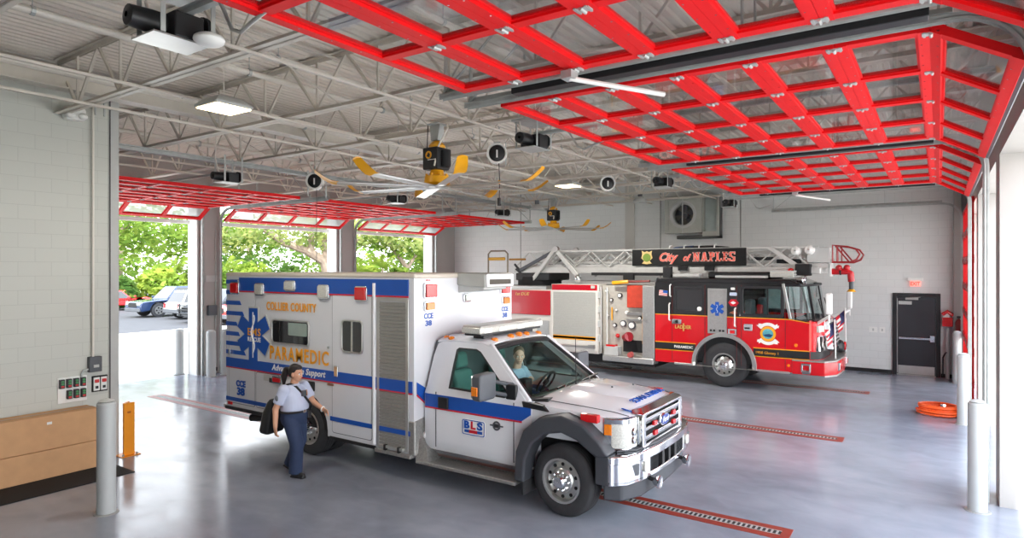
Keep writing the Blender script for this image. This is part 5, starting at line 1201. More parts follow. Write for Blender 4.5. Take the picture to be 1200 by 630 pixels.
# red tip hoops
CRED = mat('cage_red', (150, 26, 30), .35, 0, .05)
for y in (16.5, 17.4):
    F(MB().tube([(-2.06, y, 3.04), (-2.06, y, 3.46), (-1.75, y, 3.42), (-1.58, y, 3.36), (-1.50, y, 3.24), (-1.56, y, 3.12), (-1.70, y, 3.06), (-2.06, y, 3.06)], .022, 8).tube([(-2.0, y, 3.44), (-1.72, y, 3.07)], .018, 8).tube([(-1.97, y, 3.44), (-1.97, y, 3.06)], .015, 8), 'tip_hoop', CRED, la)
# red water monitor under the tip
mo = F(MB().box(-2.16, -2.12, 16.75, 17.1, 2.72, 3.06), 'monitor_plate', M['wplas'], la, bevel=.01)
F(MB().tube([(-2.12, 16.9, 2.84), (-1.82, 16.9, 2.84), (-1.73, 16.9, 2.80), (-1.71, 16.9, 2.6)], .075, 12).ell((-1.97, 16.85, 2.93), .075).ell((-1.80, 16.85, 2.93), .075), 'monitor', mat('monitor_red', (196, 26, 36), .3, coat=.4), mo)
F(MB().cyl((-1.96, 16.9, 2.84), (-1.92, 16.9, 2.84), .085), 'monitor_joint', M['black'], mo); F(MB().cyl((-1.71, 16.9, 2.62), (-1.71, 16.9, 2.42), .055, .05), 'nozzle_stem', M['grey'], mo)
F(MB().cyl((-1.71, 16.9, 2.42), (-1.71, 16.9, 2.36), .055, .105), 'nozzle_tip', M['yellow'], mo)
# banner on the ladder
bn = F(MB().box(-7.03, -3.98, 16.33, 16.37, 2.985, 3.435), 'banner', mat('banner_black', (14, 14, 15), .35), la, bevel=.006)
PINK = mat('banner_coral', (250, 112, 96), .4)

def serif(ch, x, z, w, h, t, e=0.0):
    """slab-serif capital as flat polygons (x, z); e grows every stroke for the outline layer"""
    P = []; tk = t; th = t * .55; sr = t * .45
    def r(x0, x1, z0, z1): P.append([(x + x0 - e, z + z0 - e), (x + x1 + e, z + z0 - e), (x + x1 + e, z + z1 + e), (x + x0 - e, z + z1 + e)])
    def q(x0, z0, x1, z1, wd): P.append([(x + x0 - e, z + z0 - e), (x + x0 + wd + e, z + z0 - e), (x + x1 + wd + e, z + z1 + e), (x + x1 - e, z + z1 + e)])
    if ch == 'N':
        r(sr, sr + th, 0, h); r(w - sr - th, w - sr, 0, h); q(w - sr - tk, 0, sr, h, tk); r(0, 2 * sr + th, 0, sr); r(0, sr + tk, h - sr, h); r(w - 2 * sr - th, w, h - sr, h)
    elif ch == 'A':
        q(sr, 0, w / 2 - tk / 2, h, th); q(w - sr - tk, 0, w / 2 - tk / 2, h, tk); r(w * .27, w * .7, h * .3, h * .3 + th * .8); r(0, 2 * sr + th, 0, sr); r(w - tk - 2 * sr, w, 0, sr)
    elif ch == 'P':
        r(sr, sr + tk, 0, h); r(0, 2 * sr + tk, 0, sr); r(0, w * .7, h - th, h); r(sr, w * .7, h * .44, h * .44 + th); r(w * .62, w * .62 + tk, h * .5, h - th * .6)
    elif ch in 'LE':
        r(sr, sr + tk, 0, h); r(0, w, 0, th); r(w - th, w, 0, h * .3)
        if ch == 'L': r(0, 2 * sr + tk, h - sr, h)
        else: r(0, w * .95, h - th, h); r(w * .95 - th, w * .95, h * .72, h); r(sr, w * .7, h * .5 - th / 2, h * .5 + th / 2); r(w * .62, w * .7, h * .4, h * .6)
    elif ch == 'S':
        r(w * .12, w * .9, 0, th); r(w * .1, w * .88, h - th, h); r(0, th * .9, 0, h * .28); r(w - th * .9, w, h * .74, h); r(w - tk, w - .0, th * .6, h * .46); r(0, tk, h * .54, h - th * .6); q(w * .62, h * .38, 0.0, h * .56, tk * 1.1)
    return P
WOUT = mat('banner_outline', (240, 226, 214), .4)
for nm, mt, e, yy in (('lettering_outline', WOUT, .007, 16.327), ('lettering', PINK, 0, 16.322)):
    sb_ = MB(); xx = -5.33
    for ch, w_ in (('N', .185), ('A', .19), ('P', .155), ('L', .15), ('E', .15), ('S', .14)):
        for pg in serif(ch, xx, 3.10, w_, .235, .05, e): sb_.prism(pg, 'y', yy, 16.331)
        xx += w_ + .022
    F(sb_, nm, mt, bn, smooth=0)
    bo = .009 if e == 0 else .015
    F(MB().text('City', face_y(-5.98, yy, 3.115), .31, .004, bold=bo, shear=.35, width=.52), nm, mt, bn, smooth=0)
    F(MB().text('of', face_y(-5.48, yy, 3.115), .25, .004, bold=bo * .7, shear=.35, width=.22), nm, mt, bn, smooth=0)
F(MB().prism([(-6.66, 3.36), (-6.75, 3.40), (-6.73, 3.31), (-6.76, 3.2), (-6.68, 3.12), (-6.74, 3.05), (-6.60, 3.03), (-6.46, 3.05), (-6.52, 3.12), (-6.44, 3.2), (-6.47, 3.31), (-6.45, 3.40), (-6.54, 3.36), (-6.60, 3.39)], 'y', 16.322, 16.33), 'banner_crest', mat('crest_cream', (226, 196, 130), .4), bn)
F(MB().lathe([(.002, 0), (.115, 0), (.115, -.006), (.002, -.006)], (-6.60, 16.323, 3.21), 'y', 20).lathe([(.002, 0), (.06, 0), (.06, -.010), (.002, -.010)], (-6.60, 16.320, 3.21), 'y', 16), 'crest_disc', mat('crest_green', (122, 150, 60), .4), bn)
for x in (-5.6, -4.9): F(MB().box(x - .12, x + .12, 16.3, 16.42, 2.86, 2.98), 'banner_clamp', M['dark'], bn)
bk = MB()
for i in range(7): pass
bkt = F(MB().loft([[(x, 16.62 + .22 * math.cos(R(a)), 3.36 + h * math.sin(R(a))) for a in range(0, 181, 30)] for x, h in ((-6.3, .03), (-6.05, .1), (-5.6, .15), (-4.9, .16), (-4.5, .12), (-4.3, .04))]), 'rescue_basket', M['black'], la)
F(MB().loft([[(x, 16.62 + .2 * math.cos(R(a)), 3.36 + h * math.sin(R(a))) for a in range(0, 181, 30)] for x, h in ((-6.1, .06), (-5.9, .135), (-5.4, .165))]), 'blue_cover', mat('tarp_blue', (40, 70, 120), .7), bkt)
for x in (-6.0, -5.6, -5.2, -4.8): F(MB().tube([(x, 16.40, 3.40), (x, 16.45, 3.52), (x, 16.62, 3.535)], .018, 6), 'basket_strap', M['wplas'], bkt)
# small striped flags on the bumper posts
def flag(x, y, z, label):
    t = thing('bumper_flag', (x, y, .818), label, 'flag', 'flags on the ladder truck bumper')
    MB().tube([(x, y, .818), (x - .02, y, z + .05)], .018, 8).build('pole', M['wplas'], t)
    fl_ = MB(); n = 8
    def pt(u, v):   # u along the fly, v down the hoist
        return Vector((x - .03 - u * .33 + .04 * math.sin(v * 5), y + .05 * math.sin(u * 6 + v * 3), z - v * .5 - u * .34))
    for k in range(7):
        fl_.m(0 if k % 2 == 0 else 1)
        for i in range(n):
            a, b = i / n, (i + 1) / n; v0, v1 = k / 7, (k + 1) / 7
            if k < 4 and b <= .45: fl_.m(2)
            else: fl_.m(0 if k % 2 == 0 else 1)
            q = [pt(a, v0), pt(b, v0), pt(b, v1), pt(a, v1)]
            fl_.hexa([p + Vector((0, -.003, 0)) for p in q], [p + Vector((0, .003, 0)) for p in q])
    fl_.build('flag_cloth', [M['red'], M['wplas'], mat('flag_navy', (40, 50, 100), .6)], t, smooth=0)
flag(-1.98, 16.35, 1.68, 'small striped flag on a white pole, nearer the camera, on the ladder truck bumper')
flag(-1.95, 18.05, 1.86, 'small striped flag on a white pole, farther one, on the ladder truck bumper')
# ---------------------------------------------------------------- people
SKIN_W = mat('skin_tan', (206, 154, 124), .5, 0, .04)
SKIN_M = mat('skin_fair', (226, 182, 160), .5, 0, .04)
HAIR_D = mat('hair_dark', (34, 24, 22), .45, 0, .2, 30)
HAIR_G = mat('hair_greying', (120, 100, 82), .6, 0, .15, 30)
NAVY = mat('navy_trousers', (40, 54, 84), .8, 0, .08, 10, .1, 80)
SHIRT = mat('uniform_shirt', (188, 195, 216), .7, 0, .03, 10)
SHIRTB = mat('light_blue_shirt', (176, 204, 226), .7, 0, .03, 10)
SHOE = mat('shoe_black', (30, 30, 32), .5, 0, .1)

def soft(mb, name, m, par, vox, it=6):
    """overlapping limbs melted into one continuous skin"""
    o = mb.build(name, m, par, smooth=0)
    r = o.modifiers.new('remesh', 'REMESH'); r.mode = 'VOXEL'; r.voxel_size = vox; r.use_smooth_shade = True
    s_ = o.modifiers.new('smooth', 'SMOOTH'); s_.factor = .5; s_.iterations = it
    return o

def hand(mb, wrist, d, palm_n, side, curl=.4, sc=1.0):
    """palm, four unequal bent fingers and a thumb; d = direction of the fingers, palm_n = palm normal"""
    d = Vector(d).normalized(); n = Vector(palm_n); n = (n - d * n.dot(d)).normalized(); w = d.cross(n).normalized() * side
    W = Vector(wrist)
    for k in (-.024, -.008, .008, .024): mb.caps_chain([W + w * k * .8 * sc, W + d * .045 * sc + w * k * sc, W + d * .082 * sc + w * k * 1.05 * sc], [.014 * sc, .013 * sc, .011 * sc], 8)
    for k, L in ((-.030, .058), (-.010, .072), (.011, .076), (.031, .066)):
        p = W + d * .085 * sc + w * k * sc; pts = [p]; ang = curl * .5
        for q in (.42, .32, .26):
            dd = d * math.cos(ang) + n * math.sin(ang); pts.append(pts[-1] + dd * L * q * sc); ang += curl * .8
        mb.caps_chain(pts, [.0095 * sc, .009 * sc, .0082 * sc, .007 * sc], 8)
    p = W + d * .022 * sc + w * .03 * sc
    mb.caps_chain([p, p + (d * .5 + w * .8 + n * .25).normalized() * .035 * sc, p + (d * .95 + w * .75 + n * .45).normalized() * .066 * sc], [.013 * sc, .0105 * sc, .0085 * sc], 8)

def head(mb, c, T, sc=1.0, wide=1.0):
    """skull, jaw, nose, ears, lips and brow added to the body mesh; T turns the head; local +x is the face"""
    P = lambda x, y, z: Vector(c) + T @ Vector((x * sc, y * sc * wide, z * sc))
    def e(x, y, z, r):
        m = MB(); m.ell((0, 0, 0), r, 18, 12); mb.add([P(x + p[0], y + p[1], z + p[2]) for p in m.v], m.f)
    e(-.012, 0, .035, (.094, .075, .092)); e(.018, 0, -.025, (.070, .064, .085)); e(.040, 0, -.080, (.042, .042, .030))
    e(.086, 0, -.012, (.013, .011, .030)); e(.094, 0, -.028, (.015, .014, .011))
    e(.074, 0, .024, (.016, .05, .012)); e(.079, 0, -.062, (.010, .024, .006)); e(.076, 0, -.072, (.010, .021, .006))
    for s in (-1, 1): e(-.005, s * .076, -.012, (.018, .009, .030)); e(.058, s * .035, -.022, (.022, .024, .022))
    return P
def face_parts(P, par, brow, lip, sc=1.0):
    for s in (-1, 1):
        MB().ell(P(.076, s * .030, .004), .0115 * sc, 12, 8).build('eye', M['wplas'], par)
        MB().ell(P(.0845, s * .030, .004), .006 * sc, 10, 6).build('iris', M['dark'], par)
        MB().tube([P(.080, s * .016, .024), P(.084, s * .032, .029), P(.074, s * .050, .022)], .0042 * sc, 6).build('eyebrow', brow, par)
    MB().tube([P(.083, -.020, -.066), P(.091, -.007, -.064), P(.091, .007, -.064), P(.083, .020, -.066)], .0045 * sc, 6).build('lips', lip, par)
LIPS = mat('lips', (168, 92, 84), .5)

# woman walking beside the ambulance
WB = Vector((-7.56, 5.66, 0))
t = thing('person', WB, 'person with dark ponytail, pale shirt and navy trousers walking beside the ambulance', 'person')
Rz = Matrix.Rotation(R(10), 4, 'Z'); G = lambda x, y, z: WB + Rz @ Vector((x, y, z))
b = MB()
b.caps_chain([G(-.01, 0, 1.22), G(.012, 0, 1.335)], [.062, .054])
HT = (Rz @ Matrix.Rotation(R(8), 4, 'Z') @ Matrix.Rotation(R(8), 4, 'Y')).to_3x3()
HP = head(b, G(.035, 0, 1.425), HT, 1.0)
b.caps_chain([G(-.01, 0, .92), G(0, 0, 1.05), G(-.01, 0, 1.14)], [.15, .14, .10])
rs, re, rw = G(-.01, -.185, 1.215), G(-.10, -.25, .955), G(-.07, -.285, .715)     # right arm hangs back
ls, le, lw = G(.01, .185, 1.215), G(.13, .235, .99), G(.36, .19, .905)             # left arm swings forward
b.caps_chain([rs, re, rw], [.055, .044, .029]); b.caps_chain([ls, le, lw], [.055, .044, .029])
hand(b, rw, (Rz @ Vector((.12, -.02, -1))), Rz @ Vector((.3, 1, 0)), -1, .55, .96); hand(b, lw, (Rz @ Vector((.93, -.12, -.28))), Rz @ Vector((0, -.9, -.4)), 1, .5, .96)
rh, rk, rf_ = G(0, -.09, .84), G(.135, -.095, .47), G(.12, -.10, .09)
lh, lk, lf = G(0, .09, .84), G(.02, .095, .46), G(-.17, .095, .12)
b.caps_chain([rh, rk, rf_], [.1, .06, .042]); b.caps_chain([lh, lk, lf], [.1, .06, .042])
body = soft(b, 'body', SKIN_W, t, .0055, 5)
face_parts(HP, t, HAIR_D, LIPS)
# shirt: torso and short sleeves
sh = MB(); prof_ = [(.895, .205, .172, .0), (.94, .212, .186, .01), (1.0, .205, .178, .012), (1.07, .196, .165, .01), (1.13, .190, .150, .005), (1.19, .178, .122, -.005), (1.235, .145, .095, -.01), (1.262, .105, .080, -.008), (1.285, .070, .070, -.004)]
sh.loft([[G(ox + rd * math.cos(2 * PI * k / 28), rw_ * math.sin(2 * PI * k / 28), z) for k in range(28)] for z, rw_, rd, ox in prof_])
def sleeve(a, c, tt, r0, r1): 
    e_ = a + (c - a) * tt; sh.ell(a, r0 * 1.02, 14, 10); sh.cyl(a, e_, r0, r1, 16)
sleeve(rs, re, .72, .078, .075); sleeve(ls, le, .72, .078, .075)
soft(sh, 'shirt', SHIRT, t, .009, 4)
cl_ = MB().tube([G(.02 + .078 * math.cos(q), .075 * math.sin(q), 1.272 - .012 * math.cos(q)) for q in [2 * PI * k / 18 for k in range(18)]], .013, 8, closed=True); cl_.build('collar', SHIRT, t)
MB().prism(rrect(-.03, .03, -.035, .035, .012), 'x', -.004, .004)
pt_ = MB(); pt_.T = Matrix.Translation(G(.142, .085, 1.15)) @ Rz @ Matrix.Rotation(R(28), 4, 'Z') @ Matrix.Rotation(R(-10), 4, 'Y'); pt_.prism([(-.03, .035), (.03, .035), (.034, -.005), (0, -.045), (-.034, -.005)], 'x', -.004, .012); pt_.build('chest_patch', mat('patch_bronze', (196, 132, 80), .5, 0, .2, 40), t)
pt_ = MB(); pt_.ell(rs + (re - rs) * .38 + Rz @ Vector((0, -.078, 0)), (.036, .012, .04)); pt_.build('sleeve_patch', mat('patch_grey', (120, 126, 132), .6, 0, .2, 40), t)
# trousers, belt
tr = MB()
tr.loft([[G(ox + rd * math.cos(2 * PI * k / 28), rw_ * math.sin(2 * PI * k / 28), z) for k in range(28)] for z, rw_, rd, ox in ((.92, .196, .166, .005), (.86, .202, .172, 0), (.79, .200, .168, -.005), (.72, .185, .145, 0))])
def leg(h, k_, f, r): 
    tr.cyl(h, k_, r[0], r[1], 18); tr.ell(k_, r[1], 14, 10); tr.cyl(k_, f, r[1], r[2], 18)
leg(rh, rk, rf_ + Vector((0, 0, -.035)), (.118, .096, .092)); leg(lh, lk, lf + Vector((0, 0, -.03)), (.118, .094, .088))
soft(tr, 'trousers', NAVY, t, .010, 5)
MB().tube([G(.005 + .172 * math.cos(2 * PI * k / 28), .2 * math.sin(2 * PI * k / 28), .905) for k in range(28)], .019, 6, closed=True).build('belt', M['black'], t)
MB().prism(rrect(-.03, .03, -.02, .02, .006), 'x', 0, .01).build('belt_buckle', M['chrome'], t).matrix_local = Matrix.Translation(Rz @ Vector((.187, 0, .905))) @ Rz if False else Matrix.Translation(WB - WB + Rz @ Vector((.187, 0, .905))) @ Rz @ Matrix.Translation(WB)
for f, pitch in ((rf_, 0), (lf, R(22))):
    s_ = MB(); s_.T = Matrix.Translation(f) @ Rz @ Matrix.Rotation(pitch, 4, 'Y')
    s_.caps_chain([(-.03, 0, -.045), (.05, 0, -.05), (.13, 0, -.055)], [.042, .045, .036], 12); s_.box(-.07, .155, -.042, .042, -.09, -.07); s_.caps_chain([(0, 0, 0), (-.01, 0, -.04)], [.05, .05], 12)
    soft(s_, 'shoe', SHOE, t, .008, 3)
# hair pulled into a ponytail
h = MB()
def he(x, y, z, r):
    m = MB(); m.ell((0, 0, 0), r, 20, 14); h.add([HP(x + p[0], y + p[1], z + p[2]) for p in m.v], m.f)
he(-.026, 0, .048, (.094, .083, .088)); he(-.05, 0, .0, (.066, .080, .075)); he(.010, 0, .085, (.07, .066, .045))
h.caps_chain([HP(-.10, 0, .045), HP(-.165, 0, .02), HP(-.19, 0, -.07), HP(-.175, 0, -.19)], [.03, .045, .048, .02], 12)
soft(h, 'hair', HAIR_D, t, .008, 5)
MB().lathe([(.03, -.012), (.036, 0), (.03, .012), (.03, -.012)], HP(-.115, 0, .04), 'x', 14).build('hair_tie', M['black'], t)
MB().tube([lw + (Rz @ Vector((.93, -.12, -.28))).normalized() * -.015 + o_ for o_ in [Rz @ Vector((.01 * math.sin(q), .034 * math.cos(q), .034 * math.sin(q))) for q in [2 * PI * k / 14 for k in range(14)]]], .008, 6, closed=True).build('wrist_band', M['wplas'], t)
MB().box(*(lambda p: (p.x - .02, p.x + .02, p.y - .03, p.y + .03, p.z - .09, p.z + .03))(G(.12, .165, .86))).build('key_pouch', M['black'], t, bevel=.008)
# shoulder bag on its strap: hangs from her, so a thing of its own
bg_ = thing('shoulder_bag', G(-.27, .02, .62), 'black shoulder bag hanging behind the walking person on a diagonal strap', 'bag')
bb = MB(); bb.T = Matrix.Translation(G(-.36, -.02, .80)) @ Rz @ Matrix.Rotation(R(8), 4, 'Y'); bb.loft([[(x * k_, y * k_ * 1.0, z) for x, y in rrect(-.085, .085, -.19, .17, .05)] for z, k_ in ((-.235, .92), (-.2, 1.0), (.05, .9), (.2, .62), (.24, .45))])
bb.build('bag_body', M['black'], bg_, bevel=.01)
bb = MB(); bb.T = Matrix.Translation(G(-.36, -.02, .80)) @ Rz @ Matrix.Rotation(R(8), 4, 'Y'); bb.box(-.10, -.08, -.13, .12, -.18, .02); bb.build('bag_pocket', M['rubber'], bg_, bevel=.01)
sp = [G(-.27, -.08, 1.0), G(-.17, -.10, 1.15), G(-.085, -.085, 1.262), G(.01, -.075, 1.285), G(.085, -.05, 1.25), G(.150, .0, 1.15), G(.192, .06, 1.05), G(.19, .13, .97), G(.12, .205, .90), G(-.02, .235, .86), G(-.2, .14, .86)]
MB().tube([p for p in sp], .016, 8).build('strap', M['black'], bg_)
mm_ = MB(); mm_.T = Matrix.Translation(G(.165, .0, 1.155)) @ Rz; mm_.box(-.012, .035, -.03, .03, -.04, .04); mm_.build('strap_pad', M['grey'], bg_, bevel=.008)

# driver behind the windscreen
DB = Vector((-5.26, 7.97, .98))
t = thing('person', DB, 'person in a light blue shirt sitting behind the ambulance windshield', 'person')
b = MB(); Gd = lambda x, y, z: Vector((DB.x + x, DB.y + y, z))
HT2 = (Matrix.Rotation(R(-48), 4, 'Z') @ Matrix.Rotation(R(4), 4, 'Y')).to_3x3()
HP2 = head(b, Gd(.0, -.01, 1.585), HT2, 1.05)
b.caps_chain([Gd(-.06, 0, 1.36), Gd(-.02, 0, 1.49)], [.07, .058])
b.caps_chain([Gd(-.09, 0, 1.08), Gd(-.09, 0, 1.18), Gd(-.08, 0, 1.27)], [.14, .13, .10])
rs, re, rw = Gd(-.06, -.2, 1.33), Gd(.03, -.27, 1.10), Gd(.22, -.16, 1.22)
ls, le, lw = Gd(-.06, .2, 1.33), Gd(.08, .25, 1.10), Gd(.32, .13, 1.26)
b.caps_chain([rs, re, rw], [.055, .045, .03]); b.caps_chain([ls, le, lw], [.055, .045, .03])
hand(b, rw, (.6, .25, .6), (.3, .9, .2), -1, .8); hand(b, lw, (.9, -.2, .3), (.1, -.5, -.8), 1, 1.0)
for s in (-1, 1):
    b.caps_chain([Gd(-.05, s * .1, 1.05), Gd(.36, s * .13, 1.06), Gd(.42, s * .13, .86)], [.09, .07, .055])
soft(b, 'body', SKIN_M, t, .0065, 5)
face_parts(HP2, t, HAIR_G, LIPS, 1.05)
sh = MB(); sh.loft([[Gd(ox + rd * math.cos(2 * PI * k / 24), rw_ * math.sin(2 * PI * k / 24), z) for k in range(24)] for z, rw_, rd, ox in ((1.03, .18, .15, -.09), (1.15, .185, .15, -.09), (1.28, .195, .135, -.08), (1.35, .165, .10, -.07), (1.395, .09, .08, -.05))])
sleeve(rs, re, .7, .078, .076); sleeve(ls, le, .7, .078, .076)
soft(sh, 'shirt', SHIRTB, t, .010, 4)
tr = MB()
for s in (-1, 1):
    tr.cyl(Gd(-.10, s * .09, 1.06), Gd(.34, s * .13, 1.065), .112, .085, 16); tr.ell(Gd(.35, s * .13, 1.06), .086); tr.cyl(Gd(.35, s * .13, 1.06), Gd(.42, s * .13, .84), .085, .08, 16); tr.ell(Gd(-.1, s * .08, 1.07), .115)
soft(tr, 'trousers', NAVY, t, .012, 4)
h = MB(); HP_ = HP2
def he(x, y, z, r):
    m = MB(); m.ell((0, 0, 0), r, 20, 14); h.add([HP_(x + p[0], y + p[1], z + p[2]) for p in m.v], m.f)
he(-.026, 0, .056, (.094, .083, .086)); he(-.05, 0, .01, (.064, .083, .072)); soft(h, 'hair', HAIR_G, t, .009, 4)
# ---------------------------------------------------------------- floor and wall things
BOLM = mat('bollard_paint', (182, 185, 184), .45, 0, .03, 5)
def bollard(x, y, h, r, label, group):
    t = thing('bollard', (x, y, 0), label, 'bollard', group)
    MB().lathe([(.01, 0), (r, 0), (r, h - .02), (r - .015, h), (.01, h)], (x, y, 0), 'z', 36).build('post', BOLM, t)
    MB().lathe([(r - .03, h - .001), (r - .012, h + .012), (r - .05, h + .03), (.01, h + .04)], (x, y, 0), 'z', 36).build('cap', M['lgrey'], t)
    MB().lathe([(r - .02, 0), (r + .035, 0), (r + .03, .008), (r - .02, .012)], (x, y, 0), 'z', 36).build('collar', mat('bollard_collar', (150, 150, 148), .6), t)
bollard(-8.2, 3.5, 1.32, .10, 'grey bollard in front of the cardboard boxes by the block wall', 'bollards')
bollard(.39, 9.39, 1.30, .10, 'nearest grey bollard at the right edge of the photo', 'bollards')
bollard(.39, 14.46, 1.30, .10, 'grey bollard behind the orange hose coil', 'bollards')
bollard(.39, 19.5, 1.30, .10, 'grey bollard close to the black door and the end wall', 'bollards')
for x, y, l in ((-16.25, 9.52, 'pale bollard before the rear pier, at its left corner'), (-16.25, 9.95, 'pale bollard before the rear pier, at its right corner'), (-17.35, 9.25, 'pale bollard outside the rear opening with the parked cars'),
                ): bollard(x, y, 1.22, .12, l, 'rear bollards')
# orange post guard
t = thing('post_guard', (-10.5, 4.76, 0), 'orange steel post guard bolted down at the end of the block wall', 'post guard')
OR = mat('guard_orange', (244, 152, 22), .4, 0, .03)
MB().prism([(-10.58, 4.84), (-10.58, 4.80), (-10.47, 4.70), (-10.43, 4.70), (-10.43, 4.86), (-10.46, 4.86), (-10.46, 4.74), (-10.55, 4.82), (-10.55, 4.84)], 'z', 0, .82).build('guard_plate', OR, t, bevel=.006)
MB().box(-10.62, -10.36, 4.64, 4.92, 0, .012).build('foot_plate', OR, t)
for x, y in ((-10.4, 4.68), (-10.4, 4.88)): MB().cyl((x, y, .01), (x, y, .04), .018, n=6).build('anchor_bolt', M['galv'], t)
MB().box(-10.428, -10.424, 4.75, 4.80, .66, .69).build('sticker', mat('sticker_dark_orange', (190, 100, 20), .5), t)
# cardboard boxes and the black mat
def carton(x0, x1, y0, y1, z0, z1, label, flap):
    t = thing('cardboard_box', ((x0 + x1) / 2, (y0 + y1) / 2, z0), label, 'box', 'cardboard boxes')
    MB().box(x0, x1, y0, y1, z0, z1).build('carton', M['card'], t, bevel=.006)
    if flap:
        MB().box(x0 + .05, x1 - .05, (y0 + y1) / 2 - .003, (y0 + y1) / 2 + .003, z1 + .001, z1 + .004)
        xm = (x0 + x1) / 2
        MB().box(x0 - .002, xm - .006, y0, y1, z1, z1 + .008).build('flap', M['card'], t); MB().box(xm + .006, x1 + .002, y0, y1, z1, z1 + .012).build('flap', M['card'], t)
        MB().box(xm - .035, xm + .035, y0, y1 + .002, z1 + .0121, z1 + .014).build('tape', mat('packing_tape', (176, 132, 92), .3), t)
        MB().box(x1, x1 + .003, 3.60, 3.66, z1 - .11, z1 - .075).build('paper_label', M['wplas'], t)
    return t
carton(-10.56, -10.18, 1.9, 4.25, .012, .40, 'lower of two long cardboard boxes stacked against the block wall', False)
carton(-10.56, -10.19, 1.9, 4.24, .405, .86, 'upper of two long cardboard boxes, with a small white label', True)
t = MB().box(-10.58, -9.5, 1.4, 4.43, 0, .012).build('floor_mat', mat('mat_black', (22, 22, 24), .85, 0, .15, 50, .4, 200), bevel=.004); tag(t, 'black floor mat under the cardboard boxes', 'mat')
# control board: seven push-button stations on a white panel
XA = -10.6
t = thing('control_board', (XA, 4.06, 1.13), 'white wall board carrying two rows of green and red door buttons', 'control panel')
MB().box(XA, XA + .02, 3.87, 4.25, .94, 1.31).build('board', M['wplas'], t, bevel=.004)
GRN = mat('button_green', (60, 140, 80), .4); RB = mat('button_red', (200, 40, 40), .4)
for i, (y, z) in enumerate([(3.915 + .092 * k, 1.225) for k in range(4)] + [(4.01 + .092 * k, 1.06) for k in range(3)]):
    st = MB().box(XA + .02, XA + .07, y - .032, y + .032, z - .065, z + .065).build('button_station', M['black'], t, bevel=.006)
    for dz, mm in ((.035, GRN), (0, GRN), (-.037, RB)): MB().prism(rrect(y - .018, y + .018, z + dz - .013, z + dz + .013, .005), 'x', XA + .07, XA + .08).build('button', mm, st)
t = thing('junction_box', (XA, 4.345, 1.46), 'dark grey electrical box on the block wall under a thin conduit', 'electrical box')
MB().box(XA, XA + .09, 4.26, 4.43, 1.35, 1.58).build('case', M['grey'], t, bevel=.008)
MB().box(XA + .09, XA + .095, 4.28, 4.41, 1.39, 1.54).build('cover', M['grey'], t, bevel=.004); MB().box(XA + .095, XA + .11, 4.31, 4.38, 1.42, 1.46).build('switch', M['lgrey'], t)
MB().tube([(XA + .04, 4.27, 1.40), (XA + .04, 4.19, 1.38), (XA + .04, 4.17, 1.33), (XA + .04, 4.17, 1.29)], .014, 8).build('flex_conduit', M['galv'], t)
t = thing('switch_plate', (XA, 4.42, 1.16), 'framed pair of red push buttons beside the white control board', 'switch')
MB().box(XA, XA + .03, 4.32, 4.53, 1.04, 1.28).build('plate', M['dark'], t, bevel=.004)
for y in (4.375, 4.475):
    b_ = MB().box(XA + .03, XA + .045, y - .042, y + .042, 1.06, 1.26).build('cover', M['wplas'], t, bevel=.004)
    MB().prism(rrect(y - .03, y + .03, 1.18, 1.23, .01), 'x', XA + .045, XA + .055).build('button', RB, b_); MB().box(XA + .045, XA + .05, y - .02, y + .02, 1.09, 1.13).build('legend', M['black'], b_)
# floor drains: red bordered trench with a steel grate
DR = mat('drain_border', (142, 52, 40), .45, 0, .15, 6); DRB = mat('trench_dark', (40, 38, 38), .7)
for y, l in ((7.38, 'red bordered floor drain running out under the ambulance bumper'), (12.0, 'red bordered floor drain between the ambulance and the ladder truck'), (16.88, 'red bordered floor drain under the ladder truck, near the black door')):
    t = thing('floor_drain', (-8, y, 0), l, 'floor drain', 'floor drains')
    MB().box(-14.9, -1.33, y - .175, y - .06, .0, .003).box(-14.9, -1.33, y + .06, y + .175, 0, .003).box(-1.43, -1.33, y - .06, y + .06, 0, .003).box(-14.9, -14.8, y - .06, y + .06, 0, .003).build('border', DR, t, smooth=0)
    MB().box(-14.8, -1.43, y - .06, y + .06, .0, .0015).build('trench', DRB, t, smooth=0)
    g = MB(); x = -14.79
    while x < -1.44: g.box(x, x + .022, y - .055, y + .055, .001, .005); x += .055
    g.box(-14.8, -1.43, y - .06, y - .05, .001, .0055).box(-14.8, -1.43, y + .05, y + .06, .001, .0055)
    g.build('grate', M['galv'], t, smooth=0)
# orange hose coil
t = thing('hose_coil', (.02, 15.1, 0), 'orange hose coiled on the floor beside a grey bollard', 'hose')
pts = []
for i in range(7 * 28):
    a = 2 * PI * i / 28; l = i / 28
    r = .34 - .028 * (l % 2.5) + .012 * math.sin(3.1 * l); pts.append((.0 + r * math.cos(a) * 1.05, 15.15 + r * 1.0 * math.sin(a), .022 + .026 * l + .006 * math.sin(a * 2)))
MB().tube(pts, .02, 8).build('hose', M['orange'], t); MB().cyl((.05, 15.1, .2), (.1, 15.0, .22), .025, n=10).build('coupling', M['chrome'], t)
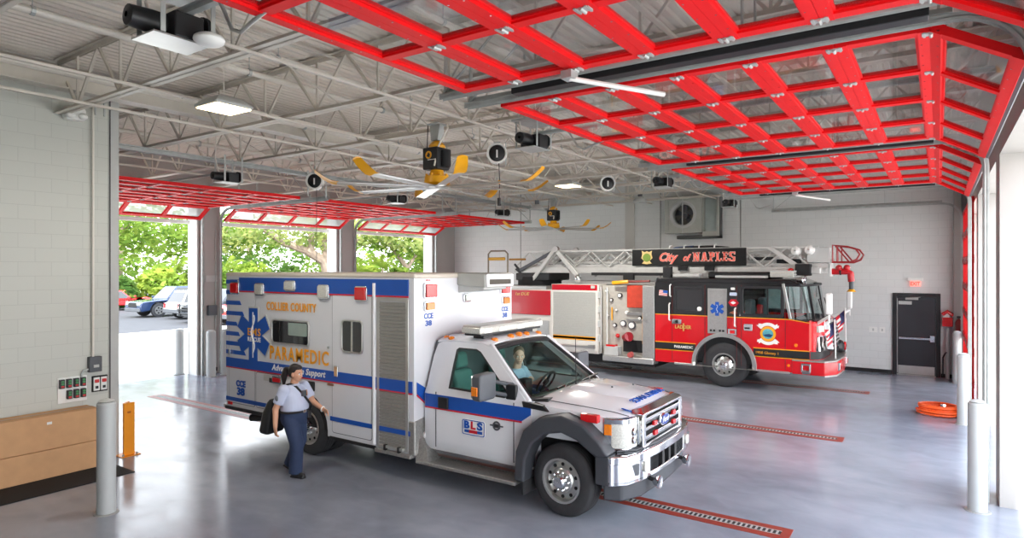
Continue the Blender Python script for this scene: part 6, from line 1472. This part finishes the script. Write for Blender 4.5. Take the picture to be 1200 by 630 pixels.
# black steel door in the end wall, with its frame
dr8 = thing('door_8', (-.5, YF, 0), 'black steel door with a steel push bar in the end wall', 'door'); tag(dr8, kind='structure')
BLK = mat('door_black', (44, 46, 52), .4, 0, .06, 4)
MB().holed(-1.05, .05, 0, 2.24, [(-.95, -.05, 0, 2.14)], 'y', YF - .05, YF + .02).build('door_frame', mat('door_frame_black', (30, 31, 34), .45), dr8, bevel=.008)
lf_ = MB().box(-.945, -.055, YF - .035, YF, .02, 2.135).build('door_leaf', BLK, dr8, bevel=.004)
MB().box(-.92, -.08, YF - .045, YF - .033, .03, .26).build('kick_plate', M['alum'], lf_)
MB().box(-.90, -.18, YF - .10, YF - .05, .98, 1.04).box(-.19, -.08, YF - .11, YF - .033, .93, 1.11).build('push_bar', M['chrome'], lf_, bevel=.01)
MB().box(-.91, -.60, YF - .045, YF - .033, 1.93, 2.02).build('door_plate', M['lgrey'], lf_)
MB().box(-.75, -.45, YF - .09, YF - .03, 2.06, 2.12).bar((-.7, YF - .08, 2.11), (-.4, YF - .16, 2.14), .02, .02).build('door_closer', M['alum'], lf_, bevel=.006)
MB().box(-.95, -.05, YF - .06, YF, 0, .02).build('threshold', M['alum'], dr8)
MB().box(-.945, -.93, YF - .05, YF - .03, .05, 2.1).build('hinge_strip', M['alum'], lf_)
# outlets and the red hose cabinet by the door
for x, w_, l in ((-1.52, .1, 'wider white outlet plate on the end wall left of the black door'), (-1.30, .07, 'narrower white outlet plate on the end wall nearest the black door')):
    t = thing('outlet_plate', (x, YF, 1.2), l, 'outlet', 'outlet plates')
    MB().box(x - w_, x + w_, YF - .012, YF, 1.12, 1.27).build('plate', M['wplas'], t, bevel=.004)
    MB().box(x - .02, x + .02, YF - .02, YF - .01, 1.16, 1.23).build('socket', M['lgrey'], t)
t = thing('fire_equipment', (.2, YF - .12, 1.38), 'red fire equipment box fixed to the wall right of the black door', 'fire equipment')
MB().box(.08, .32, YF - .22, YF, 1.38, 1.62).build('red_box', M['redlens'], t, bevel=.015)
MB().tube([(.10, YF - .2, 1.7), (.2, YF - .24, 1.78), (.32, YF - .2, 1.68)], .05, 10).build('red_handle', M['redlens'], t); MB().box(.1, .24, YF - .23, YF - .21, 1.62, 1.74).build('white_plate', M['wplas'], t, bevel=.006)
t = thing('fire_extinguisher', (.44, YF - .42, 1.2), 'dark red extinguisher hanging on the corner post near the end wall', 'fire extinguisher')
MB().lathe([(.01, 0), (.075, 0), (.08, .03), (.08, .36), (.05, .42), (.02, .45), (.01, .5)], (.44, YF - .4, 1.16), 'z', 18).build('cylinder', mat('dark_red', (130, 20, 24), .3), t); MB().box(.40, .48, YF - .45, YF - .35, 1.62, 1.68).build('valve', M['black'], t, bevel=.01)
t = thing('standpipe', (.16, YF - .12, 0), 'short grey pipe with a lever standing right of the black door', 'pipe')
MB().tube([(.2, YF - .1, 0), (.2, YF - .1, 1.35)], .05, 12).build('pipe_run', BOLM, t); MB().tube([(.1, YF - .15, .05), (.1, YF - .15, .55), (.16, YF - .15, .68), (.22, YF - .12, .7)], .018, 8).build('lever', M['black'], t)
# small lamp under the far track, and two boxes on the rear pier
t = thing('pier_controls', (XW, 9.8, 1.6), 'grey control boxes fixed to the rear pier beside the parked cars', 'control box')
MB().box(XW + .002, XW + .12, 9.66, 9.9, 1.62, 1.9).build('case', M['grey'], t, bevel=.01); MB().box(XW + .002, XW + .03, 9.62, 9.95, 2.55, 2.72).build('notice', M['lgrey'], t); MB().box(XW + .002, XW + .12, 9.72, 9.9, .08, .18).build('sensor', M['black'], t, bevel=.01)
MB().tube([(XW + .03, 9.9, .2), (XW + .03, 9.9, 4.0)], .015, 6).build('conduit', M['galv'], t)
# ---------------------------------------------------------------- outside: cars, planting, house
def leaf_mat(name, rgb, tr=.45):
    m = bpy.data.materials.new(name); m.use_nodes = True; nt = m.node_tree; nt.nodes.remove(nt.nodes['Principled BSDF']); out = nt.nodes['Material Output']
    c = (lin(rgb[0]), lin(rgb[1]), lin(rgb[2]), 1)
    tc = nt.nodes.new('ShaderNodeTexCoord'); n = nt.nodes.new('ShaderNodeTexNoise'); n.inputs['Scale'].default_value = .9; n.inputs['Detail'].default_value = 3
    nt.links.new(tc.outputs['Object'], n.inputs['Vector'])
    r = nt.nodes.new('ShaderNodeValToRGB'); r.color_ramp.elements[0].position = .35; r.color_ramp.elements[1].position = .65
    r.color_ramp.elements[0].color = (c[0] * .55, c[1] * .7, c[2] * .6, 1); r.color_ramp.elements[1].color = (min(1, c[0] * 1.25), min(1, c[1] * 1.15), c[2], 1)
    nt.links.new(n.outputs['Fac'], r.inputs['Fac'])
    d = nt.nodes.new('ShaderNodeBsdfDiffuse'); t = nt.nodes.new('ShaderNodeBsdfTranslucent'); mx = nt.nodes.new('ShaderNodeMixShader'); mx.inputs[0].default_value = tr
    nt.links.new(r.outputs[0], d.inputs[0]); nt.links.new(r.outputs[0], t.inputs[0])
    nt.links.new(d.outputs[0], mx.inputs[1]); nt.links.new(t.outputs[0], mx.inputs[2]); nt.links.new(mx.outputs[0], out.inputs[0])
    return m
LEAF = [leaf_mat('leaf_bright', (158, 178, 84)), leaf_mat('leaf_mid', (128, 152, 72)), leaf_mat('leaf_deep', (98, 126, 66)), leaf_mat('leaf_olive', (150, 158, 100))]
BARK = mat('bark', (150, 132, 116), .85, 0, .2, 3, .4, 8)
def leaves(blobs, n, size, seed):
    rg = random.Random(seed); m = MB(); tot = sum(b[1][0] * b[1][1] * b[1][2] for b in blobs)
    for c, r in blobs:
        k = max(20, int(n * r[0] * r[1] * r[2] / tot))
        for _ in range(k):
            while True:
                p = Vector((rg.uniform(-1, 1), rg.uniform(-1, 1), rg.uniform(-1, 1)))
                if .25 < p.length < 1: break
            q = Vector((c[0] + p.x * r[0], c[1] + p.y * r[1], c[2] + p.z * r[2]))
            a = Vector((rg.gauss(0, 1), rg.gauss(0, 1), rg.gauss(0, .6))).normalized(); b = a.orthogonal().normalized()
            b = (Matrix.Rotation(rg.uniform(0, 6.3), 3, a) @ b); s_ = size * rg.uniform(.6, 1.3)
            m.add([q - a * s_, q + b * s_ * .42, q + a * s_, q - b * s_ * .42], [(0, 1, 2, 3)])
    return m
def tree(loc, trunks, blobs, n, label, lm=0, seed=1, size=.34, r0=.3):
    t = thing('tree', (loc[0], loc[1], 0), label, 'tree', 'trees beyond the parking lot')
    L = Vector((loc[0], loc[1], 0)); tb = MB()
    kz = 8.3 / max(b[2] + b[3][2] for b in blobs)          # crowns squashed low so the polished floor mirrors open sky
    trunks = [[(p[0], p[1], min(7.9, p[2])) for p in tr_] for tr_ in trunks]; blobs = [((b[0]), b[1], b[2] * kz, (b[3][0], b[3][1], b[3][2] * kz)) for b in blobs]
    for k, tr_ in enumerate(trunks):
        pts = [L + Vector(p) for p in tr_]; rr = [r0 * (1.0 if k == 0 else .6) * (1 - .6 * i / (len(pts) - 1)) for i in range(len(pts))]
        tb.tube(pts, rr, 9)
    tb.build('trunk', BARK, t)
    leaves([((L.x + b[0], L.y + b[1], b[2]), b[3]) for b in blobs], int(n * .8), size * .9, seed).build('foliage', LEAF[lm], t, smooth=0)
    return t
def bush(loc, r, h, label, lm=1, seed=1, n=900):
    t = thing('bush', (loc[0], loc[1], 0), label, 'bush', 'bushes behind the parked cars')
    leaves([((loc[0], loc[1], h * .5), (r, r, h * .55))], n, .34, seed).build('foliage', LEAF[lm], t, smooth=0)
    st = MB(); rg = random.Random(seed)
    for k in range(5): st.tube([(loc[0], loc[1], 0), (loc[0] + rg.uniform(-.5, .5) * r, loc[1] + rg.uniform(-.5, .5) * r, h * .7)], [.05, .02], 6)
    st.build('stems', BARK, t)
def palm(loc, h, label, seed=1, nf=13, fl=2.6, lm=0):
    rg = random.Random(seed); t = thing('palm', (loc[0], loc[1], 0), label, 'palm', 'palms behind the parked cars')
    MB().tube([(loc[0], loc[1], 0), (loc[0] + .1, loc[1], h * .5), (loc[0], loc[1] + .1, h)], [.14, .1, .09], 8).build('trunk', BARK, t)
    m = MB()
    for k in range(nf):
        a = 2 * PI * k / nf + rg.uniform(-.2, .2); el = rg.uniform(.2, 1.2); d = Vector((math.cos(a), math.sin(a), 0)); P = []
        for i in range(9):
            s_ = i / 8 * fl; P.append(Vector((loc[0], loc[1], h)) + d * s_ * math.cos(el) + Vector((0, 0, s_ * math.sin(el) - .16 * s_ * s_)))
        m.tube(P, [.025] * 9, 5); side = d.cross(Vector((0, 0, 1)))
        for i in range(1, 9):
            for sg in (-1, 1):
                for q in (0, .5):
                    b = P[i] * (1 - q) + P[i - 1] * q; tip = b + side * sg * (.62 - .04 * i) + d * .25 - Vector((0, 0, .22)); w_ = (P[i] - P[i - 1]).normalized() * .05
                    m.add([b - w_, b + w_, tip], [(0, 1, 2)])
    m.build('fronds', LEAF[lm], t, smooth=0)

def car(loc, rz, col, L, W, Hh, label, style, name='car'):
    """x forward; body with wheel arches, tapered cabin, glass, lamps, wheels"""
    t = thing(name, (loc[0], loc[1], -.03), label, 'car', 'parked cars')
    T = Matrix.Translation((loc[0], loc[1], -.03)) @ Matrix.Rotation(rz, 4, 'Z')
    def mk(): m = MB(); m.T = T; return m
    body = mat('car_paint_%d_%d_%d' % col, col, .2, .2, .02, 3, coat=.8); h = L / 2; wr = .37 if Hh < 1.6 else .42; gz = .24 if Hh < 1.6 else .34
    hb = Hh * .56; xf, xr = h * .60, -h * .60
    ar = lambda cx: [(cx + (wr + .07) * math.cos(R(a)), wr + (wr + .07) * math.sin(R(a))) for a in range(0, 181, 20)]
    pr = [(-h, gz + .1), (-h + .05, gz)] + [(p[0], max(gz, p[1])) for p in reversed(ar(xr))] + [(p[0], max(gz, p[1])) for p in reversed(ar(xf))] + [(h - .08, gz), (h, gz + .12), (h, hb - .25), (h - .1, hb - .08)]
    hood_x = {'suv': h * .42, 'sedan': h * .38, 'hatch': h * .45, 'pickup': h * .40}[style]
    pr += [(hood_x, hb + .03)] + [(-h + .06, hb + .03), (-h, hb - .1)]
    mk().prism(pr, 'y', -W / 2, W / 2).build('body', body, t, bevel=.07, seg=3)
    rear = {'suv': -h + .12, 'sedan': -h * .62, 'hatch': -h + .15, 'pickup': -h * .22}[style]
    rt = {'suv': -h + .35, 'sedan': -h * .38, 'hatch': -h + .55, 'pickup': -h * .17}[style]
    b4 = [(hood_x, -W / 2 + .06), (hood_x, W / 2 - .06), (rear, W / 2 - .06), (rear, -W / 2 + .06)]; ft = hood_x - .75
    t4 = [(ft, -W / 2 + .24), (ft, W / 2 - .24), (rt, W / 2 - .24), (rt, -W / 2 + .24)]
    B = [Vector((x, y, hb)) for x, y in b4]; Tp = [Vector((x, y, Hh)) for x, y in t4]
    mk().hexa(B, Tp).build('cabin', body, t, bevel=.05, seg=3)
    def win(a, b, c, d, nm, m0=.08, splits=1):
        for k in range(splits):
            u0, u1 = k / splits + .03, (k + 1) / splits - .03
            f = lambda u, v: (a * (1 - u) + b * u) * (1 - v) + (d * (1 - u) + c * u) * v
            q = [f(u0, m0), f(u1, m0), f(u1, .88), f(u0, .88)]; n_ = (b - a).cross(d - a).normalized() * .012
            mk().hexa([p - n_ for p in q], [p + n_ for p in q]).build(nm, DGL, t)
    win(B[0], B[1], Tp[1], Tp[0], 'windshield'); win(B[2], B[3], Tp[3], Tp[2], 'rear_window')
    win(B[1], B[2], Tp[2], Tp[1], 'side_window', splits=3 if style == 'suv' else 2); win(B[3], B[0], Tp[0], Tp[3], 'side_window', splits=3 if style == 'suv' else 2)
    for x in (xf, xr):
        for s in (-1, 1):
            mk().lathe([(wr * .6, s * .0), (wr, -s * .02), (wr, -s * .2), (wr * .6, -s * .22)], (x, s * (W / 2 + .01), wr), 'y', 24, caps=True).build('tyre', M['tyre'], t)
            rm = mk().lathe([(.02, s * .012), (wr * .62, s * .005), (wr * .64, -s * .05)], (x, s * (W / 2 + .01), wr), 'y', 20).build('rim', M['alum'], t)
            for k in range(5):
                a = 2 * PI * k / 5; mk().lathe([(wr * .13, s * .018), (wr * .13, s * .024)], (x + wr * .38 * math.cos(a), s * (W / 2 + .01), wr + wr * .38 * math.sin(a)), 'y', 8, caps=True).build('rim_opening', M['dark'], rm)
    for s in (-1, 1):
        mk().box(h - .18, h + .01, s * W * .34 - .2, s * W * .34 + .2, hb - .28, hb - .12).build('headlight', M['clear'], t, bevel=.03)
        mk().box(-h - .01, -h + .2, s * W * .40 - .12, s * W * .40 + .12, hb - .3, hb + .0).build('tail_light', M['redlens'], t, bevel=.03)
        mk().box(hood_x - .3, hood_x - .1, s * (W / 2 + .08) - .1, s * (W / 2 + .08) + .1, hb + .05, hb + .2).build('door_mirror', body, t, bevel=.03)
        mk().box(h * .2, h * .2 + .14, s * W / 2 - .015, s * W / 2 + .02, hb - .12, hb - .09).build('door_handle', M['chrome'], t)
    mk().box(h - .05, h + .015, -W * .26, W * .26, gz + .28, hb - .14).build('grille', M['black'], t, bevel=.02)
    mk().box(h - .12, h + .06, -W * .47, W * .47, gz + .02, gz + .24).build('front_bumper', M['grey'] if style in ('pickup', 'suv') else body, t, bevel=.04)
    mk().box(-h - .06, -h + .12, -W * .47, W * .47, gz + .02, gz + .26).build('rear_bumper', M['grey'], t, bevel=.04)
    return t, mk
S90 = -PI / 2
car((-40.2, 21.3), S90, (40, 58, 92), 5.4, 1.95, 1.85, 'dark blue pickup with grey grille parked outside beside the white car', 'suv')
car((-36.9, 21.5), PI / 2, (236, 238, 240), 4.6, 1.85, 1.66, 'white hatchback parked outside between the blue pickup and the dark car', 'hatch')
tt, mk = car((-33.6, 20.8), S90, (52, 56, 64), 5.0, 1.95, 1.80, 'dark car with a black push bar parked outside next to the rear pier', 'suv')
for s in (-.45, .45): mk().tube([(2.58, s, .4), (2.66, s, .6), (2.62, s, 1.05)], .04, 8).build('push_bar_post', M['black'], tt)
for z in (.5, .72, .95): mk().tube([(2.6, -.75, z), (2.68, 0, z), (2.6, .75, z)], .035, 8).build('push_bar_rail', M['black'], tt)
tt, mk = car((-30.9, 21.0), S90, (222, 44, 34), 5.0, 1.95, 1.86, 'red car with pale side marking parked outside, glimpsed between pier and ambulance', 'suv')
mk().box(-1.2, 1.3, .965, .985, .62, .9).build('side_marking', M['gold'], tt); mk().box(-.9, .6, .98, .99, .66, .86).build('marking_letters', M['wplas'], tt)
car((-48.4, 21.6), R(55), (214, 30, 34), 4.7, 1.82, 1.42, 'red sedan parked farthest left outside, beyond the blue pickup', 'sedan')

# planting beyond the lot
tree((-55.3, 23.2), [[(0, 0, 0), (-.5, -.6, 2.0), (-1.6, -1.0, 4.2), (-1.4, -.4, 6.5), (-.2, .8, 8.5)], [(-1.6, -1, 4.2), (.8, 1.2, 6.0), (2.2, 2.4, 8.0)]],
     [(0, 0, 8.6, (4.5, 4.5, 2.6)), (-3, -3, 8.0, (3.5, 3.5, 2.2)), (3, 3, 9, (3.2, 3.2, 2.0)), (1, 2, 6.4, (2.5, 2.5, 1.2))], 3000, 'tree with a leaning forked trunk above the red sedan', 1, 11, r0=.45)
tree((-56.5, 32.2), [[(0, 0, 0), (.3, .2, 2.5), (-.3, .6, 5), (.4, 1.2, 8)], [(.1, .4, 3.5), (1.2, 1.4, 5.8), (1.4, 2.6, 8)]],
     [(0, 1, 9, (4, 4, 2.6)), (2, 3, 8, (3.4, 3.4, 2.4)), (-1, -2, 7.5, (3, 3, 2))], 2800, 'slim tree behind the white hatchback, left of the rear pier', 1, 12, r0=.3)
tree((-46.5, 38.6), [[(0, 0, 0), (0, 0, 2.0), (-.3, -.3, 3.6), (-1.2, -1.6, 4.6), (-2.4, -3.2, 5.3), (-3.4, -4.6, 6.6)], [(-.1, -.1, 3.2), (.6, .9, 4.8), (1.2, 2.2, 5.6), (1.8, 3.2, 6.8)], [(-.1, -.2, 3.4), (-.3, -.2, 5.4), (.2, .3, 6.6), (-.2, -.6, 8)], [(-1.0, -1.3, 4.4), (-1.0, -1.2, 6.0), (-1.6, -1.6, 7.8)]],
     [(-2, -3, 8.8, (4.5, 4.5, 2.2)), (1, 2, 9.2, (4.5, 4.5, 2.2)), (4, 6, 8.0, (3.4, 3.4, 1.8)), (-5, -7, 7.4, (2.8, 2.8, 1.6)), (0, 0, 7.2, (3, 3, 1.0))], 3600, 'big branching tree with thick pale limbs behind the ambulance roof', 3, 13, r0=.62)
tree((-44.5, 46.5), [[(0, 0, 0), (.2, .1, 3), (-.6, -1.2, 5), (-1.6, -3, 7.5)], [(0, 0, 2.6), (.6, 1.6, 5), (1.0, 2.8, 7.6)]],
     [(-1, -2, 8.0, (3.5, 3.5, 2.2)), (1, 3, 8.0, (3.2, 3.2, 2.2)), (0, 0, 6.0, (2.4, 2.4, 1.4))], 2600, 'tree with slanted bare trunk at the right side of the middle rear opening', 1, 14, r0=.32)
tree((-45.5, 53.5), [[(0, 0, 0), (.1, .3, 3), (0, .2, 6.5)]], [(0, 0, 6.2, (3.2, 3.2, 3.4)), (-1, -1.6, 4.0, (2.2, 2.2, 2.2))], 2400, 'round green tree left of the white building', 1, 15)
tree((-36.0, 54.6), [[(0, 0, 0), (.2, .1, 2.5), (0, .3, 5.5)]], [(0, 0, 5.6, (1.4, 1.4, 2.6))], 700, 'narrow green tree at the right edge of the white building', 1, 16, r0=.14)
k = 0
for x, y, hh, w_, lm in ((-70, 18, 11, 7, 2), (-70, 31, 12, 7, 1), (-66, 43, 11, 7, 2), (-62, 55, 12, 7, 1), (-58, 66, 11, 6, 2), (-64, 6, 11, 6, 1)):
    nm = ('behind the red sedan', 'behind the slim tree', 'left of the big branching tree', 'right of the big branching tree', 'behind the round green tree', 'hidden mostly by the block wall')[k]
    tree((x, y), [[(0, 0, 0), (.2, .2, hh * .4), (0, 0, hh * .8)]], [(0, 0, hh * .6, (w_, w_, hh * .40)), (1, -2, hh * .3, (w_ * .9, w_ * .9, hh * .25))], 2300, 'tall background tree filling the gaps, ' + nm, lm, 30 + k, .42, .35); k += 1
k = 0
for x, y, r, hh, lm in ((-51.5, 22.5, 1.6, 2.3, 2), (-51.5, 26, 1.9, 3.0, 0), (-51.0, 29.5, 1.8, 3.4, 1), (-50, 33, 2.0, 3.4, 0), (-49, 36.2, 1.6, 3.0, 2), (-46, 42.5, 1.9, 3.2, 0), (-44, 45.3, 1.7, 3.0, 1), (-43, 49.0, 1.9, 3.2, 0), (-41.8, 51.2, 1.3, 3.2, 3)):
    nm = ('low green bush just behind the red sedan', 'bright bush above the hood of the blue pickup', 'tall bush behind the blue pickup cab', 'bright bush behind the white hatchback', 'dark bush behind the rear pier', 'bright bush right of the big branching tree', 'bush under the tree with slanted trunk', 'bright bush under the round green tree', 'olive bush before the white building')[k]
    bush((x, y), r, hh, nm, lm, 50 + k, 1000); k += 1
palm((-52.4, 27.6), 2.6, 'small palm with arching fronds above the blue pickup', 71); palm((-51.3, 31.3), 2.8, 'small palm with arching fronds above the white hatchback', 72)
palm((-45, 40.6), 2.6, 'small palm right of the big branching trunk', 73); palm((-44.8, 43.6), 3.0, 'small palm in the middle of the middle rear opening', 74)
palm((-38.6, 51.0), 2.4, 'small palm with yellow fronds before the white building', 75, lm=3); palm((-35.4, 51.4), 2.2, 'small palm at the right corner of the white building', 76)
# white house
bt = thing('house', (-44, 68, 0), 'white building with pale window frames seen through the right rear opening', 'building')
HW = mat('house_white', (240, 240, 238), .7, 0, .02)
MB().box(-52, -34, 62, 74, -.1, 9.5).build('walls', HW, bt)
MB().hexa([(-52.6, 61.4, 9.5), (-33.4, 61.4, 9.5), (-33.4, 74.6, 9.5), (-52.6, 74.6, 9.5)], [(-48, 66, 12), (-38, 66, 12), (-38, 70, 12), (-48, 70, 12)]).build('roof', mat('house_roof', (210, 206, 200), .8), bt)
for z in (1.0, 4.6):
    for x in (-49.5, -46.5, -43.5, -40.5, -37.0):
        w_ = MB().ring(rc(x - .7, x + .7, z, z + 2.0), rc(x - .6, x + .6, z + .1, z + 1.9), 'y', 61.92, 62.02).build('window', M['wplas'], bt, smooth=0)
        MB().box(x - .6, x + .6, 61.96, 61.99, z + .1, z + 1.9).build('pane', mat('house_pane', (206, 216, 220), .1), w_); MB().box(x - .03, x + .03, 61.93, 61.97, z + .1, z + 1.9).box(x - .6, x + .6, 61.93, 61.97, z + .95, z + 1.05).build('glazing_bar', M['wplas'], w_)
MB().box(-52.1, -33.9, 61.8, 62, 3.6, 3.9).build('string_course', M['wplas'], bt)
# ---------------------------------------------------------------- light and camera
w = bpy.data.worlds.new('sky'); SC.world = w; w.use_nodes = True
nt = w.node_tree; bg = nt.nodes['Background']
tcn = nt.nodes.new('ShaderNodeTexCoord'); sx = nt.nodes.new('ShaderNodeSeparateXYZ'); rp = nt.nodes.new('ShaderNodeValToRGB')
nt.links.new(tcn.outputs['Generated'], sx.inputs[0]); nt.links.new(sx.outputs['Z'], rp.inputs['Fac'])
rp.color_ramp.elements[0].color = (1.0, 1.0, 1.0, 1); rp.color_ramp.elements[1].color = (.70, .83, 1.0, 1); rp.color_ramp.elements[1].position = .8
nt.links.new(rp.outputs['Color'], bg.inputs['Color'])
# hazy sky, strengthened towards the street side (+X) to light the bays
mr = nt.nodes.new('ShaderNodeMapRange'); mr.inputs['From Min'].default_value = -.5; mr.inputs['From Max'].default_value = .7
mr.inputs['To Min'].default_value = SKY; mr.inputs['To Max'].default_value = SKYF; mr.interpolation_type = 'SMOOTHSTEP'
nt.links.new(sx.outputs['X'], mr.inputs['Value']); nt.links.new(mr.outputs[0], bg.inputs['Strength'])
def lamp(name, typ, loc, rot, energy, color=(1, 1, 1), **kw):
    l = bpy.data.lights.new(name, typ); l.energy = energy; l.color = color
    for a, b in kw.items(): setattr(l, a, b)
    o = bpy.data.objects.new(name, l); COL.objects.link(o); o.location = loc; o.rotation_euler = rot
    return o
lamp('sun', 'SUN', (0, -30, 40), (R(34), R(4), 0), SUN, (1.0, .96, .88), angle=R(1.0))
for i, p in enumerate(LITS):
    lamp('bay_lamp', 'AREA', p[:3], (0, 0, 0), LAMPW * p[3], (1.0, .96, .90), shape='DISK', size=.36)
cam = bpy.data.cameras.new('camera'); co = bpy.data.objects.new('camera', cam); COL.objects.link(co)
cam.sensor_width = 36; cam.lens = 738 / 1200 * 36; cam.clip_end = 500; cam.clip_start = .05
co.location = (0, 0, 2.9); co.rotation_euler = (R(90), 0, math.atan2(.5606, .8281))
SC.camera = co
SC.view_settings.view_transform = 'Standard'; SC.view_settings.look = 'None'; SC.view_settings.gamma = 1
SC.view_settings.use_curve_mapping = False
SC.view_settings.exposure = EXPO
cy = SC.cycles
cy.use_denoising = True; cy.max_bounces = 8; cy.diffuse_bounces = 5; cy.glossy_bounces = 4; cy.transparent_max_bounces = 16
cy.caustics_reflective = False; cy.caustics_refractive = False; cy.sample_clamp_indirect = 8
